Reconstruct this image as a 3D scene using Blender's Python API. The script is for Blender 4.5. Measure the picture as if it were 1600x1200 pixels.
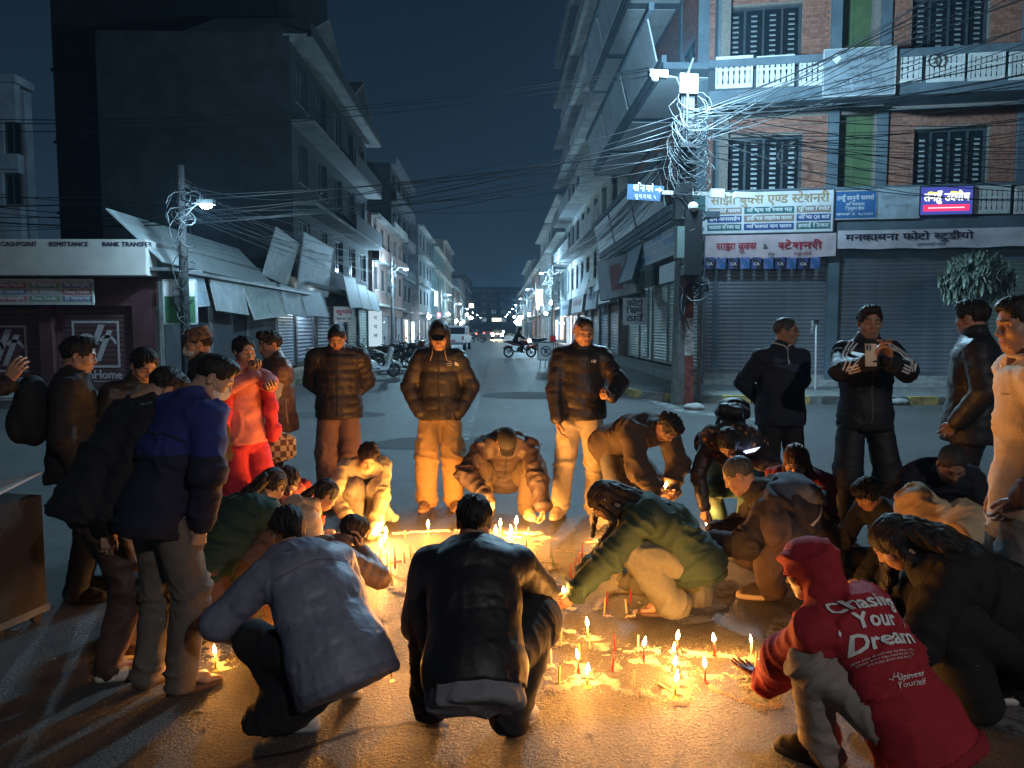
# Candle vigil at a night-time street crossing - everything is built in code, no external files.
import bpy, bmesh, math, random
import numpy as np
from mathutils import Vector, Matrix, Euler
from mathutils.bvhtree import BVHTree
SC = bpy.context.scene
COL = SC.collection
R = math.radians
for _o in list(bpy.data.objects):
    bpy.data.objects.remove(_o)

# ------------------------------------------------------------------ camera, world, exposure
CAMZ, FPX = 1.65, 1156.0
YAW, PITCH = R(-1.239), R(-4.353)
cam_d = bpy.data.cameras.new('camera')
cam = bpy.data.objects.new('camera', cam_d)
COL.objects.link(cam)
cam.location = (0, 0, CAMZ)
cam.rotation_euler = (R(90) + PITCH, 0, YAW)
cam_d.sensor_width = 36.0
cam_d.lens = 36.0 * FPX / 1600.0
cam_d.clip_start, cam_d.clip_end = 0.05, 3000
SC.camera = cam
CAMM = Matrix.Translation((0, 0, CAMZ)) @ Euler((R(90) + PITCH, 0, YAW)).to_matrix().to_4x4()

world = bpy.data.worlds.new('World')
SC.world = world
world.use_nodes = True
_n, _l = world.node_tree.nodes, world.node_tree.links
_n.clear()
_tc = _n.new('ShaderNodeTexCoord'); _sx = _n.new('ShaderNodeSeparateXYZ'); _cr = _n.new('ShaderNodeValToRGB')
_bg = _n.new('ShaderNodeBackground'); _wo = _n.new('ShaderNodeOutputWorld')
_l.new(_tc.outputs['Generated'], _sx.inputs[0]); _l.new(_sx.outputs['Z'], _cr.inputs[0])
_l.new(_cr.outputs[0], _bg.inputs[0]); _l.new(_bg.outputs[0], _wo.inputs[0])
_e = _cr.color_ramp.elements            # night sky over a town: paler towards the horizon all round
_e[0].position = 0.0; _e[0].color = (0.028, 0.056, 0.088, 1)
_e[1].position = 0.55; _e[1].color = (0.0032, 0.0085, 0.0175, 1)
_m = _e.new(0.22); _m.color = (0.0125, 0.029, 0.050, 1)
_bg.inputs[1].default_value = 0.42
SC.view_settings.view_transform = 'Standard'
SC.view_settings.look = 'None'
SC.view_settings.exposure = 1.0
SC.view_settings.gamma = 1.0
SC.view_settings.use_curve_mapping = False
SC.cycles.use_denoising = True
SC.cycles.max_bounces = 5
SC.cycles.diffuse_bounces = 2
SC.cycles.glossy_bounces = 2
SC.cycles.transparent_max_bounces = 12
SC.cycles.volume_bounces = 0
SC.cycles.sample_clamp_indirect = 3.0
SC.cycles.sample_clamp_direct = 0.0
HAZE_DENSITY = 0.0006
CANDLE_W = 5.0            # watts of each candle flame
LAMP_W = 620.0             # watts of a street lamp
LAMP_COL = (0.43, 0.76, 1.0)
CANDLE_COL = (1.0, 0.385, 0.07)

# ------------------------------------------------------------------ picture <-> place helpers
def ray(px, py):
    v = Vector(((px - 800) / FPX, (600 - py) / FPX, -1.0))
    return (CAMM.to_3x3() @ v).normalized()
def G(px, py, z=0.0):                      # the point of the ground seen at a pixel
    d = ray(px, py); t = (z - CAMZ) / d.z
    return Vector((0, 0, CAMZ)) + d * t
def AT(px, py, Y):                         # the point seen at a pixel, Y metres up the street
    d = ray(px, py); t = Y / d.y
    return Vector((0, 0, CAMZ)) + d * t
def ONPLANE(px, py, o, n):
    d = ray(px, py); c = Vector((0, 0, CAMZ))
    return c + d * ((Vector(o) - c).dot(n) / d.dot(n))

# ------------------------------------------------------------------ materials
MATS = {}
def mat(name, col, rough=0.7, metal=0.0, nscale=None, namt=0.25, bump=0.0, bscale=None, col2=None, stretch=None, emit=None, estr=0.0, spec=0.5, sheen=0.0, detail=4, coat=0.0, fold=0.0):
    if name in MATS: return MATS[name]
    m = bpy.data.materials.new(name); m.use_nodes = True
    n, l = m.node_tree.nodes, m.node_tree.links
    b = n['Principled BSDF']
    b.inputs['Base Color'].default_value = (*col, 1); b.inputs['Roughness'].default_value = rough
    b.inputs['Metallic'].default_value = metal; b.inputs['Specular IOR Level'].default_value = spec
    if sheen: b.inputs['Sheen Weight'].default_value = sheen; b.inputs['Sheen Roughness'].default_value = 0.6
    if coat: b.inputs['Coat Weight'].default_value = coat
    if emit is not None:
        b.inputs['Emission Color'].default_value = (*emit, 1); b.inputs['Emission Strength'].default_value = estr
        m.cycles.emission_sampling = 'NONE'
    if nscale or bump:
        tc = n.new('ShaderNodeTexCoord'); src = tc.outputs['Object']
        if stretch:
            mp = n.new('ShaderNodeMapping'); mp.inputs['Scale'].default_value = stretch
            l.new(src, mp.inputs[0]); src = mp.outputs[0]
    if nscale:
        t = n.new('ShaderNodeTexNoise'); t.inputs['Scale'].default_value = nscale; t.inputs['Detail'].default_value = detail; t.inputs['Roughness'].default_value = 0.62
        l.new(src, t.inputs['Vector'])
        r = n.new('ShaderNodeValToRGB'); l.new(t.outputs[0], r.inputs[0])
        c2 = col2 if col2 else tuple(max(0, c * (1 - namt)) for c in col)
        c1 = col if col2 else tuple(min(1, c * (1 + namt)) for c in col)
        r.color_ramp.elements[0].position = 0.34; r.color_ramp.elements[0].color = (*c2, 1)
        r.color_ramp.elements[1].position = 0.66; r.color_ramp.elements[1].color = (*c1, 1)
        l.new(r.outputs[0], b.inputs['Base Color'])
    if bump:
        t2 = n.new('ShaderNodeTexNoise'); t2.inputs['Scale'].default_value = bscale or 60; t2.inputs['Detail'].default_value = 3
        l.new(src, t2.inputs['Vector'])
        bp = n.new('ShaderNodeBump'); bp.inputs['Strength'].default_value = bump; bp.inputs['Distance'].default_value = 0.01
        l.new(t2.outputs[0], bp.inputs['Height']); l.new(bp.outputs[0], b.inputs['Normal'])
        if fold:                         # creases of cloth finer than the mesh
            t3 = n.new('ShaderNodeTexNoise'); t3.noise_type = 'RIDGED_MULTIFRACTAL'; t3.inputs['Scale'].default_value = 5.5; t3.inputs['Detail'].default_value = 3; t3.inputs['Distortion'].default_value = .6; l.new(tc.outputs['Object'], t3.inputs['Vector']); b3 = n.new('ShaderNodeBump'); b3.inputs['Strength'].default_value = fold; b3.inputs['Distance'].default_value = .02; l.new(t3.outputs[0], b3.inputs['Height']); l.new(b3.outputs[0], bp.inputs['Normal'])
    MATS[name] = m
    return m
def glow(name, col, strength):
    if name in MATS: return MATS[name]
    m = bpy.data.materials.new(name); m.use_nodes = True
    n, l = m.node_tree.nodes, m.node_tree.links; n.clear()
    e = n.new('ShaderNodeEmission'); o = n.new('ShaderNodeOutputMaterial'); e.inputs[0].default_value = (*col, 1); e.inputs[1].default_value = strength
    l.new(e.outputs[0], o.inputs[0]); m.cycles.emission_sampling = 'NONE'
    MATS[name] = m
    return m

# ------------------------------------------------------------------ objects
def tag(o, label=None, cat=None, group=None, kind=None):
    if label: o['label'] = label
    if cat: o['category'] = cat
    if group: o['group'] = group
    if kind: o['kind'] = kind
    return o
def empty(name, loc=(0, 0, 0), rz=0.0, **k):
    o = bpy.data.objects.new(name, None); COL.objects.link(o); o.empty_display_size = 0.1
    o.location = loc; o.rotation_euler = (0, 0, rz)
    return tag(o, **k)
def link(name, me, parent=None, M=None, **k):
    o = bpy.data.objects.new(name, me); COL.objects.link(o)
    if parent is not None: o.parent = parent
    if M is not None: o.matrix_local = M
    return tag(o, **k)
class MB:                                  # collects simple shapes, then becomes ONE mesh object
    def __init__(s): s.v = []; s.f = []; s.mi = []; s.cur = 0
    def add(s, vs, fs):
        n = len(s.v); s.v += [tuple(v) for v in vs]
        for f in fs: s.f.append(tuple(i + n for i in f)); s.mi.append(s.cur)
        return s
    def box(s, x0, x1, y0, y1, z0, z1, M=None):
        vs = [Vector(p) for p in ((x0, y0, z0), (x1, y0, z0), (x1, y1, z0), (x0, y1, z0), (x0, y0, z1), (x1, y0, z1), (x1, y1, z1), (x0, y1, z1))]
        if M is not None: vs = [M @ v for v in vs]
        return s.add(vs, [(0, 3, 2, 1), (4, 5, 6, 7), (0, 1, 5, 4), (1, 2, 6, 5), (2, 3, 7, 6), (3, 0, 4, 7)])
    def tube(s, pts, r, n=6, cap=True, r2=None):
        pts = [Vector(p) for p in pts]; k = len(pts)
        rs = r if isinstance(r, (list, tuple)) else [r] * k
        if r2 is not None: rs = [r + (r2 - r) * i / (k - 1) for i in range(k)]
        vs = []; up = None
        for i in range(k):
            t = (pts[min(i + 1, k - 1)] - pts[max(i - 1, 0)])
            t = t.normalized() if t.length > 1e-9 else Vector((0, 0, 1))
            if up is None:
                up = Vector((0, 0, 1)) if abs(t.z) < 0.9 else Vector((1, 0, 0))
            a = t.cross(up)
            if a.length < 1e-6: a = t.cross(Vector((0.3, 1, 0.2)))
            a.normalize(); b = a.cross(t); up = b
            for j in range(n):
                q = 2 * math.pi * j / n
                vs.append(pts[i] + (a * math.cos(q) + b * math.sin(q)) * rs[i])
        fs = [(i * n + j, i * n + (j + 1) % n, (i + 1) * n + (j + 1) % n, (i + 1) * n + j) for i in range(k - 1) for j in range(n)]
        if cap: fs += [tuple(range(n))[::-1], tuple((k - 1) * n + j for j in range(n))]
        return s.add(vs, fs)
    def lathe(s, prof, n=12, c=(0, 0, 0), M=None):      # prof: (r, z) pairs
        vs = []
        for r, z in prof:
            for j in range(n):
                q = 2 * math.pi * j / n; v = Vector((c[0] + r * math.cos(q), c[1] + r * math.sin(q), c[2] + z))
                vs.append(M @ v if M is not None else v)
        k = len(prof)
        fs = [(i * n + j, i * n + (j + 1) % n, (i + 1) * n + (j + 1) % n, (i + 1) * n + j) for i in range(k - 1) for j in range(n)]
        fs += [tuple(range(n))[::-1], tuple((k - 1) * n + j for j in range(n))]
        return s.add(vs, fs)
    def ball(s, c, r, n=8, m=6, sc=(1, 1, 1)):
        return s.lathe_m([(r * math.sin(math.pi * i / m), -r * math.cos(math.pi * i / m)) for i in range(m + 1)], n, c, sc)
    def lathe_m(s, prof, n, c, sc):
        vs = []
        for r, z in prof:
            for j in range(n):
                q = 2 * math.pi * j / n; vs.append((c[0] + r * math.cos(q) * sc[0], c[1] + r * math.sin(q) * sc[1], c[2] + z * sc[2]))
        k = len(prof)
        return s.add(vs, [(i * n + j, i * n + (j + 1) % n, (i + 1) * n + (j + 1) % n, (i + 1) * n + j) for i in range(k - 1) for j in range(n)])
    def prism(s, poly, y0, y1, M=None):                  # polygon in x,z swept along y
        n = len(poly); vs = [Vector((p[0], y0, p[1])) for p in poly] + [Vector((p[0], y1, p[1])) for p in poly]
        if M is not None: vs = [M @ v for v in vs]
        fs = [tuple(range(n)), tuple(range(2 * n - 1, n - 1, -1))] + [((i + 1) % n, i, n + i, n + (i + 1) % n) for i in range(n)]
        return s.add(vs, fs)
    def mesh(s, name, mats, smooth=False):
        me = bpy.data.meshes.new(name); me.from_pydata(s.v, [], s.f)
        for m in (mats if isinstance(mats, (list, tuple)) else [mats]): me.materials.append(m)
        if any(s.mi): me.polygons.foreach_set('material_index', s.mi)
        if smooth: me.polygons.foreach_set('use_smooth', [True] * len(me.polygons))
        me.update()
        return me
    def build(s, name, mats, parent=None, smooth=False, M=None, **k):
        return link(name, s.mesh(name, mats, smooth), parent, M, **k)
def np_mesh(name, V, F, mats, smooth=True, mi=None):
    me = bpy.data.meshes.new(name)
    V = np.ascontiguousarray(V, dtype=np.float32); F = np.ascontiguousarray(F, dtype=np.int32)
    k = F.shape[1]
    me.vertices.add(len(V)); me.vertices.foreach_set('co', V.ravel())
    me.loops.add(F.size); me.loops.foreach_set('vertex_index', F.ravel())
    me.polygons.add(len(F)); me.polygons.foreach_set('loop_start', np.arange(0, F.size, k, dtype=np.int32))
    if smooth: me.polygons.foreach_set('use_smooth', np.ones(len(F), dtype=bool))
    for m in (mats if isinstance(mats, (list, tuple)) else [mats]): me.materials.append(m)
    if mi is not None: me.polygons.foreach_set('material_index', np.ascontiguousarray(mi, dtype=np.int32))
    me.update(); me.validate()
    return me
def copy_tree(o, parent=None):
    c = o.copy(); COL.objects.link(c)
    if parent is not None: c.parent = parent
    for ch in list(o.children): copy_tree(ch, c)
    return c
def point_light(name, loc, watts, col, radius, parent=None):
    ld = bpy.data.lights.new(name, 'POINT'); ld.energy = watts; ld.color = col; ld.shadow_soft_size = radius
    o = bpy.data.objects.new(name, ld); COL.objects.link(o); o.location = loc
    if parent is not None: o.parent = parent
    return o

# ------------------------------------------------------------------ numpy noise
def _hash(ix, iy, iz, seed):
    h = (ix.astype(np.int64) * 374761393 + iy.astype(np.int64) * 668265263 + iz.astype(np.int64) * 2147483647 + seed * 1274126177) & 0xffffffff
    h = ((h ^ (h >> 13)) * 1274126177) & 0xffffffff
    h = (h ^ (h >> 16)) & 0xffff
    return h.astype(np.float32) / 65535.0
def vnoise(P, seed=0):                     # value noise in 0..1 at points (n,3)
    I = np.floor(P).astype(np.int64); f = (P - I).astype(np.float32); f = f * f * (3 - 2 * f)
    o = np.zeros(len(P), np.float32)
    for dx in (0, 1):
        wx = f[:, 0] if dx else 1 - f[:, 0]
        for dy in (0, 1):
            wy = f[:, 1] if dy else 1 - f[:, 1]
            for dz in (0, 1):
                wz = f[:, 2] if dz else 1 - f[:, 2]
                o += wx * wy * wz * _hash(I[:, 0] + dx, I[:, 1] + dy, I[:, 2] + dz, seed)
    return o

# ------------------------------------------------------------------ implicit surfaces (smooth unions, meshed by surface nets)
class Field:
    def __init__(s, h): s.h = h; s.pr = []
    def cap(s, a, b, ra, rb=None, k=0.03, op='u', side=None, sv=1.0):     # tapered capsule; side + sv: flattened across (sv = depth / width)
        a, b = np.array(a, float), np.array(b, float); rb = ra if rb is None else rb
        s.pr.append(('c', a, b, ra, rb, k, op, None if side is None else np.array(side, float), sv)); return s
    def ell(s, c, r, k=0.03, op='u', Rm=None):
        s.pr.append(('e', np.array(c, float), np.array(r, float), None if Rm is None else np.array(Rm, float), None, k, op, None, 1)); return s
    def plane(s, p, n, k=0.0):                                             # keep the side the normal points away from
        n = np.array(n, float); n = n / np.linalg.norm(n)
        s.pr.append(('p', np.array(p, float), n, None, None, k, 'x', None, 1)); return s
    def mesh(s):
        h = s.h; lo = np.full(3, 1e9); hi = np.full(3, -1e9); bb = []
        for p in s.pr:
            if p[0] == 'c':
                m = max(p[3], p[4]); l_, h_ = np.minimum(p[1], p[2]) - m, np.maximum(p[1], p[2]) + m
            elif p[0] == 'e':
                m = p[2].max() if p[3] is not None else p[2]; l_, h_ = p[1] - m, p[1] + m
            else: l_, h_ = None, None
            bb.append((l_, h_))
            if l_ is not None and p[6] == 'u': lo = np.minimum(lo, l_); hi = np.maximum(hi, h_)
        pad = 3 * h; lo -= pad; hi += pad
        N = np.ceil((hi - lo) / h).astype(int) + 1
        F = np.full(N, 1.0, np.float32)
        ax = [lo[i] + h * np.arange(N[i]) for i in range(3)]
        for p, (l_, h_) in zip(s.pr, bb):
            if l_ is None: i0, i1 = np.zeros(3, int), N
            else:
                mg = max(p[5], 0) + 2.5 * h
                i0 = np.maximum(0, np.floor((l_ - mg - lo) / h).astype(int)); i1 = np.minimum(N, np.ceil((h_ + mg - lo) / h).astype(int) + 1)
                if np.any(i1 <= i0): continue
            X = ax[0][i0[0]:i1[0], None, None]; Y = ax[1][None, i0[1]:i1[1], None]; Z = ax[2][None, None, i0[2]:i1[2]]
            if p[0] == 'c':
                a, b, ra, rb, side, sv = p[1], p[2], p[3], p[4], p[7], p[8]
                w = b - a; L = np.linalg.norm(w) + 1e-9; w = w / L
                dx, dy, dz = X - a[0], Y - a[1], Z - a[2]
                al = dx * w[0] + dy * w[1] + dz * w[2]
                t = np.clip(al / L, 0, 1)
                if side is None:
                    ex, ey, ez = dx - t * L * w[0], dy - t * L * w[1], dz - t * L * w[2]
                    d = np.sqrt(ex * ex + ey * ey + ez * ez) - (ra + (rb - ra) * t)
                else:
                    u = side - w * side.dot(w); u /= np.linalg.norm(u); v = np.cross(w, u)
                    qu = dx * u[0] + dy * u[1] + dz * u[2]; qv = (dx * v[0] + dy * v[1] + dz * v[2]) / sv; qw = (al - t * L) / min(1, max(sv, .5))
                    d = (np.sqrt(qu * qu + qv * qv + qw * qw) - (ra + (rb - ra) * t)) * (0.5 + 0.5 * min(sv, 1))
            elif p[0] == 'e':
                dx, dy, dz = X - p[1][0], Y - p[1][1], Z - p[1][2]
                if p[3] is not None:
                    M = p[3]; dx, dy, dz = (M[0, 0] * dx + M[1, 0] * dy + M[2, 0] * dz, M[0, 1] * dx + M[1, 1] * dy + M[2, 1] * dz, M[0, 2] * dx + M[1, 2] * dy + M[2, 2] * dz)
                r = p[2]
                k0 = np.sqrt((dx / r[0]) ** 2 + (dy / r[1]) ** 2 + (dz / r[2]) ** 2); k1 = np.sqrt((dx / r[0] ** 2) ** 2 + (dy / r[1] ** 2) ** 2 + (dz / r[2] ** 2) ** 2) + 1e-9
                d = k0 * (k0 - 1) / k1
            else:
                d = (X - p[1][0]) * p[2][0] + (Y - p[1][1]) * p[2][1] + (Z - p[1][2]) * p[2][2]
            S = F[i0[0]:i1[0], i0[1]:i1[1], i0[2]:i1[2]]; k = p[5]
            if p[6] == 'u':
                if k > 0:
                    hh = np.maximum(k - np.abs(S - d), 0) / k; S[...] = np.minimum(S, d) - hh * hh * k * 0.25
                else: S[...] = np.minimum(S, d)
            else:
                d = -d if p[6] == 's' else d
                if k > 0:
                    hh = np.maximum(k - np.abs(S - d), 0) / k; S[...] = np.maximum(S, d) + hh * hh * k * 0.25
                else: S[...] = np.maximum(S, d)
        return surface_nets(F, lo, h)
_CO = np.array([(0, 0, 0), (1, 0, 0), (0, 1, 0), (1, 1, 0), (0, 0, 1), (1, 0, 1), (0, 1, 1), (1, 1, 1)])
_ED = [(0, 1), (2, 3), (4, 5), (6, 7), (0, 2), (1, 3), (4, 6), (5, 7), (0, 4), (1, 5), (2, 6), (3, 7)]
def surface_nets(F, lo, h):
    ins = F < 0
    c = np.zeros(np.array(F.shape) - 1, np.int8)
    for o in _CO: c += ins[o[0]:F.shape[0] - 1 + o[0], o[1]:F.shape[1] - 1 + o[1], o[2]:F.shape[2] - 1 + o[2]]
    act = np.argwhere((c > 0) & (c < 8))
    if not len(act): return np.zeros((0, 3)), np.zeros((0, 4), int)
    idx = np.full(c.shape, -1, np.int32); idx[act[:, 0], act[:, 1], act[:, 2]] = np.arange(len(act))
    val = np.stack([F[act[:, 0] + o[0], act[:, 1] + o[1], act[:, 2] + o[2]] for o in _CO], 1)
    acc = np.zeros((len(act), 3)); cnt = np.zeros(len(act))
    for i, j in _ED:
        a, b = val[:, i], val[:, j]; m = (a < 0) != (b < 0)
        t = np.where(m, a / np.where(m, a - b, 1), 0)
        acc += m[:, None] * (_CO[i] + t[:, None] * (_CO[j] - _CO[i])); cnt += m
    V = lo + h * (act + acc / cnt[:, None])
    Q = []
    for ax in range(3):
        b1, b2 = [(1, 2), (2, 0), (0, 1)][ax]
        sl = [slice(None)] * 3; sl2 = [slice(None)] * 3; sl[ax] = slice(0, -1); sl2[ax] = slice(1, None)
        A, B = ins[tuple(sl)], ins[tuple(sl2)]
        e = np.argwhere(A != B)
        e = e[(e[:, b1] > 0) & (e[:, b2] > 0) & (e[:, b1] < c.shape[b1]) & (e[:, b2] < c.shape[b2])]
        if not len(e): continue
        o1 = np.zeros(3, int); o1[b1] = 1; o2 = np.zeros(3, int); o2[b2] = 1
        g = lambda q: idx[q[:, 0], q[:, 1], q[:, 2]]
        q = np.stack([g(e - o1 - o2), g(e - o2), g(e), g(e - o1)], 1)
        fl = ~A[e[:, 0], e[:, 1], e[:, 2]]
        q[fl] = q[fl][:, ::-1]
        Q.append(q)
    Q = np.concatenate(Q); Q = Q[(Q >= 0).all(1)]
    return V, Q
def vnormals(V, F):
    n = np.cross(V[F[:, 2]] - V[F[:, 0]], V[F[:, 3]] - V[F[:, 1]])
    N = np.zeros_like(V)
    for i in range(4): np.add.at(N, F[:, i], n)
    return N / (np.linalg.norm(N, axis=1)[:, None] + 1e-12)
def relax(V, F, it=1, lam=0.5):
    for _ in range(it):
        S = np.zeros_like(V); C = np.zeros(len(V))
        for i in range(4):
            np.add.at(S, F[:, i], V[F[:, (i + 1) % 4]] + V[F[:, (i - 1) % 4]]); np.add.at(C, F[:, i], 2)
        V = V + lam * (S / np.maximum(C, 1)[:, None] - V)
    return V

# ------------------------------------------------------------------ lettering (glyph outlines from the built-in font)
_cu = bpy.data.curves.new('glyph', 'FONT'); _cu.resolution_u = 2
_go = bpy.data.objects.new('glyph', _cu); COL.objects.link(_go)
_GL = {}
def glyph(ch):
    if ch in _GL: return _GL[ch]
    def get(t):
        _cu.body = t; bpy.context.view_layer.update()
        me = bpy.data.meshes.new_from_object(_go.evaluated_get(bpy.context.evaluated_depsgraph_get()))
        v = [(a.co.x, a.co.y) for a in me.vertices]; f = [tuple(p.vertices) for p in me.polygons]; bpy.data.meshes.remove(me)
        return v, f
    v, f = get(ch); vi, _ = get('I'); v2, _ = get(ch + 'I')
    adv = max([p[0] for p in v2]) - max([p[0] for p in vi])
    if ch == ' ': adv = .3
    _GL[ch] = (v, f, adv); return _GL[ch]
STEM = set('सणनवतजचबमलशषपयखगथधभघझञ')
CONS = set(chr(c) for c in range(0x915, 0x93a))
def clip_x(v, f, x0):
    ov, of = [], []
    for q in f:
        pl = [v[i] for i in q]; o = []
        for a, b in zip(pl, pl[1:] + pl[:1]):
            if a[0] <= x0: o.append(a)
            if (a[0] <= x0) != (b[0] <= x0):
                t = (x0 - a[0]) / (b[0] - a[0]); o.append((x0, a[1] + t * (b[1] - a[1])))
        if len(o) > 2: of.append(tuple(range(len(ov), len(ov) + len(o)))); ov += o
    return ov, of
def text2d(t, size=1.0, align='L', slant=0.0, bold=0.0, xs=1.0):
    """letters of one line as 2-D polygons; handles the vowel sign that is written before its letter, half letters and subscript r"""
    cl = []; i = 0
    while i < len(t):
        c = t[i]
        if c in CONS:
            grp = [c]; i += 1
            while i + 1 < len(t) and t[i] == '्' and t[i + 1] in CONS: grp.append(t[i + 1]); i += 2
            if i < len(t) and t[i] == '्': grp.append('्'); i += 1
            mk = []
            while i < len(t) and 0x900 <= ord(t[i]) < 0x964 and t[i] not in CONS and t[i] != '्' and not 0x904 <= ord(t[i]) <= 0x914: mk.append(t[i]); i += 1
            cl.append((grp, mk))
        else: cl.append(([c], [])); i += 1
    V, F = [], []; x = 0.0
    def put(v, f, dx, sc=1.0, dy=0.0):
        n = len(V); V.extend([((a[0] * sc + dx), a[1] * sc + dy) for a in v]); F.extend([tuple(k + n for k in q) for q in f])
    for grp, mk in cl:
        if 'ि' in mk: v, f, a = glyph('ि'); put(v, f, x); x += a
        reph = rak = False
        if len(grp) > 1 and grp[0] == 'र' and grp[1] in CONS: reph = True; grp = grp[1:]
        if len(grp) > 1 and grp[-1] == 'र': rak = True; grp = grp[:-1]
        for k, g in enumerate(grp):
            v, f, a = glyph(g)
            if k < len(grp) - 1 and g in CONS and grp[k + 1] in CONS:
                w = a * (.60 if g in STEM else .78); v, f = clip_x(v, f, w); put(v, f, x); x += w
            elif g == '्': v, f, a = glyph('्'); put(v, f, x)
            else: put(v, f, x); x += a
        if rak: put([(-.42, -.02), (-.34, .10), (-.14, -.06), (-.20, -.13)], [(0, 1, 2, 3)], x)
        for m in mk:
            if m == 'ि': continue
            v, f, a = glyph(m); put(v, f, x); x += a
        if reph: put([(-.18, .62), (-.12, .62), (-.04, .78), (-.12, .88), (-.24, .84), (-.22, .78), (-.14, .80)], [(0, 1, 2, 3, 4, 5, 6)], x)
    x *= xs
    V = [(a[0] * xs + slant * a[1], a[1]) for a in V]
    if bold:                                  # heavier strokes: the outline is laid down again slightly shifted
        n = len(V); V = V + [(a[0] + bold, a[1]) for a in V] + [(a[0], a[1] + bold * .7) for a in V]; F = F + [tuple(k + n for k in q) for q in F] + [tuple(k + 2 * n for k in q) for q in F]
    off = {'L': 0, 'C': -x / 2, 'R': -x}[align]
    return [((a[0] + off) * size, a[1] * size) for a in V], F, x * size
def lettering(name, t, size, m, parent, x, z, y=-.004, align='C', width=None, M=None, bold=.02, slant=0.0, depth=True, **k):
    """printed letters standing just proud of a sign face that looks towards -y (x right, z up); width: fit to this length"""
    V, F, w = text2d(t, size, align, slant, bold)
    fx = 1.0 if width is None else width / max(w, 1e-6)
    nb = len(F) if not bold else len(F) // 3
    vs = [(x + a[0] * fx, y, z + a[1]) for a in V]
    if bold:
        n3 = len(V) // 3
        vs = [(p[0], p[1] - .0012 * (i // n3), p[2]) for i, p in enumerate(vs)]
    return MB().add(vs, F).build(name, m, parent, False, M, **k)

# ================================================================== the place: ground
def ground_mat():
    m = bpy.data.materials.new('asphalt'); m.use_nodes = True; n, l = m.node_tree.nodes, m.node_tree.links; b = n['Principled BSDF']
    tc = n.new('ShaderNodeTexCoord')
    def noise(s, d=4, r=.6):
        t = n.new('ShaderNodeTexNoise'); t.inputs['Scale'].default_value = s; t.inputs['Detail'].default_value = d; t.inputs['Roughness'].default_value = r; l.new(tc.outputs['Object'], t.inputs['Vector']); return t
    a, f, g = noise(.45, 5), noise(85, 3, .8), noise(6, 4)
    r1 = n.new('ShaderNodeValToRGB'); l.new(a.outputs[0], r1.inputs[0]); r1.color_ramp.elements[0].position = .3; r1.color_ramp.elements[0].color = (.062, .062, .062, 1); r1.color_ramp.elements[1].position = .7; r1.color_ramp.elements[1].color = (.105, .104, .102, 1)
    r2 = n.new('ShaderNodeValToRGB'); l.new(f.outputs[0], r2.inputs[0]); r2.color_ramp.elements[0].position = .35; r2.color_ramp.elements[0].color = (.28, .28, .28, 1); r2.color_ramp.elements[1].position = .68; r2.color_ramp.elements[1].color = (1.9, 1.86, 1.78, 1)
    r3 = n.new('ShaderNodeValToRGB'); l.new(g.outputs[0], r3.inputs[0]); r3.color_ramp.elements[0].position = .35; r3.color_ramp.elements[0].color = (.78, .78, .78, 1); r3.color_ramp.elements[1].position = .65; r3.color_ramp.elements[1].color = (1.15, 1.15, 1.15, 1)
    def mul(x, y):
        q = n.new('ShaderNodeMix'); q.data_type = 'RGBA'; q.blend_type = 'MULTIPLY'; q.inputs[0].default_value = 1; l.new(x, q.inputs[6]); l.new(y, q.inputs[7]); return q.outputs[2]
    l.new(mul(mul(r1.outputs[0], r2.outputs[0]), r3.outputs[0]), b.inputs['Base Color'])
    b.inputs['Roughness'].default_value = .52; b.inputs['Specular IOR Level'].default_value = .5
    h = n.new('ShaderNodeTexNoise'); h.inputs['Scale'].default_value = 55; h.inputs['Detail'].default_value = 4; h.inputs['Roughness'].default_value = .75; l.new(tc.outputs['Object'], h.inputs['Vector'])
    bp = n.new('ShaderNodeBump'); bp.inputs['Strength'].default_value = 1.0; bp.inputs['Distance'].default_value = .035; l.new(h.outputs[0], bp.inputs['Height']); l.new(bp.outputs[0], b.inputs['Normal'])
    MATS['asphalt'] = m; return m
ASPHALT = ground_mat()
mb = MB(); N = 24
for i in range(N):
    for j in range(N):
        pass
mb.add([(-600, -300, 0), (600, -300, 0), (600, 1200, 0), (-600, 1200, 0)], [(0, 1, 2, 3)])
mb.build('road', ASPHALT, kind='structure')
CONC = mat('concrete', (.27, .265, .25), .85, nscale=5, namt=.3, bump=.5, bscale=60)
CONC_D = mat('concrete_dark', (.15, .148, .14), .88, nscale=4, namt=.35, bump=.5, bscale=60)
def paint_mat(name, col, wear):
    m = mat(name, col, .75); n, l = m.node_tree.nodes, m.node_tree.links; b = n['Principled BSDF']
    tc = n.new('ShaderNodeTexCoord'); t = n.new('ShaderNodeTexNoise'); t.inputs['Scale'].default_value = 5; t.inputs['Detail'].default_value = 9; t.inputs['Roughness'].default_value = .75; l.new(tc.outputs['Object'], t.inputs['Vector'])
    r = n.new('ShaderNodeValToRGB'); l.new(t.outputs[0], r.inputs[0]); r.color_ramp.elements[0].position = wear - .07; r.color_ramp.elements[0].color = (0, 0, 0, 1); r.color_ramp.elements[1].position = wear + .07; r.color_ramp.elements[1].color = (1, 1, 1, 1)
    tr = n.new('ShaderNodeBsdfTransparent'); mx = n.new('ShaderNodeMixShader'); l.new(r.outputs[0], mx.inputs[0]); l.new(tr.outputs[0], mx.inputs[1]); l.new(b.outputs[0], mx.inputs[2]); l.new(mx.outputs[0], n['Material Output'].inputs[0])
    return m
PAINT = paint_mat('worn_road_paint', (.26, .26, .25), .52); PAINT2 = paint_mat('worn_zebra_paint', (.19, .19, .19), .47)
def sheet(name, pts, m, z=.004, **k):
    mb = MB().add([(p[0], p[1], z) for p in pts], [tuple(range(len(pts)))]); return mb.build(name, m, None, kind='structure', **k)
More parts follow.
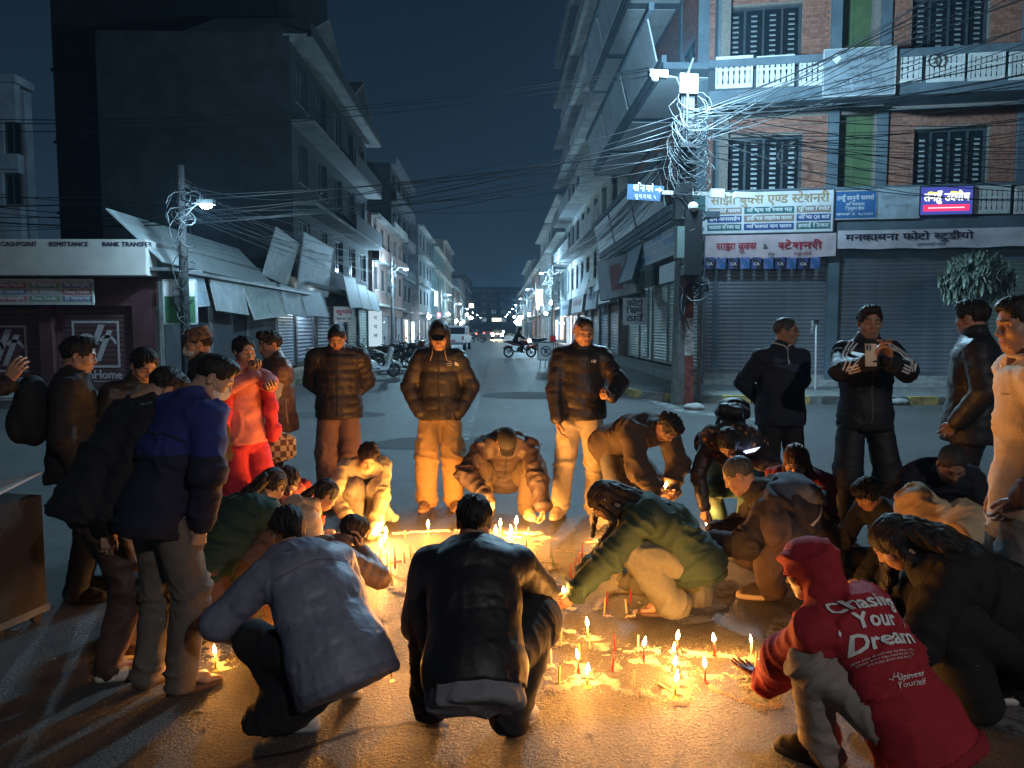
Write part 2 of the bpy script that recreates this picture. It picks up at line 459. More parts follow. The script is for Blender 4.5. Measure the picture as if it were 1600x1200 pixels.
a, b = G(759, 581), G(735, 662)
dx = (a.x - b.x) / (a.y - b.y)
sheet('lane_line', [(b.x - .05 - dx * 2, b.y - 2), (b.x + .05 - dx * 2, b.y - 2), (b.x + .05 + dx * 30, b.y + 30), (b.x - .05 + dx * 30, b.y + 30)], PAINT)
for q in (((1085, 908), (1120, 903), (1152, 908), (1140, 945), (1112, 972), (1070, 978), (1040, 968), (1060, 940)), ((1228, 930), (1265, 924), (1300, 932), (1296, 965), (1285, 998), (1240, 1003), (1196, 994), (1212, 960)), ((1490, 1075), (1560, 1062), (1640, 1045), (1655, 1090), (1640, 1140), (1580, 1160), (1530, 1120))):
    sheet('zebra_stripe', [G(*p) for p in q], PAINT2)
sheet('edge_line', [G(940, 600), G(985, 612), G(1075, 641), G(1190, 655), G(1190, 659), G(1065, 645), G(978, 615), G(934, 602)], PAINT)

# pavements with kerb stones
KERB_Y = mat('kerb_yellow', (.36, .27, .09), .85, nscale=7, namt=.5, bump=.4, bscale=50); KERB_G = mat('kerb_grey', (.14, .138, .13), .88, nscale=6, namt=.4, bump=.5, bscale=50)
def pavement(name, poly, kerb, h=.16):
    n = len(poly); vs = [(x, y, 0) for x, y in poly] + [(x, y, h) for x, y in poly]
    o = MB().add(vs, [tuple(range(n, 2 * n))] + [(i, (i + 1) % n, n + (i + 1) % n, n + i) for i in range(n)]).build(name, CONC_D, kind='structure')
    c = 0
    for (x0, y0), (x1, y1) in zip(kerb[:-1], kerb[1:]):
        L = math.hypot(x1 - x0, y1 - y0); k = int(L / .62); an = math.atan2(y1 - y0, x1 - x0)
        for i in range(min(k, 60)):
            t = (i + .5) * .62 / L; x, y = x0 + (x1 - x0) * t, y0 + (y1 - y0) * t
            key = 'kerb%d' % (c % 2)
            if key not in _KB: _KB[key] = MB().box(-.298, .298, -.09, .09, -.01, h + .012).mesh('kerb_stone', KERB_Y if c % 2 else KERB_G)
            link('kerb_stone', _KB[key], o, Matrix.Translation((x, y, random.uniform(-.006, .004))) @ Matrix.Rotation(an + random.uniform(-.012, .012), 4, 'Z')); c += 1
    return o
_KB = {}
random.seed(5)
pavement('pavement_right', [(3.2, 160), (3.2, 18.6), (3.5, 17.2), (4.4, 16.3), (7, 15.9), (40, 13.5), (40, 30), (5.6, 22), (5.6, 160)], [(3.12, 62), (3.12, 18.6), (3.42, 17.1), (4.35, 16.2), (7, 15.82), (20, 14.8)])
pavement('pavement_left', [(-30, 15.2), (-7.2, 15.4), (-6.2, 16.2), (-5.9, 17.5), (-5.9, 160), (-7.5, 160), (-7.5, 17), (-30, 17)], [(-14, 15.28), (-7.2, 15.32), (-6.15, 16.15), (-5.82, 17.5), (-5.82, 46)])
MB().box(4.95, 5.62, 20.2, 70, 0, .40).build('shop_plinth', CONC, kind='structure')

# ================================================================== building parts
GLASS = mat('dark_glass', (.012, .016, .020), .12, spec=.6)
GLASS_B = mat('bluish_glass', (.05, .075, .095), .15, spec=.6)
FRAME_D = mat('dark_timber', (.045, .055, .065), .6, nscale=9, namt=.3, bump=.2)
FRAME_W = mat('pale_frame', (.42, .44, .44), .6, nscale=9, namt=.2)
PAINT_BG = mat('bluegrey_render', (.105, .140, .165), .8, nscale=1.6, namt=.22, bump=.25, bscale=40)
MORTAR = mat('mortar', (.22, .19, .165), .9, nscale=20, namt=.25, bump=.4)
BRICK = mat('brick_a', (.33, .140, .092), .85, nscale=11, namt=.3, bump=.5, bscale=70); BRICK2 = mat('brick_b', (.26, .105, .072), .88, nscale=11, namt=.3, bump=.5, bscale=70)
GREEN = mat('green_wall', (.075, .12, .05), .8, nscale=2, namt=.2)
SHUT = mat('shutter_steel', (.165, .17, .19), .50, .35, nscale=1.3, namt=.25, bump=.1, bscale=30)
SHUT_M = mat('shutter_maroon', (.085, .036, .038), .55, .1, nscale=1.5, namt=.3); SHUT_B = mat('shutter_blue', (.10, .13, .19), .5, .3, nscale=1.5, namt=.3); SHUT_G = mat('shutter_green', (.21, .25, .22), .5, .3, nscale=1.5, namt=.3)
WHITE = mat('white_paint', (.62, .62, .60), .7, nscale=3, namt=.15)
SIGNW = mat('sign_white', (.60, .61, .62), .55, nscale=2.5, namt=.12)
def slat_mesh(w, h, m):
    key = ('slat', round(w, 3), round(h, 3), m.name)
    if key not in _KB:
        n = 5; pr = [(-.012 * math.sin(math.pi * i / n) ** .8, h * .94 * i / n) for i in range(n + 1)]
        vs = [(-w / 2, y, z) for y, z in pr] + [(w / 2, y, z) for y, z in pr] + [(-w / 2, .02, 0), (w / 2, .02, 0), (-w / 2, .02, h), (w / 2, .02, h)]
        k = n + 1; fs = [(i, k + i, k + i + 1, i + 1) for i in range(n)] + [(2 * k, 2 * k + 1, k, 0), (n, k + n, 2 * k + 3, 2 * k + 2)]
        _KB[key] = MB().add(vs, fs).mesh('slat', m, False)
    return _KB[key]
def roller_shutter(parent, u0, u1, z0, z1, y, m, h=.105, single=True, M=None):
    """curtain of curved slats in guide rails; single: every slat an object"""
    w = u1 - u0; mb = MB().box(u0 - .05, u0, y - .03, y + .05, z0, z1).box(u1, u1 + .05, y - .03, y + .05, z0, z1).box(u0 - .05, u1 + .05, y - .02, y + .06, z1, z1 + .05).box(u0, u1, y - .025, y + .02, z0, z0 + .07)
    o = mb.build('roller_shutter', m, parent, M=M); k = max(1, int((z1 - z0 - .07) / h)); hh = (z1 - z0 - .07) / k
    if single:
        me = slat_mesh(w, hh, m)
        for i in range(k): link('slat', me, o, Matrix.Translation(((u0 + u1) / 2, y, z0 + .07 + i * hh)))
    else:
        c = MB()
        for i in range(k):
            z = z0 + .07 + i * hh; c.add([(u0, y, z), (u1, y, z), (u1, y - .012, z + hh * .4), (u0, y - .012, z + hh * .4), (u1, y, z + hh * .94), (u0, y, z + hh * .94), (u1, y + .012, z + hh), (u0, y + .012, z + hh)], [(0, 1, 2, 3), (3, 2, 4, 5), (5, 4, 6, 7)])
        c.build('slat', m, o, kind='stuff')
    return o
def holed(mb, u0, u1, z0, z1, y0, y1, holes):
    us = sorted({u0, u1, *[min(max(h[i], u0), u1) for h in holes for i in (0, 1)]}); zs = sorted({z0, z1, *[min(max(h[i], z0), z1) for h in holes for i in (2, 3)]})
    for a, b in zip(us[:-1], us[1:]):
        run = None
        for c, d in zip(zs[:-1], zs[1:]):
            cu, cz = (a + b) / 2, (c + d) / 2
            solid = not any(h[0] < cu < h[1] and h[2] < cz < h[3] for h in holes)
            if solid: run = (run[0], d) if run else (c, d)
            if (not solid or d == zs[-1]) and run: mb.box(a, b, y0, y1, *run); run = None
    return mb
def window(parent, u0, u1, z0, z1, y, frame, pane, cols=2, rows=1, lou=False, sill=None, detail=2, M=None, lit=None):
    t = .06 if u1 - u0 > .8 else .045; mb = MB()
    mb.box(u0, u0 + t, y, y + .08, z0, z1).box(u1 - t, u1, y, y + .08, z0, z1).box(u0 + t, u1 - t, y, y + .08, z1 - t, z1).box(u0 + t, u1 - t, y, y + .08, z0, z0 + t)
    for i in range(1, cols): u = u0 + (u1 - u0) * i / cols; mb.box(u - t * .45, u + t * .45, y + .004, y + .076, z0 + t, z1 - t)
    for i in range(1, rows): z = z0 + (z1 - z0) * i / rows; mb.box(u0 + t, u1 - t, y + .008, y + .072, z - t * .4, z + t * .4)
    o = mb.build('window', frame, parent, M=M)
    MB().box(u0 + t * .6, u1 - t * .6, y + .045, y + .055, z0 + t * .6, z1 - t * .6).build('pane', lit or pane, o)
    if lou:
        for i in range(cols):
            a, b = u0 + (u1 - u0) * i / cols + t, u0 + (u1 - u0) * (i + 1) / cols - t; l = MB(); k = int((z1 - z0 - 2 * t) / .13)
            a2, b2 = a + (b - a) * .28, b - (b - a) * .28
            for j in range(k): z = z0 + t + .04 + j * .13; l.add([(a2, y - .012, z), (b2, y - .012, z), (b2, y + .04, z + .05), (a2, y + .04, z + .05), (a2, y - .012, z - .015), (b2, y - .012, z - .015)], [(0, 1, 2, 3), (4, 5, 1, 0)])
            l.build('louvre', FRAME_W, o)
    if sill: MB().box(u0 - .06, u1 + .06, y - .12, y + .02, z0 - .07, z0 - .003).build('sill', sill, o)
    return o
def baluster_panel(parent, u0, u1, z0, z1, y, m, n=6):
    t = .05; mb = MB().box(u0, u1, y - .05, y + .05, z1 - t * 1.1, z1).box(u0, u1, y - .05, y + .05, z0, z0 + t).box(u0, u0 + t, y - .045, y + .045, z0 + t, z1 - t * 1.1).box(u1 - t, u1, y - .045, y + .045, z0 + t, z1 - t * 1.1)
    zm = z0 + (z1 - z0) * .60; mb.box(u0 + t, u1 - t, y - .03, y + .03, zm - .02, zm + .02)
    o = mb.build('railing_panel', m, parent); H = z1 - z0 - 2.1 * t; w = (u1 - u0 - 2 * t) / n
    key = ('bal', round(w, 2), round(H, 2))
    if key not in _KB:
        pr = [(.58, 0), (.58, .07), (.36, .13), (.50, .34), (.34, .52), (.54, .60), (.34, .66), (.50, .80), (.36, .90), (.58, .95), (.58, 1)]
        b = MB(); vs = []; k = len(pr)
        for sgn in (-1, 1):
            for r, z in pr: vs.append((sgn * r * w * .86, -.025, z * H))
        for sgn in (-1, 1):
            for r, z in pr: vs.append((sgn * r * w * .86, .025, z * H))
        fs = [(i, k + i, k + i + 1, i + 1) for i in range(k - 1)] + [(2 * k + i, i, i + 1, 2 * k + i + 1) for i in range(k - 1)] + [(k + i, 3 * k + i, 3 * k + i + 1, k + i + 1) for i in range(k - 1)]
        _KB[key] = b.add(vs, fs).mesh('baluster', m)
    for i in range(n): link('baluster', _KB[key], o, Matrix.Translation((u0 + t + w * (i + .5), y, z0 + t)))
    return o
class Fac:                                 # a facade plane: local x along it, local y into the building
    def __init__(s, root): s.root = root; bpy.context.view_layer.update(); s.M = Matrix.Translation(root.location) @ Euler(root.rotation_euler).to_matrix().to_4x4(); s.I = s.M.inverted(); s.n = s.M.to_3x3() @ Vector((0, 1, 0))
    def L(s, px, py, y=0.0):
        o = s.M @ Vector((0, y, 0)); return s.I @ ONPLANE(px, py, o, s.n)
    def rect(s, x0, y0, x1, y1, y=0.0):
        ym, xm = (y0 + y1) / 2, (x0 + x1) / 2
        return s.L(x0, ym, y).x, s.L(x1, ym, y).x, s.L(xm, y1, y).z, s.L(xm, y0, y).z
def sign(label, parent_root_M, u0, u1, z0, z1, y, m, th=.05, frame=None, cat='shop sign', tilt=0.0, yaw=0.0, name='shop_sign', group=None, lean=0.0):
    """a sign board standing off a facade: a thing of its own (Empty > board, frame, lettering)"""
    M = parent_root_M @ Matrix.Translation(((u0 + u1) / 2, y, (z0 + z1) / 2)) @ Matrix.Rotation(yaw, 4, 'Z') @ Matrix.Rotation(lean, 4, 'X') @ Matrix.Rotation(tilt, 4, 'Y')
    r = empty(name, label=label, cat=cat, group=group); r.matrix_world = M; w, h = (u1 - u0) / 2, (z1 - z0) / 2
    MB().box(-w, w, 0, th, -h, h).build('board', m, r)
    if frame: MB().box(-w - .02, w + .02, -.012, th + .01, h, h + .03).box(-w - .02, w + .02, -.012, th + .01, -h - .03, -h).box(-w - .03, -w, -.012, th + .01, -h, h).box(w, w + .03, -.012, th + .01, -h, h).build('frame', frame, r)
    r['w'] = w; r['h'] = h
    return r
def patch(r, name, x0, x1, z0, z1, m, y=-.003): return MB().add([(x0, y, z0), (x1, y, z0), (x1, y, z1), (x0, y, z1)], [(0, 1, 2, 3)]).build(name, m, r)
def ink(n, c): return mat('ink_' + n, c, .6)
INK_D = ink('dark', (.02, .022, .05)); INK_W = ink('white', (.75, .75, .75)); INK_O = ink('ochre', (.36, .22, .10)); INK_R = ink('red', (.40, .02, .04)); INK_N = ink('navy', (.03, .05, .20)); INK_T = ink('teal', (.03, .12, .12)); INK_B = ink('brown', (.28, .19, .15)); INK_K = ink('black', (.015, .015, .02)); INK_BL = ink('blue', (.03, .12, .30)); INK_GR = ink('green', (.05, .22, .08)); INK_GY = ink('grey', (.28, .30, .33))

# ================================================================== brick corner building (right)
RB = empty('corner_building', (5.6, 20.0, 0), R(-11), label='three storey brick corner building with grey pillars and baluster balconies', cat='building')
fb = Fac(RB); MW = fb.M
UY = .55                                   # upper walls stand back behind the balcony fronts
def r_(x0, y0, x1, y1, y=0.0): return fb.rect(x0, y0, x1, y1, y)
holes = []; wins = []
for k, (x0, y0, x1, y1, c) in enumerate(((1135, 213, 1253, 300, 4), (1427, 200, 1543, 296, 4), (1135, 8, 1253, 92, 4), (1425, -8, 1545, 76, 4))):
    w = r_(x0, y0, x1, y1, UY); holes.append(w); wins.append((w, c))
gr1, gr2 = r_(1306, 178, 1366, 300, UY), r_(1306, -60, 1366, 84, UY); holes += [gr1, gr2]
ur = r_(1700, 300, 1760, 340)[0]
zsl1, zt1 = r_(1200, 345, 1210, 360)[2], r_(1200, 296, 1210, 300)[3]
MB().box(.02, ur, 1.2, 11, .0, 13.5).build('inner_wall', PAINT_BG, RB)
wall = holed(MB(), 0, ur, zsl1, 13.4, UY, UY + .28, holes).build('wall', MORTAR, RB)
for (w, c) in wins: window(wall, w[0] + .01, w[1] - .01, w[2] + .01, w[3] - .01, UY + .10, FRAME_D, GLASS, cols=c, lou=True)
for g in (gr1, gr2):
    MB().box(g[0], g[1], UY + .30, UY + .36, g[2], g[3]).box(g[0] + (g[1] - g[0]) * .55, g[1], UY + .2, UY + .29, g[2], g[3] - .02).build('green_recess', GREEN, RB)
cols_ = [r_(a, 300, b, 320, UY)[:2] for a, b in ((1086, 1103), (1290, 1306), (1366, 1382), (1583, 1601))]
mbp = None
for (a, b) in cols_: MB().box(a, b, UY - .10, UY + .02, zsl1, 13.3).build('pillar', PAINT_BG, RB)
# bricks, laid course by course on the wall between pillars and openings
bl, bh, jt = .225, .066, .012
bz0 = []
zb = [(r_(1200, 200, 1210, 345, UY)[2], r_(1150, 183, 1260, 190, UY)[3]), (r_(1150, 76, 1260, 92, UY)[2] - .1, 13.2)]
key_b = [MB().box(-bl / 2, bl / 2, -.014, .02, 0, bh).mesh('brick', m) for m in (BRICK, BRICK2)]
bricks = []
random.seed(11)
for (z0, z1) in zb:
    for (a, b) in ((cols_[0][1], cols_[1][0]), (cols_[2][1], cols_[3][0])):
        nrow = int((z1 - z0) / (bh + jt))
        for i in range(nrow):
            z = z0 + i * (bh + jt); seg = [(a + .004, b - .004)]
            for h in holes:
                if h[2] - .01 < z + bh and h[3] + .01 > z: seg = [q_ for s0, s1 in seg for q_ in ((s0, min(s1, h[0] - .006)), (max(s0, h[1] + .006), s1)) if q_[1] - q_[0] > .05]
            for s0, s1 in seg:
                u = a - (0 if i % 2 else (bl + jt) / 2)
                while u < s1:
                    x0, x1 = max(u, s0), min(u + bl, s1)
                    if x1 - x0 > .035: bricks.append(((x0 + x1) / 2, z, (x1 - x0) / bl))
                    u += bl + jt
zlo = zb[0][0] + .35
bricks.sort(key=lambda q: (not (zlo < q[1] < zb[0][1]), abs(q[0] - 2.3)))
rest = MB()
for i, (c, z, hf) in enumerate(bricks):
    dy = random.uniform(-.006, .004); k = random.random() < .4
    if i < 300: link('brick', key_b[k], wall, Matrix.Translation((c, UY + dy, z)) @ Matrix.Diagonal((hf, 1, 1, 1)))
    else: rest.cur = int(k); w = bl / 2 * hf; rest.box(c - w, c + w, UY - .014 + dy, UY + .02, z, z + bh)
rest.build('brickwork', [BRICK, BRICK2], wall, kind='stuff')
# balcony slabs, fronts, awning strips
def band(name, x0, y0, x1, y1, ya, yb, m=PAINT_BG):
    q = r_(x0, y0, x1, y1, ya); return MB().box(0 if x0 < 1101 else q[0], ur, ya, yb, q[2], q[3]).build(name, m, RB)
band('balcony_slab', 1100, 342, 1600, 361, -.10, UY + .25); band('balcony_front', 1100, 130, 1600, 152, -.42, UY)
band('balcony_cap', 1100, 80, 1600, 92, -.47, -.33, PAINT_BG)
q = r_(1100, 96, 1600, 132, -.42); MB().box(0, ur, -.33, -.26, q[2], q[3]).build('balcony_shade_sheet', mat('recess_shade', (.05, .06, .07), .9), RB)  # dark sheet behind the balusters, its colour stands in for shade in the gaps
q = r_(1100, 292, 1600, 345, -.10); MB().box(0, ur, .05, .10, q[2], q[3] - .05).build('parapet', PAINT_BG, RB); MB().box(0, ur, -.06, .12, q[3] - .05, q[3] + .02).build('parapet_cap', PAINT_BG, RB)
for x0, x1 in ((1118, 1176), (1182, 1241), (1249, 1290), (1398, 1440), (1448, 1507), (1513, 1570), (1577, 1634)): q = r_(x0, 88 - (x0 - 1118) * .018, x1, 138 - (x0 - 1118) * .030, -.42); baluster_panel(RB, q[0], q[1], q[2], q[3], -.40, WHITE, 6 if x1 - x0 > 50 else 4)
for x0, x1 in ((1522, 1578), (1586, 1644)): q = r_(x0, 290, x1, 334, -.10); baluster_panel(RB, q[0], q[1], q[2], q[3], -.08, WHITE, 6)
TIN = mat('tin_sheet', (.22, .23, .24), .5, .4, nscale=2.2, namt=.35, bump=.2, bscale=12)
for x0, x1 in ((1125, 1330), (1306, 1385), (1396, 1620)):
    q = r_(x0, 152, x1, 168, -.4); MB().add([(q[0] + .1, -.55, q[2]), (q[1] - .1, -.55, q[2]), (q[1] + .15, UY - .02, q[3] + .05), (q[0] - .1, UY - .02, q[3] + .05), (q[0] + .1, -.55, q[2] - .02), (q[1] - .1, -.55, q[2] - .02), (q[1] + .15, UY - .02, q[3] + .03), (q[0] - .1, UY - .02, q[3] + .03)], [(0, 1, 2, 3), (7, 6, 5, 4), (0, 4, 5, 1), (1, 5, 6, 2), (3, 7, 4, 0)]).build('tin_awning', TIN, RB)
# ground floor: pillars, shutters
zg = .40
for a, b in ((1080, 1101), (1291, 1308), (1511, 1532)): q = r_(a, 420, b, 560); MB().box(max(q[0], .0), q[1], -.05, .30, .0, zsl1).build('ground_pillar', PAINT_BG, RB)
MB().box(0, ur, -.75, .02, 0, zg - .12).build('step', CONC, RB); MB().box(0, ur, .02, 1.0, 0, zg).build('threshold', CONC, RB)
for a, b in ((1103, 1290), (1309, 1510), (1533, 1700)): q = r_(a, 408, b, 570, .12); roller_shutter(RB, q[0] + .02, q[1] - .02, zg, q[3], .14, SHUT if a < 1500 else SHUT_G); MB().box(q[0], q[1], .10, .30, q[3] + .05, zsl1).build('lintel', PAINT_BG, RB)
# street side of the corner building (looks towards the street)
RBS = Matrix.Translation((0, 0, 0)) @ Matrix.Rotation(R(11 - 90), 4, 'Z')   # local frame of the side: x runs towards the camera
def side_frame(Y1): return Matrix.Rotation(R(11), 4, 'Z') @ Matrix.Translation((0, Y1 - 20.0, 0)) @ Matrix.Rotation(R(-90), 4, 'Z')
SL = 13.0; MS = side_frame(20 + SL)
holes = [(1.0 + 3.9 * i, 2.6 + 3.9 * i, z, z + 1.7) for i in range(3) for z in (5.0, 8.6, 12.0)]
sw = holed(MB(), 0, SL - .02, 4.0, 13.4, .35, .6, holes).build('side_wall', MORTAR, RB, M=MS)
for h in holes: window(sw, h[0] + .01, h[1] - .01, h[2] + .01, h[3] - .01, .40, FRAME_D, GLASS, cols=2)
sb = MB()
for i in range(int(9.3 / (bh + jt))):
    z = 4.05 + i * (bh + jt); u = .1 if i % 2 else 0
    while u < SL - .3:
        if not any(h[0] - .02 < u + bl and h[1] + .02 > u and h[2] - .01 < z + bh and h[3] + .01 > z for h in holes): sb.cur = random.random() < .4; sb.box(u, u + bl, .337 + random.uniform(-.004, .004), .36, z, z + bh)
        u += bl + jt
sb.build('brickwork', [BRICK, BRICK2], sw, kind='stuff')
MB().box(0, SL - 1.9, .7, 4, 0, 13.4).build('side_core', PAINT_BG, RB, M=MS)
for u in (0, SL / 3 - .1, 2 * SL / 3 - .1, SL - .35): MB().box(u, u + .3, .28, .5, 0, 13.4).build('side_pillar', PAINT_BG, RB, M=MS)
APRON = mat('apron_sheet', (.48, .52, .54), .6, nscale=1.5, namt=.15)
for (z, pj) in ((4.55, .95), (8.35, 1.25), (11.9, 1.45)):
    MB().box(-.2, SL + .35, -pj, .30, z, z + .16).box(-.2, SL + .35, -pj - .05, -pj + .08, z + .16, z + .34).build('side_slab', PAINT_BG, RB, M=MS)
    for i in range(3):
        u0, u1 = SL / 3 * i + .12, SL / 3 * (i + 1) - .18
        MB().add([(u0, -pj - .08, z + .36), (u1, -pj - .08, z + .36), (u1, -pj - .34, z + 1.45), (u0, -pj - .34, z + 1.45), (u0, -pj - .04, z + .36), (u1, -pj - .04, z + .36), (u1, -pj - .30, z + 1.45), (u0, -pj - .30, z + 1.45)], [(0, 1, 2, 3), (7, 6, 5, 4), (3, 2, 6, 7), (0, 4, 5, 1), (1, 5, 6, 2), (0, 3, 7, 4)]).build('apron_panel', APRON, RB, M=MS)
        MB().add([(u0 + .1, -pj + .10, z - .004), (u1 - .1, -pj + .10, z - .004), (u1 - .1, .2, z - .004), (u0 + .1, .2, z - .004), (u0 + .1, -pj + .10, z - .03), (u1 - .1, -pj + .10, z - .03), (u1 - .1, .2, z - .03), (u0 + .1, .2, z - .03)], [(4, 7, 6, 5), (0, 1, 5, 4), (1, 2, 6, 5), (2, 3, 7, 6), (3, 0, 4, 7)]).build('soffit_panel', APRON, RB, M=MS)
    MB().box(-.2, SL + .35, -pj - .40, -pj - .26, z + 1.46, z + 1.66).build('apron_rail', PAINT_BG, RB, M=MS)
for i in range(5):
    u0 = .35 + i * 2.52; roller_shutter(RB, u0, u0 + 2.2, .42, 3.15, .30, SHUT_G, single=i > 2, M=MS); MB().box(u0 - .10, u0 + 2.3, .26, .42, 3.2, 4.4).build('side_lintel', CONC_D, RB, M=MS)

# ================================================================== signs of the corner building
def dev(r, name, t, size, m, x, z, w=None, bold=.03, align='C'): return lettering(name, t, size, m, r, x, z, -.006, align, w, bold=bold)
q = r_(1072, 300, 1301, 364, -.2)
s = sign('wide white stationery shop sign with ochre headline over nine service boxes', MW, q[0], q[1], q[2], q[3], -.24, SIGNW, .08, FRAME_D)
W_, H_ = s['w'], s['h']; uL = -W_ + (r_(1103, 320, 1110, 330, -.2)[0] - q[0])
dev(s, 'headline', 'साझा बुक्स एण्ड स्टेशनरी', .33, INK_O, (uL + W_) / 2, H_ * .42, (W_ - uL) * .93, .05)
cw = (W_ - uL) / 3; TX = (('पासपोर्ट फारम', 'राष्ट्रिय परिचय पत्र', 'पुलिस रिपोर्ट'), ('श्रम अनलाईन', 'ड्राईभिङ लाइसेन्स फारम', 'कोभिड QR कार्ड'), ('मतदाता परिचय पत्र', 'व्यक्तिगत पान फारम', 'हवाई टिकट'))
BX = ((INK_B, INK_T, INK_B), (INK_N, INK_B, INK_N), (INK_T, INK_N, INK_T)); xs = [(uL + .04, uL + cw * .86), (uL + cw * .92, uL + cw * 2.10), (uL + cw * 2.16, W_ - .05)]
for i in range(3):
    for j in range(3):
        a, b = xs[j]; z1 = H_ * .26 - i * H_ * .40; z0 = z1 - H_ * .33; patch(s, 'service_box', a, b, z0, z1, BX[i][j]); dev(s, 'service_text', TX[i][j], .125, INK_W, (a + b) / 2, z0 + H_ * .10, (b - a) * .90, .05)
patch(s, 'logo_patch', -W_ + .02, uL - .02, -H_ * .38, H_ * .98, INK_T); dev(s, 'logo_letter', 'a', .34, INK_W, uL - .13, -H_ * .30, None, .04); dev(s, 'phone_number', '०२०३३३', .16, INK_N, (-W_ + uL) / 2 - .0, -H_ * .85, (uL + W_) * .9)
PINK = mat('banner_pink', (.58, .44, .46), .7, nscale=3, namt=.12, bump=.35, bscale=5)
def banner(label, x0, y0, x1, y1, m, y=-.30, sag=.03):
    q = r_(x0, y0, x1, y1, y); n = 24; r = empty('banner', label=label, cat='banner'); r.matrix_world = MW @ Matrix.Translation(((q[0] + q[1]) / 2, y, (q[2] + q[3]) / 2)); w, h = (q[1] - q[0]) / 2, (q[3] - q[2]) / 2
    vs = []
    for i in range(n + 1):
        u = -w + 2 * w * i / n; dz = -sag * (1 - (u / w) ** 2) * .6; wob = .012 * math.sin(u * 7) + .01 * math.sin(u * 17 + 1)
        vs += [(u, wob - .0, h + dz * .4), (u, wob * 1.6, dz), (u, wob * .6 + .015, -h + dz + .012 * math.sin(u * 5))]
    mb = MB().add(vs, [(3 * i + k, 3 * i + 3 + k, 3 * i + 4 + k, 3 * i + 1 + k) for i in range(n) for k in (0, 1)]); mb.build('cloth', m, r, True)
    r['w'] = w; r['h'] = h; return r
b = banner('pinkish banner with red stationery lettering above the left shutter', 1102, 366, 1306, 402, PINK); w, h = b['w'], b['h']
lettering('red_lettering', 'साझा बुक्स', .26, INK_R, b, -w * .52, -h * .30, -.035, 'C', w * .62, bold=.05); lettering('red_lettering', '&', .20, INK_K, b, -w * .07, -h * .3, -.035); lettering('red_lettering', 'स्टेशनरी', .26, INK_R, b, w * .45, -h * .30, -.035, 'C', w * .66, bold=.05); lettering('small_lettering', 'चोक', .10, INK_K, b, w * .02, -h * .85, -.035); lettering('small_lettering', 'तनहुँ दमौली', .10, INK_R, b, w * .5, -h * .85, -.035)
b = banner('pale banner with dark photo studio lettering above the wide shutter', 1309, 357, 1640, 386, mat('banner_pale', (.60, .54, .58), .7, nscale=3, namt=.1, bump=.3, bscale=5)); w, h = b['w'], b['h']
lettering('studio_lettering', 'मनकामना फोटो स्टुडीयो', .24, INK_D, b, -w * .32, -h * .15, -.035, 'C', w * 1.22, bold=.05); lettering('small_lettering', 'शुक्लागण्डकी दमौली', .09, INK_K, b, -w * .1, -h * .80, -.035)
PK = [mat('packet_blue', (.03, .05, .22), .35, nscale=30, namt=.5), mat('packet_violet', (.12, .16, .42), .35, nscale=26, namt=.7)]
for i in range(10):
    x = 1101 + i * 18.4; q = r_(x, 402, x + 15, 420, -.3); r = empty('hanging_packet', label=['dark blue packet with white letters hanging in the row under the red lettered banner', 'violet blue packet without letters hanging in the row under the red lettered banner'][i % 2], cat='packet', group=['lettered packets in a row', 'plain packets in a row'][i % 2]); r.matrix_world = MW @ Matrix.Translation(((q[0] + q[1]) / 2, -.30 + .01 * (i % 3), q[3])) @ Matrix.Rotation(R(random.uniform(-5, 5)), 4, 'Y'); w = (q[1] - q[0]) / 2; h = q[3] - q[2]
    MB().box(-w, w, -.004, .004, -h, 0).build('packet', PK[i % 2], r); MB().add([(-w, -.006, -h * .15), (w * .2, -.006, -h), (w, -.006, -h), (w, -.006, -h * .5), (-w * .3, -.006, -h * .1)], [(0, 1, 2, 3, 4)]).build('print', [INK_K, INK_BL][i % 2], r)
    if i % 2 == 0: lettering('letters', 'CA', .11, INK_W, r, 0, -h * .7, -.009, bold=.05)
q = r_(1303, 299, 1369, 341, -.2); s = sign('blue law office sign with white writing beside the stationery sign', MW, q[0], q[1], q[2], q[3], -.2, INK_BL, .05, FRAME_W); W_, H_ = s['w'], s['h']
for k, (t, z, sz) in enumerate((('तनहुँ कानुनी परामर्श', .35, .16), ('अधिवक्ता', -.05, .10), ('त्रिभुवन श्रेष्ठ', -.38, .11), ('सम्पर्क नं. ९८५६०', -.78, .09))): dev(s, 'sign_text', t, sz, INK_W, 0, z * H_, min(W_ * 1.8, W_ * (1.75 if k in (0, 3) else .9)), .03)
q = r_(1371, 295, 1436, 340, -.2); s = sign('faded grey sign between the blue sign and the lit sign', MW, q[0], q[1], q[2], q[3], -.2, mat('faded_sign', (.36, .42, .47), .6, nscale=3, namt=.2), .05, FRAME_W); dev(s, 'sign_text', 'आलोक कम्प्युटर', .14, INK_GY, 0, s['h'] * .3, s['w'] * 1.7); dev(s, 'sign_text', 'इन्स्टिच्युट', .12, INK_GY, 0, -s['h'] * .3, s['w'] * 1.3)
q = r_(1438, 292, 1519, 335, -.2); s = sign('glowing newspaper sign with white letters and a red strip', MW, q[0], q[1], q[2], q[3], -.22, mat('sign_navy', (.02, .03, .10), .4, emit=(.12, .14, .75), estr=.28), .10, FRAME_D); W_, H_ = s['w'], s['h']
dev(s, 'lit_letters', 'तनहुँ उद्घोष', .28, glow('led_white', (.95, 1, .92), 1.1), 0, -.02 * H_, W_ * 1.75, .05); patch(s, 'red_strip', -W_ * .88, W_ * .88, -H_ * .75, -H_ * .30, glow('led_red', (1, .03, .10), .9), -.008); patch(s, 'red_strip_text', -W_ * .7, W_ * .7, -H_ * .56, -H_ * .48, glow('led_pink', (1, .5, .6), 1), -.011)
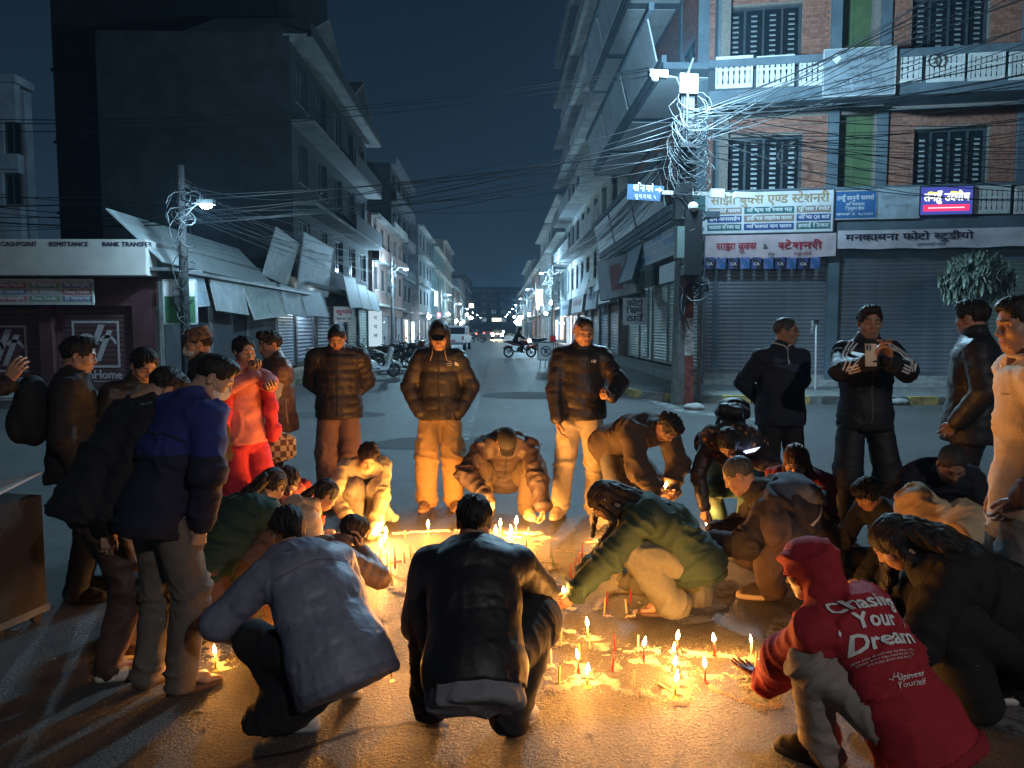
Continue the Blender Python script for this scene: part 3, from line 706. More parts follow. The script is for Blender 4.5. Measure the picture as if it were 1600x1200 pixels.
dev(s, 'lit_accent', '~  ~', .3, glow('led_yellow', (1, .85, .1), 1.0), -W_ * .1, H_ * .35, W_ * 1.3)
q = r_(1288, 76, 1398, 148, -.55); s = sign('large weathered metal sign hung on the upper balcony', MW, q[0], q[1], q[2], q[3], -.55, mat('weathered_sign', (.25, .29, .32), .55, nscale=2.5, namt=.2), .05, FRAME_W); W_, H_ = s['w'], s['h']
INK_DG = ink('dim', (.13, .155, .18))
MB().add([(-W_ * .80, -.006, H_ * .62), (-W_ * .66, -.006, H_ * .40), (-W_ * .52, -.006, H_ * .62), (-W_ * .66, -.006, H_ * .88)], [(0, 1, 2, 3)]).build('emblem', INK_W, s)
for t, z, sz, x, w in (('नेपाल शिक्षा केन्द्र', .45, .24, .2, 1.25), ('शाखा कार्यालय', .1, .13, .1, .8), ('दमौली, तनहुँ', -.2, .13, 0, .7), ('भाषा प्रशिक्षण', -.52, .19, 0, 1.45), ('कोरियन जापानी अंग्रेजी', -.82, .12, 0, 1.6)): dev(s, 'sign_text', t, sz, INK_DG, x * W_, z * H_, w * W_)
# along the street side of the corner building
MSW = MW @ MS
def sside(px0, py0, px1, py1, off):      # a rectangle of the street-side plane seen at these pixels
    o = MSW @ Vector((0, off, 0)); n = MSW.to_3x3() @ Vector((0, 1, 0)); I = MSW.inverted()
    a, b = I @ ONPLANE(px0, py0, o, n), I @ ONPLANE(px1, py1, o, n); return min(a.x, b.x), max(a.x, b.x), min(a.z, b.z), max(a.z, b.z)
PALEB = mat('sign_paleblue', (.36, .45, .52), .6, nscale=3, namt=.15)
s = sign('long pale service board with boxed rows above the street side shutters', MSW, 6.6, 12.2, 3.75, 5.25, -.55, PALEB, .06, FRAME_W); W_, H_ = s['w'], s['h']
for i in range(4):
    for j in range(3): patch(s, 'service_box', -W_ + .7 + j * 1.6, -W_ + 2.1 + j * 1.6, -H_ * .9 + i * H_ * .36, -H_ * .9 + i * H_ * .36 + H_ * .26, INK_GY if (i + j) % 3 else INK_BL); dev(s, 'service_text', ('फोटो', 'कार्ड', 'फ्रेम')[j], .17, INK_W, -W_ + 1.4 + j * 1.6, -H_ * .85 + i * H_ * .36)
dev(s, 'headline', 'मनकामना फोटो स्टुडीयो', .34, INK_R, .2, H_ * .62, W_ * 1.5)
s = sign('curled white banner over the first street side shutter', MSW, 8.9, 12.6, 3.05, 3.62, -.30, SIGNW, .02, None, 'banner', name='banner'); dev(s, 'sign_text', 'रिचार्ज', .30, INK_D, 1.1, -.12, 1.2)
s = sign('leaning white light box with a red print on the street side', MSW, 3.4, 5.2, 2.85, 4.35, -.95, SIGNW, .30, FRAME_W, tilt=R(-8), yaw=R(40)); patch(s, 'red_print', -.3, .3, -.5, .5, mat('faded_red', (.5, .25, .25), .6), -.006)
s = sign('black lettered photo notice hanging on a bracket by the shutters', MW @ MS, 5.3, 6.2, 1.75, 2.75, -.50, SIGNW, .03, None, yaw=R(62)); W_, H_ = s['w'], s['h']
for t, z in (('फोटो', .40), ('खिच्ने', -.16), ('ठाउँ', -.74)): dev(s, 'sign_text', t, .30, INK_K, 0, z * H_, W_ * 1.35, .05)
for i, (u0, u1, z0, z1, m, lb) in enumerate(((-1.5, 2.2, 2.75, 4.0, SIGNW, 'boxy white shop sign past the leaning light box'), (-6.5, -2.2, 2.6, 3.7, PALEB, 'pale blue shop sign with starry print further along the right'), (-14, -8, 2.55, 3.5, SIGNW, 'white shop board on the right where the street recedes'), (-22, -16, 2.5, 3.5, PALEB, 'far pale shop board on the right side of the street'))):
    s = sign(lb, MSW, u0, u1, z0, z1, -.8, m, .25, FRAME_W, lean=R(-6)); dev(s, 'sign_text', ('ट्रेडर्स', 'मोबाइल सेन्टर', 'फेन्सी स्टोर', 'किराना पसल')[i], .5, INK_BL if i % 2 else INK_R, 0, -.1, (u1 - u0) * .75)
for i in range(3): s = sign(('slack blue awning sheet above the street side shops', 'second blue awning sheet beyond the slack one', 'third blue awning sheet, the farthest of its row')[i], MSW, 4.2 - i * 6, 7.4 - i * 6, 3.3, 4.6, -.75 - .1 * i, PALEB, .02, None, 'awning', name='awning', lean=R(-16))

# ================================================================== rows of houses along the street
def house(label, side, X, y0, y1, floors, fh, g, wallm, trim, seed, bays=3, lod=1, proj=.5, gable=False, winm=None, sh=SHUT, shopn=None, end=True, lit=0.0, depth=9.0, roofm=None, cat='building'):
    """a house on the street: local x along the facade, local y into the block"""
    rn = random.Random(seed); L = y1 - y0
    r = empty('town_house', (X, y0 if side < 0 else y1, 0), R(90) if side < 0 else R(-90), label=label, cat=cat); H = g + floors * fh
    holes = []; bw = L / bays; lf = mat('lit_window', (.3, .32, .3), .5, emit=(.75, .9, 1.0), estr=.55)
    for f in range(floors):
        for b in range(bays):
            ww = min(1.7, bw * .55) * (1 if not (b + f + seed) % 4 == 0 else .8); c = bw * (b + .5); z = g + f * fh + .85; holes.append((c - ww / 2, c + ww / 2, z, z + fh * .52))
    shn = shopn or max(1, int(L / 3.2)); sw_ = L / shn; shops = [(i * sw_ + .22, (i + 1) * sw_ - .22, .35, g - .75) for i in range(shn)]
    wall = holed(MB(), 0, L, 0, H, 0, .25, holes + shops).build('wall', wallm, r)
    MB().box(.01, L - .01, .40, depth, .0, H - .02).build('core', wallm, r)
    MB().box(.0, L, .25, depth, H, H + .14).build('roof', roofm or trim, r)
    for h in holes:
        window(r, h[0] + .005, h[1] - .005, h[2], h[3], .08, trim if rn.random() < .4 else FRAME_D, winm or (GLASS if rn.random() < .6 else GLASS_B), cols=2 if lod < 2 else 1, sill=trim if lod < 2 else None, lit=lf if rn.random() < lit else None)
    for i, s_ in enumerate(shops):
        if rn.random() < .8 or lod < 1: roller_shutter(r, s_[0] + .05, s_[1] - .05, s_[2], s_[3], .10, sh if rn.random() < .5 else SHUT_B, .14, False)
        else: MB().box(s_[0], s_[1], .30, .34, s_[2], s_[3]).build('shop_front', mat('lit_shop%d' % (i % 2), (.4, .4, .4), .6, emit=((.9, .95, 1.0), (1, .75, .5))[i % 2], estr=.8), r)
    for f in range(floors + 1):
        z = g + f * fh - .18; p = proj if f else proj * .6; MB().box(-.02, L + .02, -p, .0, z, z + .15).build('cornice', trim, r)
        if f < floors and f > 0 or f == floors:
            a, b = (0, L) if rn.random() < .6 else (L * .5, L)
            if lod < 2 and proj > .3: MB().box(a, b, -p, -p + .08, z + .15, z + .15 + (.75 if f < floors else .5)).build('parapet', wallm if rn.random() < .5 else trim, r)
    if gable:
        for k in range(gable):
            c = L * (k + .5) / gable; w = L / gable * .46; z = H + .14
            MB().prism([(c - w, z), (c + w, z), (c, z + 1.9)], .1, 3.5).build('gable', wallm, r)
            for sg in (-1, 1):
                MB().prism([(c + sg * (w + .3), z - .2), (c + sg * (w + .3), z - .05), (c, z + 2.08), (c, z + 1.93)] if sg < 0 else [(c, z + 1.93), (c, z + 2.08), (c + (w + .3), z - .05), (c + (w + .3), z - .2)], -.6, 4).build('gable_roof', trim, r)
            MB().box(c - w * .35, c + w * .35, .04, .098, z + .25, z + 1.0).build('gable_window', FRAME_W, r)
    if end: MB().box(L if side > 0 else -.02, L + .02 if side > 0 else .0, .0, depth, 0, H).build('end_wall', wallm, r)
    return r
def wm(n, c): return mat('render_' + n, c, .85, nscale=1.1, namt=.28, bump=.25, bscale=30)
DKW = wm('dark', (.055, .058, .066)); CRM = wm('cream', (.36, .34, .29)); PNK = wm('pink', (.33, .22, .19)); GRY = wm('grey', (.19, .20, .21)); WHT = wm('white', (.45, .46, .46)); TEA = wm('teal', (.16, .24, .25)); TRM = wm('trim', (.42, .42, .40)); BRN = wm('brown', (.20, .12, .09))
# left side
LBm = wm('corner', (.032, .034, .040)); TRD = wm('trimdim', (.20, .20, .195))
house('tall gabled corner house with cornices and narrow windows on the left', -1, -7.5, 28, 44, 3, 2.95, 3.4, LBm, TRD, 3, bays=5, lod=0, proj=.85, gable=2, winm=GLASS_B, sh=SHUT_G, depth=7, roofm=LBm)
house('salmon three storey house with flat cornice beyond the gabled one', -1, -7.5, 45.5, 60, 2, 2.7, 3.2, PNK, TRM, 5, bays=5, lod=1, proj=.45, winm=GLASS)
house('dark tall house rising behind the salmon one', -1, -8.4, 60.5, 74, 4, 2.9, 3.2, DKW, GRY, 7, bays=4, lod=1, proj=.5)
house('grey four storey house on the left with a balcony front', -1, -7.7, 74.5, 90, 3, 2.9, 3.2, GRY, TRM, 9, bays=4, lod=2, lit=.06)
house('teal rendered house midway down the left row', -1, -7.5, 91, 108, 3, 2.8, 3.2, TEA, TRM, 12, bays=4, lod=2, lit=.1)
house('cream house with stepped roof down the left row', -1, -7.6, 109, 130, 4, 2.8, 3.2, CRM, TRM, 15, bays=5, lod=2, lit=.08)
house('brown house far down the left row', -1, -7.5, 131, 155, 2, 2.9, 3.2, BRN, TRM, 16, bays=5, lod=2, lit=.1)
house('pale far house near the end of the left row', -1, -7.6, 156, 185, 3, 2.9, 3.2, WHT, TRM, 19, bays=5, lod=2, lit=.1)
house('last grey house of the left row in the haze', -1, -7.5, 186, 230, 4, 2.9, 3.2, GRY, TRM, 20, bays=6, lod=2, lit=.1)
# right side
house('tall cream building with stacked small balconies beside the brick corner', 1, 5.6, 33.8, 47, 6, 3.0, 3.6, CRM, TRM, 23, bays=4, lod=0, proj=1.0, winm=GLASS)
house('second tall pale building with deep balcony fronts on the right', 1, 5.7, 47.5, 60, 6, 3.1, 3.6, WHT, GRY, 26, bays=4, lod=1, proj=1.1)
house('low teal house after the tall pair on the right', 1, 5.6, 60.5, 76, 3, 3.0, 3.4, TEA, TRM, 28, bays=4, lod=2, proj=.7, lit=.08)
house('white house with a tank on its roof on the right row', 1, 5.7, 77, 95, 3, 3.0, 3.4, WHT, TRM, 30, bays=4, lod=2, proj=.7, lit=.1)
house('brown brick house down the right row', 1, 5.6, 96, 118, 2, 3.0, 3.4, BRN, TRM, 31, bays=5, lod=2, proj=.6, lit=.1)
house('grey house far down the right row', 1, 5.7, 119, 150, 3, 3.0, 3.4, GRY, TRM, 33, bays=5, lod=2, proj=.6, lit=.1)
house('farthest cream house of the right row', 1, 5.6, 151, 215, 2, 3.0, 3.4, CRM, TRM, 35, bays=6, lod=2, proj=.6, lit=.1)
e = empty('town_house', (-16, 300, 0), 0, label='wide grey block closing the far end of the street', cat='building'); hl = [(2 + 4 * i, 4.2 + 4 * i, 4 + 3.2 * f, 5.8 + 3.2 * f) for i in range(7) for f in range(4)]
holed(MB(), 0, 32, 0, 18, 0, .3, hl).build('wall', GRY, e); MB().box(0, 32, .5, 10, 0, 18).build('core', GRY, e)
for h in hl: window(e, h[0], h[1], h[2], h[3], .1, TRM, GLASS, 1)
for f in range(5): MB().box(-.2, 32.2, -.8, 0, 3.3 + 3.2 * f, 3.6 + 3.2 * f).build('balcony_slab', TRM, e)
# dark walls behind the low shops on the left
def block(label, x0, x1, y0, y1, h, m, wins=(), litw=()):
    r = empty('apartment_block', (x0, y0, 0), label=label, cat='building'); fr = Fac(r); ho = []
    for (a, b, c, d) in wins: q = fr.rect(a, b, c, d); ho.append(q)
    holed(MB(), 0, x1 - x0, 0, h, 0, .3, ho).build('wall', m, r); MB().box(.02, x1 - x0 - .02, .5, y1 - y0, 0, h - .05).build('core', m, r); MB().box(-.1, x1 - x0 + .1, -.1, y1 - y0, h, h + .25).build('roof', m, r)
    for i, q in enumerate(ho): window(r, q[0], q[1], q[2], q[3], .1, FRAME_D if i not in litw else FRAME_W, GLASS, 2, lit=mat('lit_green', (.2, .3, .25), .5, emit=(.45, .9, .75), estr=.9) if i in litw else None)
    for z in np.arange(3.6, h, 3.1): MB().box(-.05, x1 - x0 + .05, -.12, 0, z, z + .12).build('string_course', m, r)
    return r
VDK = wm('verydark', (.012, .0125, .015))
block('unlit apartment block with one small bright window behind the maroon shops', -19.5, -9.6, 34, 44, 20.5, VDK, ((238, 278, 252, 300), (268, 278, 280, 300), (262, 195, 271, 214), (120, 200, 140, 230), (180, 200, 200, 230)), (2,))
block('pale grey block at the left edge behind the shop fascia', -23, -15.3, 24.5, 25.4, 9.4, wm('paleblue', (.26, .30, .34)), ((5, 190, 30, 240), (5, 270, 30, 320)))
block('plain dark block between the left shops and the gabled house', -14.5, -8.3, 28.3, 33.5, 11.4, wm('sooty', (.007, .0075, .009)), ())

# ================================================================== low shops on the left
LA = empty('shop_row', (-22.0, 16.4, 0), 0, label='low row of maroon shuttered shops with a long pale fascia', cat='shop'); fl = Fac(LA); uE = 14.6
zF0, zF1 = fl.L(120, 430, -.5).z, fl.L(120, 374, -.5).z
MB().box(0, uE, .35, 9, 0, zF1 - .1).build('core', DKW, LA); FASC = mat('fascia_white', (.46, .44, .41), .6, nscale=1.5, namt=.12)
FA = sign('long pale fascia board lettered with money services over the maroon shutters', fl.M, 6, uE + .05, zF0, zF1, -.55, FASC, .5, None, 'fascia'); W_, H_ = FA['w'], FA['h']
for t, x in (('CASHPOINT', 30), ('REMITTANCE', 108), ('BANK TRANSFER', 199)): lettering('fascia_letters', t, .135, INK_D, FA, fl.L(x, 388, -.55).x - (6 + uE + .05) / 2, .22, -.006, 'C', None, bold=.06)
PM = mat('maroon_post', (.07, .025, .025), .6, nscale=3, namt=.3)
pst = [(fl.L(a, 500, 0).x, fl.L(b, 500, 0).x) for a, b in ((62, 82), (208, 242))]
zl = fl.L(120, 478, 0).z
MB().box(0, uE, -.02, .34, zl, zF1 - .1).build('lintel', PM, LA)
for a, b in pst: MB().box(a, b, -.04, .34, 0, zl).build('post', PM, LA)
sp = [(fl.L(-160, 500, 0).x, pst[0][0]), (pst[0][1], pst[1][0])]
LOGO = mat('logo_white', (.34, .31, .32), .6, nscale=25, namt=.3)
def dish_logo(r, x, z, s_, y):          # the square dish emblem painted on a shutter, with its name below
    mb = MB(); t = .05 * s_
    def bar(pts): mb.add([(x + a * s_, y, z + b * s_) for a, b in pts], [tuple(range(len(pts)))])
    bar([(-.5, .45), (.5, .45), (.5, .5), (-.5, .5)]); bar([(-.5, -.5), (.5, -.5), (.5, -.45), (-.5, -.45)]); bar([(-.5, -.45), (-.45, -.45), (-.45, .45), (-.5, .45)]); bar([(.45, -.45), (.5, -.45), (.5, .45), (.45, .45)])
    bar([(.06, .42), (.20, .42), (-.10, -.30), (-.24, -.30)]); bar([(.24, .30), (.36, .30), (.08, -.36), (-.04, -.36)])
    for (cx, a0, a1, cz) in ((-.20, .05, math.pi * .95, -.02), (.24, math.pi * .1, math.pi * .8, -.06)):
        for i in range(8):
            p, q_ = a0 + (a1 - a0) * i / 8, a0 + (a1 - a0) * (i + 1) / 8
            bar([(cx + .22 * math.cos(p), cz + .26 * math.sin(p)), (cx + .16 * math.cos(p), cz + .19 * math.sin(p)), (cx + .16 * math.cos(q_), cz + .19 * math.sin(q_)), (cx + .22 * math.cos(q_), cz + .26 * math.sin(q_))])
    mb.build('shutter_emblem', LOGO, r); lettering('shutter_name', 'DishHome', .27 * s_, LOGO, r, x, z - .74 * s_, y, 'C', s_ * 1.05, bold=.06); patch(r, 'name_bar', x - .5 * s_, x + .5 * s_, z - .80 * s_, z - .785 * s_, LOGO, y); lettering('shutter_name', 'NET', .22 * s_, LOGO, r, x + .1, z - 1.10 * s_, y, 'C', s_ * .5, bold=.06)
for (a, b), px in zip(sp, ((5, 545), (150, 538))):
    roller_shutter(LA, a + .06, b - .06, .25, zl - .05, .14, SHUT_M, .105); c = fl.L(px[0], px[1], .12); dish_logo(LA, c.x, c.z, fl.L(187, 540, .12).x - fl.L(113, 540, .12).x, .124)
MB().box(0, uE + .3, -.95, .02, 0, .22).build('step', CONC, LA); MB().box(0, uE, .02, .9, 0, .25).build('threshold', CONC, LA)
q = fl.rect(-60, 438, 145, 474, -.25); s = sign('strip of money transfer posters under the pale fascia', fl.M, q[0], q[1], q[2], q[3], -.28, mat('poster_strip', (.40, .36, .33), .6, nscale=4, namt=.2), .03, FRAME_W, 'poster'); W_, H_ = s['w'], s['h']
pc = (INK_GY, INK_R, INK_GR, INK_BL)
for i in range(4):
    for j in range(3):
        a = -W_ + .06 + i * W_ * .5; z0 = H_ * .9 - (j + 1) * H_ * .58; m_ = pc[(i + j * 2) % 4]; patch(s, 'poster_patch', a, a + W_ * .46, z0, z0 + H_ * .46, mat('dull_' + m_.name, tuple(v * .6 + .12 for v in m_.node_tree.nodes['Principled BSDF'].inputs['Base Color'].default_value[:3]), .6)); dev(s, 'poster_text', ('पैसा पठाउनुहोस्', 'Money Transfer', 'रेमिट्यान्स')[(i + j) % 3], .10, INK_W, a + W_ * .23, z0 + H_ * .14, W_ * .38)
# street side of the low shops: shutters, sloping tin sheet, hanging boards
XS = -22.0 + uE; LS = empty('shop_row', (XS, 16.4, 0), R(90), label='row of low grey shuttered shops under a tin roof on the left', cat='shop'); fs_ = Fac(LS)
MB().box(1.2, 11.6, .35, 6, 0, 3.5).build('core', DKW, LS); MB().box(.02, 11.6, -.02, .30, 2.75, 3.5).build('lintel', CONC_D, LS)
for i in range(4): u = .25 + i * 2.85; MB().box(u - .22, u, -.03, .34, 0, 2.75).build('post', CONC_D, LS); roller_shutter(LS, u + .05, u + 2.55, .25, 2.70, .12, SHUT_B if i != 2 else SHUT, .105, i < 2); lettering('shutter_text', ('सेवा', 'पसल', 'औषधि', 'खाद्य')[i], .3, INK_GY, LS, u + 1.3, 1.7, .10)
TINW = mat('tin_pale', (.40, .43, .43), .45, .25, nscale=2.0, namt=.12)
def sheet_thing(label, pts, m, name, cat, th=.03):
    n = (Vector(pts[1]) - Vector(pts[0])).cross(Vector(pts[3]) - Vector(pts[0])).normalized() * th; c = sum((Vector(p) for p in pts), Vector()) / 4
    vs = [Vector(p) - c for p in pts] + [Vector(p) - c - n for p in pts]
    o = MB().add(vs, [(0, 1, 2, 3), (7, 6, 5, 4)] + [(i, 4 + i, 4 + (i + 1) % 4, (i + 1) % 4) for i in range(4)]).build(name, m, None, label=label, cat=cat); o.location = c; return o
sheet_thing('bright sloping tin roof sheet beside the left lamp post', [(XS + .35, 16.0, 3.05), (XS + .35, 24.0, 2.95), (XS - .45, 23.0, 4.05), (XS - .75, 15.9, 4.15)], TINW, 'tin_roof', 'roof sheet')
MB().box(XS - .2, XS + .55, 16.0, 28.0, 2.86, 2.93).build('tin_eaves', TIN, None, label='rusty eaves strip under the sloping tin roof', cat='eaves')
BRD = [mat('board_w', (.42, .45, .46), .6, nscale=3, namt=.2), mat('board_g', (.27, .31, .28), .6, nscale=3, namt=.25), mat('board_b', (.33, .39, .45), .6, nscale=3, namt=.2)]
for i, (u0, u1, z0, z1, y, m, lean, ti, lb) in enumerate(((.3, 1.6, 2.15, 2.95, -.45, 2, -10, -4, 'torn blue board hanging left of the lamp post'), (2.0, 4.2, 2.05, 2.85, -.5, 0, -12, 2, 'white board hanging right of the lamp post'), (4.3, 7.6, 1.95, 3.0, -.55, 1, -18, -3, 'greenish board with a round emblem under the eaves'), (7.9, 10.2, 2.1, 3.0, -.5, 0, -10, 2, 'small white board after the greenish one'), (7.2, 10.0, 3.2, 4.7, -.3, 0, 16, 4, 'tilted crumpled sheet standing above the eaves'), (10.6, 15.4, 3.0, 5.0, -.4, 2, 8, 1, 'large pale billboard sheet in two halves above the shops'), (10.6, 14.2, 2.1, 3.05, -.45, 2, -14, 0, 'blue board below the large billboard sheet'), (17.2, 20.2, 2.6, 4.0, -.7, 2, -12, -2, 'curved pale awning sheet on the gabled house'), (20.3, 23.0, 2.6, 3.8, -.7, 0, -14, 0, 'middle awning sheet on the gabled house'), (23.1, 26, 2.6, 3.6, -.7, 2, -14, 2, 'last awning sheet on the gabled house'))):
    s = sign(lb, fs_.M, u0, u1, z0, z1, y, BRD[m], .03, FRAME_W, lean=R(lean), tilt=R(ti)); 
    if i in (2, 3, 5): dev(s, 'sign_text', ('', '', 'पुस्तक पसल', 'हार्डवेयर', '', 'भाडामा')[i], .3, INK_GY, 0, .1, (u1 - u0) * .6)
    if i == 2: s_ = s; MB().lathe([(.16, 0), (.16, .008)], 14, (0, 0, 0), Matrix.Translation((.1, -.004, -.25)) @ Matrix.Rotation(R(90), 4, 'X')).build('emblem', INK_GY, s)
s = sign('green and white pin map sign on the corner of the low shops', fl.M, uE - .05 + .35, uE + .95, 1.75, 2.65, -.3, mat('pin_green', (.05, .16, .07), .6), .05, FRAME_W); patch(s, 'white_top', -s['w'], s['w'], .12, s['h'], INK_W); dev(s, 'pin', 'V', .34, INK_W, 0, -.22, None, .1); MB().lathe([(.12, 0), (.12, .006)], 14, (0, 0, 0), Matrix.Translation((0, -.006, .03)) @ Matrix.Rotation(R(90), 4, 'X')).build('pin_head', INK_GY, s); dev(s, 'sign_text', 'eSewa', .12, INK_R, .05, .26)
s = sign('red lettered shop notice over the pale shutters of the gabled house', fs_.M, 17.0, 18.0, 1.9, 2.6, -.5, SIGNW, .03, None, yaw=R(-50)); dev(s, 'sign_text', 'शुभम', .26, INK_R, 0, .02, .8, .05); dev(s, 'sign_text', 'खाजा घर', .16, INK_K, 0, -.25, .8)
s = sign('lit vertical white sign with blue letters by the left shops', fs_.M, 25.2, 26.0, .6, 2.6, -.6, mat('litv', (.5, .55, .6), .5, emit=(.7, .9, 1), estr=.35), .08, FRAME_W, yaw=R(-60))
for i, t in enumerate('नेपाल'.replace('े', '').replace('ा', '')): dev(s, 'sign_text', t, .32, INK_BL, 0, .5 - i * .5)

# ================================================================== people: templates
def _m3(*cols): return np.array(cols, float).T
def rx(a): c, s = math.cos(a), math.sin(a); return np.array([[1, 0, 0], [0, c, -s], [0, s, c]])
def ry(a): c, s = math.cos(a), math.sin(a); return np.array([[c, 0, s], [0, 1, 0], [-s, 0, c]])
def rz(a): c, s = math.cos(a), math.sin(a); return np.array([[c, -s, 0], [s, c, 0], [0, 0, 1]])
def unit(v): v = np.array(v, float); return v / (np.linalg.norm(v) + 1e-12)
_T = {}
def head_template(h=0.0045, fem=False, wide=1.0):
    key = ('head', h, fem, wide)
    if key in _T: return _T[key]
    f = Field(h); w = wide
    f.ell((0, -.012, .032), (.0735 * w, .093, .080), 0)
    f.ell((0, .026, -.030), (.0595 * w, .060, .078), .03)
    f.ell((0, .052, -.090), ((.030 if not fem else .025) * w, .027, .025), .03)
    if not fem:
        for s in (-1, 1): f.cap((s * .050 * w, .005, -.060), (s * .026 * w, .050, -.094), .018, .018, .03)
    for s in (-1, 1):
        f.ell((s * .043 * w, .050, -.022), (.024, .025, .022), .025)
        f.cap((s * .012, .079, .026), (s * .043 * w, .063, .024), .0115, .010, .014)
        f.ell((s * .0315, .089, .004), (.0165, .017, .0125), .013, 's')
        f.ell((s * .0315, .0665, .002), (.0165, .0145, .0125), .004)
        f.ell((s * .0765 * w, -.010, -.006), (.0095, .020, .032), .006, 'u', rz(-s * .35))
        f.ell((s * .083 * w, -.004, -.004), (.006, .010, .018), .005, 's', rz(-s * .35))
    f.cap((0, .079, .014), (0, .0985, -.024), .0075, .0115, .012)
    for s in (-1, 1): f.ell((s * .0125, .0885, -.029), (.0085, .0105, .0085), .008)
    f.ell((0, .072, -.058), (.030, .018, .022), .015)
    f.cap((-.017, .0855, -.0545), (.017, .0855, -.0545), .0055, .0055, .006)
    f.cap((-.015, .0845, -.066), (.015, .0845, -.066), .0065, .0065, .006)
    f.cap((-.021, .0925, -.0602), (.021, .0925, -.0602), .0028, .0028, .003, 's')
    f.cap((0, -.022, -.05), (0, -.040, -.16), .054 if not fem else .047, .056 if not fem else .049, .03)
    f.plane((0, 0, -.158), (0, 0, -1))
    V, F = f.mesh(); V = relax(V, F, 1, .35)
    x, y, z = np.abs(V[:, 0]), V[:, 1], V[:, 2]
    T = np.ones((len(V), 3), np.float32)
    front = y > .045
    def mix(m, c): T[:] = T * (1 - m[:, None]) + np.array(c) * m[:, None]
    mix(np.clip(1.6 - np.abs(z + .060) / .0085, 0, 1) * (x < .022) * (y > .07) * .9, (.95, .62, .60))
    mix(np.clip(1.4 - np.abs(z + .0602) / .0030, 0, 1) * (x < .021) * (y > .07) * .85, (.35, .20, .18))
    br = .026 + .003 * np.cos((x - .03) / .03 * 1.5)
    mix(np.clip(1.5 - np.abs(z - br) / .0042, 0, 1) * (x > .011) * (x < .047) * front * .9, (.10, .08, .08))
    ex = (x - .0315) / .0155
    lid = .0005 - .002 * ex * ex
    mix(np.clip(1.5 - np.abs(z - lid) / .0036, 0, 1) * (np.abs(ex) < 1) * front * .95, (.07, .055, .05))
    mix(np.clip(1.2 - np.abs(z - .010) / .008, 0, 1) * (np.abs(ex) < 1.1) * front * .25, (.5, .4, .4))
    mix(np.clip(1.3 - np.hypot(x - .0065, z + .035) / .0045, 0, 1) * (y > .088) * .6, (.3, .2, .18))
    _T[key] = (V, F, T); return _T[key]
HP = {'relaxed': ((22, 34, 22), (24, 36, 24), (28, 38, 25), (32, 40, 26), 0.5), 'flat': ((4, 8, 6), (5, 8, 6), (6, 8, 6), (6, 10, 8), 0.1),
      'pinch': ((46, 52, 26), (50, 58, 30), (56, 62, 32), (60, 64, 34), 1.0), 'grip': ((58, 78, 48), (60, 80, 50), (62, 80, 50), (64, 80, 50), 0.9),
      'cup': ((20, 26, 18), (22, 26, 18), (24, 28, 20), (26, 30, 22), 0.35)}
def hand_template(pose):
    key = ('hand', pose)
    if key in _T: return _T[key]
    cur = HP[pose]; f = Field(.0045)
    kn = [(-.030, .084), (-.0095, .090), (.0105, .086), (.0285, .077)]
    ln = [(.043, .026, .021), (.047, .030, .022), (.043, .028, .021), (.034, .021, .019)]
    f.cap((0, -.05, 0), (0, .006, 0), .026, .026, 0, side=(1, 0, 0), sv=.8)
    for (x, y) in kn: f.cap((x * .45, .004, 0), (x, y, 0), .0165, .0118, .012)
    for i, (x, y) in enumerate(kn):
        p = np.array((x, y, 0.)); a = 0; sp = x * 2.2
        for j in range(3):
            a += math.radians(cur[i][j]); q = p + ln[i][j] * np.array((math.sin(sp) * math.cos(a), math.cos(sp) * math.cos(a), -math.sin(a)))
            r = (.0094, .0086, .0078, .0070)[j:j + 2]; r = [v * (1 if i < 3 else .88) for v in r]
            f.cap(p, q, r[0], r[1], .0035); p = q
    t = cur[4]; p0 = np.array((-.016, .018, -.006)); p1 = np.array((-.043 + .008 * t, .052, -.010 - .014 * t)); p2 = np.array((-.056 + .020 * t, .080, -.016 - .030 * t)); p3 = np.array((-.062 + .034 * t, .103, -.018 - .040 * t))
    f.cap(p0, p1, .0150, .0120, .010).cap(p1, p2, .0112, .0098, .004).cap(p2, p3, .0098, .0080, .003)
    V, F = f.mesh(); _T[key] = (relax(V, F, 1, .3), F); return _T[key]
def foot_template():
    if 'foot' in _T: return _T['foot']
    f = Field(.006)
    f.cap((0, -.005, .16), (0, -.015, .07), .036, .036, 0).ell((0, -.035, .034), (.032, .036, .034), .03).cap((0, -.01, .06), (0, .10, .032), .036, .032, .03, side=(1, 0, 0), sv=.85)
    f.cap((-.012, .10, .026), (.012, .095, .024), .026, .026, .02)
    for i, (x, y, r) in enumerate(((-.026, .165, .0125), (-.006, .163, .0095), (.010, .156, .009), (.024, .146, .0085), (.036, .134, .008))): f.cap((x * .9, .10, .020), (x, y, .013), r * 1.25, r, .006)
    f.plane((0, 0, .004), (0, 0, -1))
    V, F = f.mesh(); _T['foot'] = (relax(V, F, 1, .4), F); return _T['foot']
def sole_outline(w=.047, l0=-.075, l1=.190, n=26):
    o = []
    for i in range(n):
        a = 2 * math.pi * i / n; y = (l0 + l1) / 2 + (l1 - l0) / 2 * math.sin(a); t = (y - l0) / (l1 - l0)
        ww = w * (0.80 + .32 * math.sin(min(1, t) * math.pi * .62) ** 2); x = ww * abs(math.cos(a)) ** .72 * (1 if math.cos(a) >= 0 else -1)
        o.append((x, y))
    return o
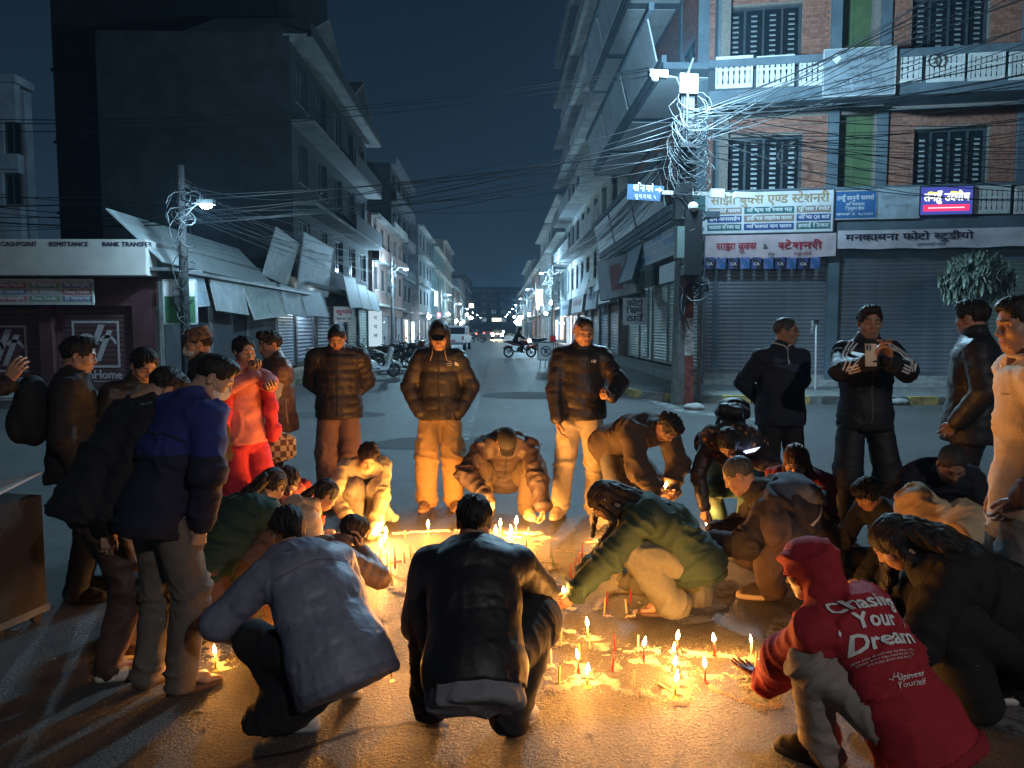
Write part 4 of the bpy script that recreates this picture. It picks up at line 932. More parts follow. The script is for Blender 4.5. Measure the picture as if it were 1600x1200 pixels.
def sole_mesh(z0, z1, grow=0.0):
    o = sole_outline(); n = len(o); mb = MB()
    vs = [(x, y, z0) for x, y in o] + [(x * (1 + grow), y, z1) for x, y in o] + [(x * (.93 + grow), y * .98, z1 + .004) for x, y in o]
    fs = [tuple(range(n))[::-1]] + [(i, (i + 1) % n, n + (i + 1) % n, n + i) for i in range(n)] + [(n + i, n + (i + 1) % n, 2 * n + (i + 1) % n, 2 * n + i) for i in range(n)] + [tuple(range(2 * n, 3 * n))]
    return mb.add(vs, fs)
def shoe_template(kind):
    key = ('shoe', kind)
    if key in _T: return _T[key]
    f = Field(.0065); hi = .030 if kind == 'boot' else (.012 if kind == 'high' else 0)
    f.ell((0, -.028, .050), (.040, .044, .045), 0).cap((0, -.02, .055), (0, .085, .050), .040, .040, .03, side=(1, 0, 0), sv=.95)
    f.cap((0, .06, .048), (0, .142, .036), .040, .038, .03, side=(1, 0, 0), sv=.8).cap((0, -.02, .06), (0, -.012, .095 + hi), .040, .041, .02)
    f.cap((0, -.02, .115 + hi), (0, -.012, .15 + hi), .034, .034, .0, 's') if kind != 'boot' else None
    f.cap((0, .035, .092), (0, .095, .066), .016, .015, .012)        # tongue and laces ridge
    f.plane((0, 0, .022), (0, 0, -1))
    V, F = f.mesh(); V = relax(V, F, 1, .3)
    n = vnormals(V, F); lace = np.sin(V[:, 1] * 430) * (np.abs(V[:, 0]) < .02) * (V[:, 1] > .03) * (V[:, 1] < .11)
    _T[key] = (V + n * (lace * .0022)[:, None], F); return _T[key]

def hair_template(style, h=0.006):
    key = ('hair', style, h)
    if key in _T: return _T[key]
    f = Field(h); thin = style in ('crop', 'fade', 'bald')
    g = 0 if thin else .006
    f.ell((0, -.014, .034), (.0775 + g, .097 + g, .084 + g), 0)
    if style in ('short', 'quiff', 'fade'): f.ell((0, .022, .084), (.060, .070, .043), .02)
    if style == 'quiff': f.ell((.01, .055, .100), (.055, .040, .030), .02)
    if style in ('long', 'bob', 'pony', 'bun', 'mop', 'tied'):
        f.ell((0, -.03, .03), (.085, .095, .092), .02)
    if style in ('long', 'bob'):
        for s in (-1, 1): f.cap((s * .055, .02, .07), (s * .082, -.005, -.09), .030, .028, .02, side=(0, 1, 0), sv=.6)
        f.cap((0, -.07, .03), (0, -.085, -.12), .06, .06, .03, side=(1, 0, 0), sv=.55)
    if style == 'bun': f.ell((0, -.125, .025), (.040, .036, .038), .012)
    if style == 'tied': f.ell((0, -.105, .0), (.032, .03, .03), .012)
    if style == 'mop':
        f.ell((0, .045, .075), (.072, .060, .045), .03)
        for s in (-1, 1): f.ell((s * .07, .01, .01), (.022, .045, .045), .02)
    if style == 'mop': f.ell((0, .115, -.045), (.070, .070, .075), .008, 's')
    elif style in ('long', 'bob'): f.ell((0, .118, -.045), (.062, .082, .112), .012, 's')
    else:
        f.ell((0, .118, -.040), (.080, .078, .092), .010, 's')
        f.cap((0, .105, .03), (0, .13, .03), .055, .06, .01, 's')
        for s in (-1, 1): f.ell((s * .085, .0, -.035), (.035, .040, .048), .010, 's')
    if style not in ('long', 'bob'): f.plane((0, -.05, -.062 if style != 'fade' else -.045), (0, -.35, -1), .01)
    if style in ('crop', 'fade'): f.plane((0, 0, -.05), (0, .0, -1), .01)
    V, F = f.mesh(); V = relax(V, F, 1, .4); N = vnormals(V, F)
    ang = np.arctan2(V[:, 0], V[:, 1] + .02)
    P = np.stack([ang * 11, V[:, 2] * 26, V[:, 1] * 26], 1); P2 = np.stack([ang * 34, V[:, 2] * 45, V[:, 1] * 45 + 9], 1)
    if style in ('long', 'bob', 'pony', 'bun', 'tied'): P = np.stack([V[:, 0] * 70, V[:, 2] * 8, V[:, 1] * 14], 1); P2 = P * 2.3 + 5
    d = (vnoise(P) - .5) * (.012 if not thin else .004) + (vnoise(P2, 3) - .5) * (.012 if not thin else .004)
    _T[key] = (V + N * d[:, None], F); return _T[key]

# ------------------------------------------------------------------ people: cloth relief
def nearest_bone(V, bones):
    best = np.full(len(V), 1e9); T = np.zeros(len(V)); D = np.zeros((len(V), 3)); E = np.zeros(len(V)); W = np.zeros((len(V), 3))
    for a, b, t0, r in bones:
        a, b = np.array(a), np.array(b); w = b - a; L = np.linalg.norm(w) + 1e-9; w = w / L
        al = (V - a) @ w; t = np.clip(al, 0, L); q = V - a - t[:, None] * w
        d = np.linalg.norm(q, axis=1) - r; m = d < best
        best[m] = d[m]; T[m] = t0 + np.clip(al, -.06, L + .06)[m]; D[m] = w; E[m] = np.minimum(t, L - t)[m]; W[m] = q[m]
    return T, D, E, W
def relief(V, F, bones, kind, amp, band, seed):
    N = vnormals(V, F); T, D, E, W = nearest_bone(V, bones)
    par = (V * D).sum(1)[:, None] * D; per = V - par
    j = np.exp(-(E / .09) ** 2)
    q = lambda fp, fq, s: vnoise(par * fp + per * fq + s * 7.31, seed + s)
    if kind == 'puffer':
        ph = T / band + .5 * (q(4, 5, 1) - .5)
        s = np.abs(np.sin(np.pi * ph))
        crease = (1 - np.clip(s * 2.2, 0, 1))
        rw = 1 - np.abs(2 * q(13, 22, 2) - 1); d = amp * .8 * (np.sqrt(s) - .75) + amp * .7 * (rw ** 2 - .35) * (.45 + crease) + amp * 1.0 * (q(5, 9, 3) - .5)
    else:
        w = (q(5, 5, 7) - .5) * .12; per2 = per + w[:, None]; par2 = par + w[:, None]
        q2 = lambda fp, fq, sd_: vnoise(par2 * fp + per2 * fq + sd_ * 7.31, seed + sd_)
        r1 = 1 - np.abs(2 * q2(16, 4.5, 1) - 1); r2 = 1 - np.abs(2 * q2(8, 8, 2) - 1); r3 = q2(36, 17, 4) - .5
        d = amp * ((r1 ** 3 - .28) * (.35 + 1.2 * j) + (r2 ** 3 - .28) * .55 + r3 * .25) * 1.35
    return V + N * d[:, None]

# ------------------------------------------------------------------ people: skeleton
def ik(a, b, l1, l2, hint):
    a, b = np.array(a, float), np.array(b, float); d = b - a; L = np.linalg.norm(d)
    if L > .999 * (l1 + l2): b = a + d / L * .999 * (l1 + l2); d = b - a; L = np.linalg.norm(d)
    L = max(L, abs(l1 - l2) + .02)
    w = unit(d); x = (l1 * l1 - l2 * l2 + L * L) / (2 * L); hgt = math.sqrt(max(0, l1 * l1 - x * x))
    hn = np.array(hint, float); hn = hn - w * hn.dot(w); hn = unit(hn)
    return a + w * x + hn * hgt, b
HAIR_DARK = (.012, .010, .010)
def skin_mat(col):
    nm = 'skin_%02d' % int(col[0] * 100)
    if nm in MATS: return MATS[nm]
    m = mat(nm, col, .5, bump=.12, bscale=220, spec=.4)
    n, l = m.node_tree.nodes, m.node_tree.links; b = n['Principled BSDF']
    at = n.new('ShaderNodeAttribute'); at.attribute_name = 'paint'
    mx = n.new('ShaderNodeMix'); mx.data_type = 'RGBA'; mx.blend_type = 'MULTIPLY'; mx.inputs[0].default_value = 1
    mx.inputs[6].default_value = (*col, 1); l.new(at.outputs['Color'], mx.inputs[7]); l.new(mx.outputs[2], b.inputs['Base Color'])
    b.inputs['Subsurface Weight'].default_value = .0
    return m
def hair_mat(col=HAIR_DARK):
    nm = 'hair_%03d' % int(col[0] * 1000)
    return mat(nm, col, .55, nscale=90, namt=.5, bump=.7, bscale=130, stretch=(1, 1, .12), spec=.3)
SKIN = (.36, .205, .135)

class Person:
    """A posed figure: the body is one mesh (head, neck, trunk, limbs, hands); clothing and hair are its children."""
    def __init__(s, label, X, Y, yaw, H=1.68, hip=(0, 0, None), lean=0, side=0, bulge=.0, twist=0, neck=None, hp=0, hy=0, hr=0,
                 footL=(-.11, 0, 0), footR=(.11, 0, 0), toeL=12, toeR=12, heelL=0, heelR=0, kneeL=(-.15, 1, .1), kneeR=(.15, 1, .1),
                 handL=None, handR=None, elbL=(-.6, -.6, -.2), elbR=(.6, -.6, -.2), poseL='relaxed', poseR='relaxed', palmL=None, palmR=None, fdirL=None, fdirR=None,
                 skin=SKIN, fem=False, wide=1.0, hq=False, build=1.0, seed=1, group=None, sh=.178, curl=None):
        s.label, s.seed = label, seed; s.sc = sc = H / 1.7; s.fem = fem; s.bd = build
        s.X, s.Y, s.yaw = X, Y, R(yaw); s.skin = skin; s.hq = hq
        A = lambda v: (s.local(v) if isinstance(v, Vector) else np.array(v, float))
        zz = .922 if hip[2] is None else hip[2]
        s.pel = A((hip[0], hip[1], zz))
        ln, sd = R(lean), R(side)
        c = curl if curl is not None else (1.0 if zz < .6 else .35)
        dr = lambda q: unit((math.sin(sd), math.sin(q), math.cos(q) * math.cos(sd)))
        s.upp, u1, s.up = dr(ln * (1 - .8 * c)), dr(ln * (1 - .2 * c)), dr(min(R(112), ln * (1 + .35 * c)))
        tw = R(twist); s.sx = unit((math.cos(tw), math.sin(tw), -math.sin(sd) * .5)); s.px = A((1, 0, 0))
        s.back = unit(np.cross(s.up, s.sx)); s.back = -s.back if np.dot(s.back, (0, -math.cos(ln), math.sin(ln))) < 0 else s.back
        s.mid = s.pel + u1 * .245 + s.back * bulge * .4
        s.nk = s.mid + s.up * .275
        s.chest = s.mid + s.up * .155 + s.back * bulge * .4
        shc = s.nk - s.up * .062
        s.shL, s.shR = shc - s.sx * sh, shc + s.sx * sh
        hpr, hyr = R(hp), R(hy)
        s.HM = rz(hyr) @ rx(-hpr) @ ry(R(hr))
        s.hd = s.nk + unit(s.up + A((0, 0, .4))) * .055 + s.HM[:, 2] * .105 + s.HM[:, 1] * .030
        hipL, hipR = s.pel + A((-.088, 0, -.02)), s.pel + A((.088, 0, -.02))
        s.hipL, s.hipR = hipL, hipR
        s.ft = {}
        for k, hp_, ft, toe, heel, kn in (('L', hipL, footL, toeL, heelL, kneeL), ('R', hipR, footR, toeR, heelR, kneeR)):
            sg = -1 if k == 'L' else 1; t = R(-toe * sg); hl = R(heel); fw = isinstance(ft, Vector)
            Mf = rz(t) @ rx(-hl); piv = A((0, .12, 0))
            ft = A(ft); base = np.array((ft[0], ft[1], ft[2] if len(ft) > 2 and not fw else 0.)) + rz(t) @ piv - Mf @ piv
            ank = base + Mf @ A((0, -.012, .085))
            knee, ank = ik(hp_, ank, .428, .408, kn)
            s.ft[k] = (hp_, knee, ank, Mf, ank - Mf @ A((0, -.012, .085)))
        s.arm = {}
        for k, S, hnd, el, pose, palm, fd in (('L', s.shL, handL, elbL, poseL, palmL, fdirL), ('R', s.shR, handR, elbR, poseR, palmR, fdirR)):
            sg = -1 if k == 'L' else 1
            if hnd is None: hnd = S + s.sx * sg * .055 + A((0, .06, -.515))
            elb, wr = ik(S, A(hnd), .285, .255, el)
            fd_ = unit(wr - elb) if fd is None else unit(fd)
            pn = (-s.sx * sg if palm is None else A(palm))
            s.arm[k] = (S, elb, wr, fd_, pn, pose)
        # ---- body mesh
        f = Field(.016); bd = build
        f.cap(s.pel, s.mid, .135 * bd, .125 * bd, 0, side=s.px, sv=.72).cap(s.mid, s.chest, .125 * bd, .150 * bd, .04, side=s.sx, sv=.68)
        f.cap(s.shL + s.sx * .05, s.shR - s.sx * .05, .07, .07, .05).cap(s.nk - s.up * .05, s.nk + unit(s.hd - s.nk) * .05, .062, .05, .04)
        for k in 'LR':
            hp_, kn, an, Mf, b0 = s.ft[k]
            f.cap(hp_, kn, .078 * bd, .054, .03).cap(kn, an, .053, .036, .02)
            S, e, w, fd_, pn, pose = s.arm[k]
            f.cap(S, e, .052 * bd, .040, .03).cap(e, w, .040, .026, .015)
        V, F = f.mesh(); V = relax(V, F, 1, .4)
        Vs, Fs, Ts = [V], [F], [np.ones((len(V), 3), np.float32)]; off = len(V)
        hv, hf, ht = head_template(.003 if hq else .0045, fem, wide)
        hs = .97 if fem else 1.0
        Vs.append((hv * hs) @ s.HM.T + s.hd); Fs.append(hf + off); Ts.append(ht); off += len(hv)
        for k in 'LR':
            S, e, w, fd_, pn, pose = s.arm[k]
            if pose is None: continue
            y = fd_; z = -(pn - y * pn.dot(y)); z = unit(z); x = np.cross(y, z)
            v, fc = hand_template(pose); v = v.copy()
            if k == 'L': v[:, 0] *= -1; fc = fc[:, ::-1]
            Vs.append(v @ _m3(x, y, z).T + w + y * .02); Fs.append(fc + off); Ts.append(np.ones((len(v), 3), np.float32)); off += len(v)
        s._b = (Vs, Fs, Ts, off); s.bare = False
        s.kids = []
    def barefoot(s):
        Vs, Fs, Ts, off = s._b
        for k in 'LR':
            v, fc = foot_template(); v = v.copy()
            if k == 'L': v[:, 0] *= 1; 
            else: v[:, 0] *= -1; fc = fc[:, ::-1]
            if k == 'L': v[:, 0] *= -1; fc = fc[:, ::-1]; v[:, 0] *= -1; fc = fc[:, ::-1]
            v[:, 2] += .016
            Vs.append(v @ s.ft[k][3].T + s.ft[k][4]); Fs.append(fc + off); Ts.append(np.ones((len(v), 3), np.float32) * .95); off += len(v)
        s._b = (Vs, Fs, Ts, off)
    def kid(s, name, V, F, m, smooth=True, parent=None, mi=None, **k):
        o = link(name, np_mesh(name, V * s.sc, F, m, smooth, mi), s.root if parent is None else parent, **k); return o
    def kidmb(s, name, mb, m, smooth=True, parent=None, **k):
        mb.v = [tuple(c * s.sc for c in v) for v in mb.v]; return mb.build(name, m, s.root if parent is None else parent, smooth, **k)
    def finish(s, cat='person', group=None):
        Vs, Fs, Ts, off = s._b
        V = np.concatenate(Vs) * s.sc; F = np.concatenate(Fs); T = np.concatenate(Ts)
        me = np_mesh('person', V, F, skin_mat(s.skin))
        a = me.attributes.new('paint', 'FLOAT_COLOR', 'POINT'); a.data.foreach_set('color', np.concatenate([T, np.ones((len(T), 1), np.float32)], 1).ravel())
        s.root = link('person', me, None, label=s.label, cat=cat, group=group)
        s.root.location = (s.X, s.Y, 0); s.root.rotation_euler = (0, 0, s.yaw)
        return s
    # ---- clothing
    def top(s, m, kind='cloth', th=.016, hem=.10, amp=.007, band=.08, name='jacket', sleeve=True, h=.0125, wide=1.0, k=.05, cuff=None, collar=.0, flare=0.0, hood=None, loose=0.0, sl=1.0, belly=0.0):
        f = Field(h); bd = s.bd * wide
        s0 = s.pel - s.upp * hem; s.s0 = s0; s00 = s.pel - s.upp * (hem + .10); hw = .176 * bd + th + flare
        f.cap(s00, s.pel, hw, .168 * bd + th + flare * .6, 0, side=s.px, sv=.86).cap(s.pel, s.mid, .168 * bd + th + flare * .6, .148 * bd + th, .03, side=s.px, sv=.78).cap(s.mid, s.chest, .148 * bd + th, .160 * bd + th, k, side=s.sx, sv=.72)
        if belly: f.ell(s.pel + s.up * .15 - s.back * .05, (.13 + belly, .12, .13), .06)
        f.plane(s0, -s.upp, .012)
        f.cap(s.shL + s.sx * .045 - s.up * .005, s.shR - s.sx * .045 - s.up * .005, .058 + th, .058 + th, k)
        for sg in (-1, 1): f.cap(s.nk - s.up * .01, (s.shL if sg < 0 else s.shR) - s.sx * sg * .05, .052 + th * .5, .045 + th * .7, .05)
        f.cap(s.nk - s.up * .08, s.nk + unit(s.hd - s.nk) * (.01 + collar), .080 + th * .5, .062 + th * .5, .04)
        bones = [(s0, s.mid, 0, .14), (s.mid, s.nk, np.linalg.norm(s.mid - s0), .15)]
        if sleeve:
            for q in 'LR':
                S, e, w, fd, pn, pose = s.arm[q]; w2 = w - unit(w - e) * (.0 if cuff is None else cuff)
                f.cap(S, e, (.053 + th) * sl, (.047 + th + loose) * sl, .035).cap(e, w2, (.046 + th + loose) * sl, (.033 + th * .8 + loose * .7), .018)
                bones += [(S, e, .0, .06), (e, w2, .285, .05)]
        else:
            for q in 'LR':
                S, e, w, fd, pn, pose = s.arm[q]; f.cap(S, S + (e - S) * .12, .066 + th, .064 + th, .03)
        if hood == 'down':
            hb = s.nk + s.back * .055 + s.up * .0
            f.cap(hb - s.sx * .075 - s.back * .03, hb + s.sx * .075 - s.back * .03, .040 + th, .040 + th, .03).ell(hb + s.back * .035 - s.up * .045, (.115, .06, .085), .035, 'u', _m3(s.sx, s.back, s.up))
            f.ell(s.nk + s.up * .055 + s.back * .015, (.07, .055, .045), .02, 's', _m3(s.sx, s.back, s.up))
        if hood == 'up':
            M = s.HM
            f.ell(s.hd + M @ np.array((0, -.018, .028)), (.098, .122, .112), .03, 'u', M).cap(s.hd + M @ np.array((0, -.03, -.03)), s.nk + s.back * .02, .088, .095, .04)
            f.cap(s.hd + M @ np.array((0, .06, -.025)), s.hd + M @ np.array((0, .22, -.03)), .064, .105, .012, 's', side=M[:, 0], sv=1.22)
            f.ell(s.hd + M @ np.array((0, .01, .0)), (.080, .085, .105), .01, 's', M)
        V, F = f.mesh(); V = relax(V, F, 2, .5)
        V = relief(V, F, bones, kind, amp, band, s.seed)
        s.topV, s.topF = V, F
        o = s.kid(name, V, F, m); s.top_o = o
        return o
    def bands(s, m, hem=True, cuff=True):
        """ribbed bands at the hem and cuffs, a little proud of the garment"""
        V, F = s.topV, s.topF; N = vnormals(V, F); C = V[F].mean(1); K = []
        if hem: q = (C - s.s0) @ s.upp; K.append(('hem_band', (q > -.01) & (q < .042) & (np.linalg.norm(C - s.s0, axis=1) < .30)))
        if cuff:
            for q_ in 'LR':
                S, e, w = s.arm[q_][:3]; u = unit(w - e); q = (C - w) @ u; K.append(('cuff', (q > -.045) & (q < .03) & (np.linalg.norm(C - w, axis=1) < .075)))
        for nm, k in K:
            if not k.any(): continue
            f = F[k]; idx = np.unique(f); mp = np.full(len(V), -1); mp[idx] = np.arange(len(idx)); s.kid(nm, V[idx] + N[idx] * .004, mp[f], m)
    def trousers(s, m, th=.010, amp=.006, name='trousers', kneew=.0, hemw=.0, h=.0125, cut=.0):
        f = Field(h); bd = s.bd
        tp = min(th, .008); f.cap(s.pel + s.upp * .06, s.pel - np.array((0, 0, .03)), .140 * bd + tp, .150 * bd + tp, 0, side=s.px, sv=.78)
        bones = [(s.pel + s.up * .06, s.pel, 0, .14)]
        for q in 'LR':
            hp_, kn, an, Mf, b0 = s.ft[q]; a2 = an + (kn - an) * cut + unit(an - kn) * .015 * (cut == 0)
            f.cap(hp_, kn, .088 * bd + tp, .062 + th + kneew, .03).cap(kn, a2, .063 + th + kneew, .046 + th + hemw, .02)
            bones += [(hp_, kn, 0, .08), (kn, a2, .435, .055)]
        V, F = f.mesh(); V = relax(V, F, 2, .5); V = relief(V, F, bones, 'cloth', amp, .1, s.seed + 5)
        s.legV, s.legF = V, F
        return s.kid(name, V, F, m)
    def skirt(s, m, z=.1, r=.30, name='skirt', amp=.008, dy=0.0, r0=.17, dx=0.0):
        f = Field(.014); b = np.array((s.pel[0] + dx, s.pel[1] + dy, z))
        f.cap(s.pel + s.up * .05, s.pel, .15, r0, 0, side=s.px, sv=.8).cap(s.pel, b, r0, r, .04)
        for q in 'LR':
            hp_, kn, an, Mf, b0 = s.ft[q]; f.cap(hp_, kn, .10, .085, .05).cap(kn, kn + (an - kn) * .75, .085, .09, .05)
        f.plane((0, 0, z), (0, 0, -1), .01)
        V, F = f.mesh(); V = relax(V, F, 2, .5); V = relief(V, F, [(s.pel, b, 0, .2)], 'cloth', amp, .1, s.seed + 8)
        return s.kid(name, V, F, m)
    def shoes(s, m, kind='low', sole=None, strap=None):
        for q in 'LR':
            Mf, b0 = s.ft[q][3], s.ft[q][4]
            if kind in ('low', 'boot', 'high'):
                v, fc = shoe_template(kind); o = s.kid('shoe', v @ Mf.T + b0, fc, m)
                mb = sole_mesh(0, .026, .03); mb.v = [tuple(Mf @ np.array(p) + b0) for p in mb.v]; s.kidmb('sole', mb, sole or m, True, o)
            else:
                mb = sole_mesh(0, .018, .02)
                if kind == 'slide':
                    pass
                mb.v = [tuple(Mf @ np.array(p) + b0) for p in mb.v]; o = s.kidmb('sandal', mb, sole or m, True)
                f = Field(.005)
                if kind == 'slide':
                    f.cap((0, .02, .03), (0, .125, .030), .053, .050, 0, side=(1, 0, 0), sv=.86).cap((0, .0, .03), (0, .14, .03), .046, .043, 0, 's', side=(1, 0, 0), sv=.80)
                    f.plane((0, .035, .05), (0, -1, .35)).plane((0, .128, .05), (0, 1, 0)).plane((0, 0, .012), (0, 0, -1))
                elif kind == 'flip':
                    for e in (-1, 1): f.cap((0.012, .115, .030), (e * .036, .03, .052), .006, .009, .004).cap((e * .036, .03, .052), (e * .043, .0, .020), .008, .007, .004)
                    f.cap((.012, .115, .03), (.012, .118, .012), .005, .005, .003)
                else:
                    for y0 in (.028, .098):
                        f.cap((0, y0, .034), (0, y0 + .034, .030), .052, .050, 0, side=(1, 0, 0), sv=.90)
                    f.cap((0, -.03, .03), (0, .16, .03), .045, .043, 0, 's', side=(1, 0, 0), sv=.82)
                    f.plane((0, 0, .012), (0, 0, -1))
                v, fc = f.mesh()
                if len(v): s.kid('strap', v @ Mf.T + b0, fc, strap or m, True, o)
        return s
    def hair(s, style='short', col=HAIR_DARK, tails=(), name='hair', m=None, extra=None):
        hs = .97 if s.fem else 1.0
        m = m or hair_mat(col)
        if style:
            v, f = hair_template(style, .006 if not s.hq else .0045)
            v = (v * hs) @ s.HM.T + s.hd
        else: v, f = np.zeros((0, 3)), np.zeros((0, 4), int)
        for tl in tails:                        # each a chain of (point in head space or body space, half width)
            fd = Field(.008); P = [s.hp_(p) for p, w, fl in tl]
            for (p0, (a, w0, f0)), (p1, (b, w1, f1)) in zip(zip(P[:-1], tl[:-1]), zip(P[1:], tl[1:])): fd.cap(p0, p1, w0, w1, .02, side=s.HM[:, 0], sv=f0)
            tv, tf = fd.mesh(); tv = relax(tv, tf, 1, .4); N = vnormals(tv, tf)
            u = (tv - s.hd) @ s.HM
            tv = tv + N * ((vnoise(np.stack([u[:, 0] * 90, u[:, 1] * 60, u[:, 2] * 5], 1), 5) - .5) * .020)[:, None]
            f = np.concatenate([f, tf + len(v)]) if len(v) else tf; v = np.concatenate([v, tv]) if len(v) else tv
        return s.kid(name, v, f, m)
    def hp_(s, p): return np.array(p[1:], float) if p[0] == 'b' else s.hd + s.HM @ np.array(p, float)
    def cap_hat(s, m, kind='beanie', name=None):
        f = Field(.006)
        f.ell((0, -.012, .036), (.083, .102, .088), 0)
        if kind == 'beanie': f.plane((0, 0, .018), (0, -.25, -1), .008); f.cap((-.05, 0, .03), (.05, 0, .03), .03, .03, .01)
        if kind == 'topi': f.cap((0, -.01, .05), (0, -.005, .112), .088, .076, .01, side=(1, 0, 0), sv=1.12); f.plane((0, 0, .028), (0, -.2, -1), .006); f.plane((0, 0, .125), (0, .15, 1), .01)
        if kind == 'cap':
            f.plane((0, 0, .028), (0, -.15, -1), .006); f.cap((0, .06, .052), (0, .125, .046), .070, .055, .004, side=(1, 0, 0), sv=.14)
        V, F = f.mesh(); V = relax(V, F, 1, .4)
        return s.kid(name or ('cap' if kind != 'beanie' else 'beanie'), V @ s.HM.T + s.hd, F, m)
    def mask(s, m):
        f = Field(.0045); f.ell((0, .030, -.045), (.064, .066, .070), 0).ell((0, .078, -.045), (.022, .034, .035), .02)
        f.plane((0, 0, -.022), (0, -.3, 1)).plane((0, 0, -.098), (0, .25, -1)).plane((0, .022, 0), (0, -1, 0))
        V, F = f.mesh(); o = s.kid('face_mask', relax(V, F, 1, .3) @ s.HM.T + s.hd, F, m)
        mb = MB()
        for e in (-1, 1): mb.tube([s.hp_((e * .055, .05, -.035)), s.hp_((e * .076, .01, -.015)), s.hp_((e * .084, -.02, .012))], .0018, 5)
        s.kidmb('ear_loop', mb, m, True, o)
        return o
    def glasses(s, m):
        mb = MB()
        for e in (-1, 1):
            mb.tube([s.hp_((e * .033 + .021 * math.cos(a), .094, .004 + .015 * math.sin(a))) for a in np.linspace(0, 2 * math.pi, 15)], .0016, 5)
            mb.tube([s.hp_((e * .054, .090, .008)), s.hp_((e * .077, .03, .008)), s.hp_((e * .079, -.01, .004))], .0016, 5)
        mb.tube([s.hp_((-.012, .096, .006)), s.hp_((.012, .096, .006))], .0016, 5)
        return s.kidmb('glasses', mb, m)
    def bvh(s, V=None, F=None):
        return BVHTree.FromPolygons([tuple(v) for v in (s.topV if V is None else V)], [tuple(int(i) for i in q) for q in (s.topF if F is None else F)])
    def ribbon(s, name, pts, w, m, off=.003, tree=None, wdir=None, n=None, parent=None, cast=None):
        """a band lying on the garment along a path of body points"""
        tree = tree or s.bvh(); P = [np.array(p, float) for p in pts]; L = []
        seg = [np.linalg.norm(b - a) for a, b in zip(P[:-1], P[1:])]; tot = sum(seg); n = n or max(6, int(tot / .018))
        for i in range(n + 1):
            d = tot * i / n
            for a, b, sl in zip(P[:-1], P[1:], seg):
                if d <= sl + 1e-9: L.append(a + (b - a) * (d / sl)); break
                d -= sl
            else: L.append(P[-1])
        Q = []
        def near(q):
            if cast is not None:
                r_ = tree.ray_cast(Vector(q - np.array(cast, float) * .5), Vector(cast), 1.0)
                if r_[0] is not None: return r_
            return tree.find_nearest(Vector(q))
        for p in L:
            c, nr, i, di = near(p); Q.append((np.array(c), np.array(nr)))
        vs, fs = [], []
        for i, (c, nr) in enumerate(Q):
            t = unit(Q[min(i + 1, n)][0] - Q[max(i - 1, 0)][0]); b = unit(np.cross(t, nr)) if wdir is None else unit(wdir)
            for e in (-1, 1):
                q = c + b * e * w / 2; c2, n2, _, _ = near(q); vs.append(np.array(c2) + np.array(n2) * off)
        for i in range(n): fs.append((2 * i, 2 * i + 1, 2 * i + 3, 2 * i + 2))
        mb = MB().add(vs, fs); return s.kidmb(name, mb, m, True, parent)
    def decal(s, name, me_v, me_f, origin, ux, uy, nrm, m, off=.009, parent=None, tree=None):
        """flat print (2-D vertices) pressed onto the garment along -nrm"""
        tree = tree or s.bvh(); vs = []
        nrm = unit(nrm)
        for x, y in me_v:
            p = np.array(origin) + np.array(ux) * x + np.array(uy) * y + nrm * .35
            c, n2, i, d = tree.ray_cast(Vector(p), Vector(-nrm), .8)
            if c is None:
                c, n2, i, d = tree.find_nearest(Vector(np.array(origin) + np.array(ux) * x + np.array(uy) * y))
            vs.append(np.array(c) + nrm * off)
        mb = MB().add(vs, me_f); return s.kidmb(name, mb, m, False, parent)
    def world(s, p):
        p = np.array(p) * s.sc; c, n = math.cos(s.yaw), math.sin(s.yaw)
        return Vector((s.X + c * p[0] - n * p[1], s.Y + n * p[0] + c * p[1], p[2]))
    def local(s, P):                         # place -> this person's own coordinates
        x, y = P[0] - s.X, P[1] - s.Y; c, n = math.cos(s.yaw), math.sin(s.yaw)
        return np.array((c * x + n * y, -n * x + c * y, P[2])) / s.sc

# ================================================================== the people round the candles
def cloth(n, c, rough=.85, nscale=40, namt=.09, bump=.35, bscale=180, **k): return mat('cloth_' + n, c, rough, nscale=nscale, namt=namt, bump=bump, bscale=bscale, fold=.55, **k)
def nylon(n, c, rough=.56): return mat('nylon_' + n, c, rough, nscale=18, namt=.12, bump=.45, bscale=24, fold=.5)
BLACKC = cloth('black', (.012, .012, .014)); BLACKN = nylon('black', (.014, .012, .013), .45)
WHITE_RUBBER = mat('white_rubber', (.62, .60, .56), .6, bump=.1, bscale=90)
DARK_RUBBER = mat('dark_rubber', (.03, .028, .027), .7)
def P_(label, **k):
    return Person(label, **k)
def at(px, Y): v = AT(px, 512, Y); return dict(X=v.x, Y=Y)
def hand(px, py, Y): return AT(px, py, Y)
PEOPLE = {}

# -- standing behind the candles
p = P_('man in dark quilted jacket and brown sweatpants bowing with hands behind back', **at(527, 6.8), yaw=188, H=1.70, hp=38, handL=(-.07, -.17, .98), handR=(.07, -.17, .98), elbL=(-1, -.5, 0), elbR=(1, -.5, 0), seed=11, build=1.04, sh=.20)
p.finish(); p.top(nylon('brown', (.024, .018, .016)), 'puffer', th=.034, amp=.014, band=.075, hem=.10, collar=.03, wide=1.0); p.trousers(cloth('mauve', (.17, .095, .078)), th=.022, kneew=.015, hemw=.02, amp=.009); p.shoes(cloth('shoegrey', (.10, .09, .08)), sole=WHITE_RUBBER); p.hair('fade')
p.ribbon('zip', [p.nk - p.back * .16 + p.up * .0, p.mid - p.back * .2, p.pel - p.back * .2 - p.up * .06], .012, BLACKC)
PEOPLE['quilt'] = p
p = P_('man in hooded black padded jacket and tan cargo trousers, hands in pockets', **at(687, 6.7), yaw=180, H=1.70, hp=30, handL=(-.185, .09, .90), handR=(.185, .09, .90), poseL=None, poseR=None, elbL=(-1, -.35, 0), elbR=(1, -.35, 0), seed=12, build=1.02, footL=(-.12, 0), footR=(.13, .0), sh=.172)
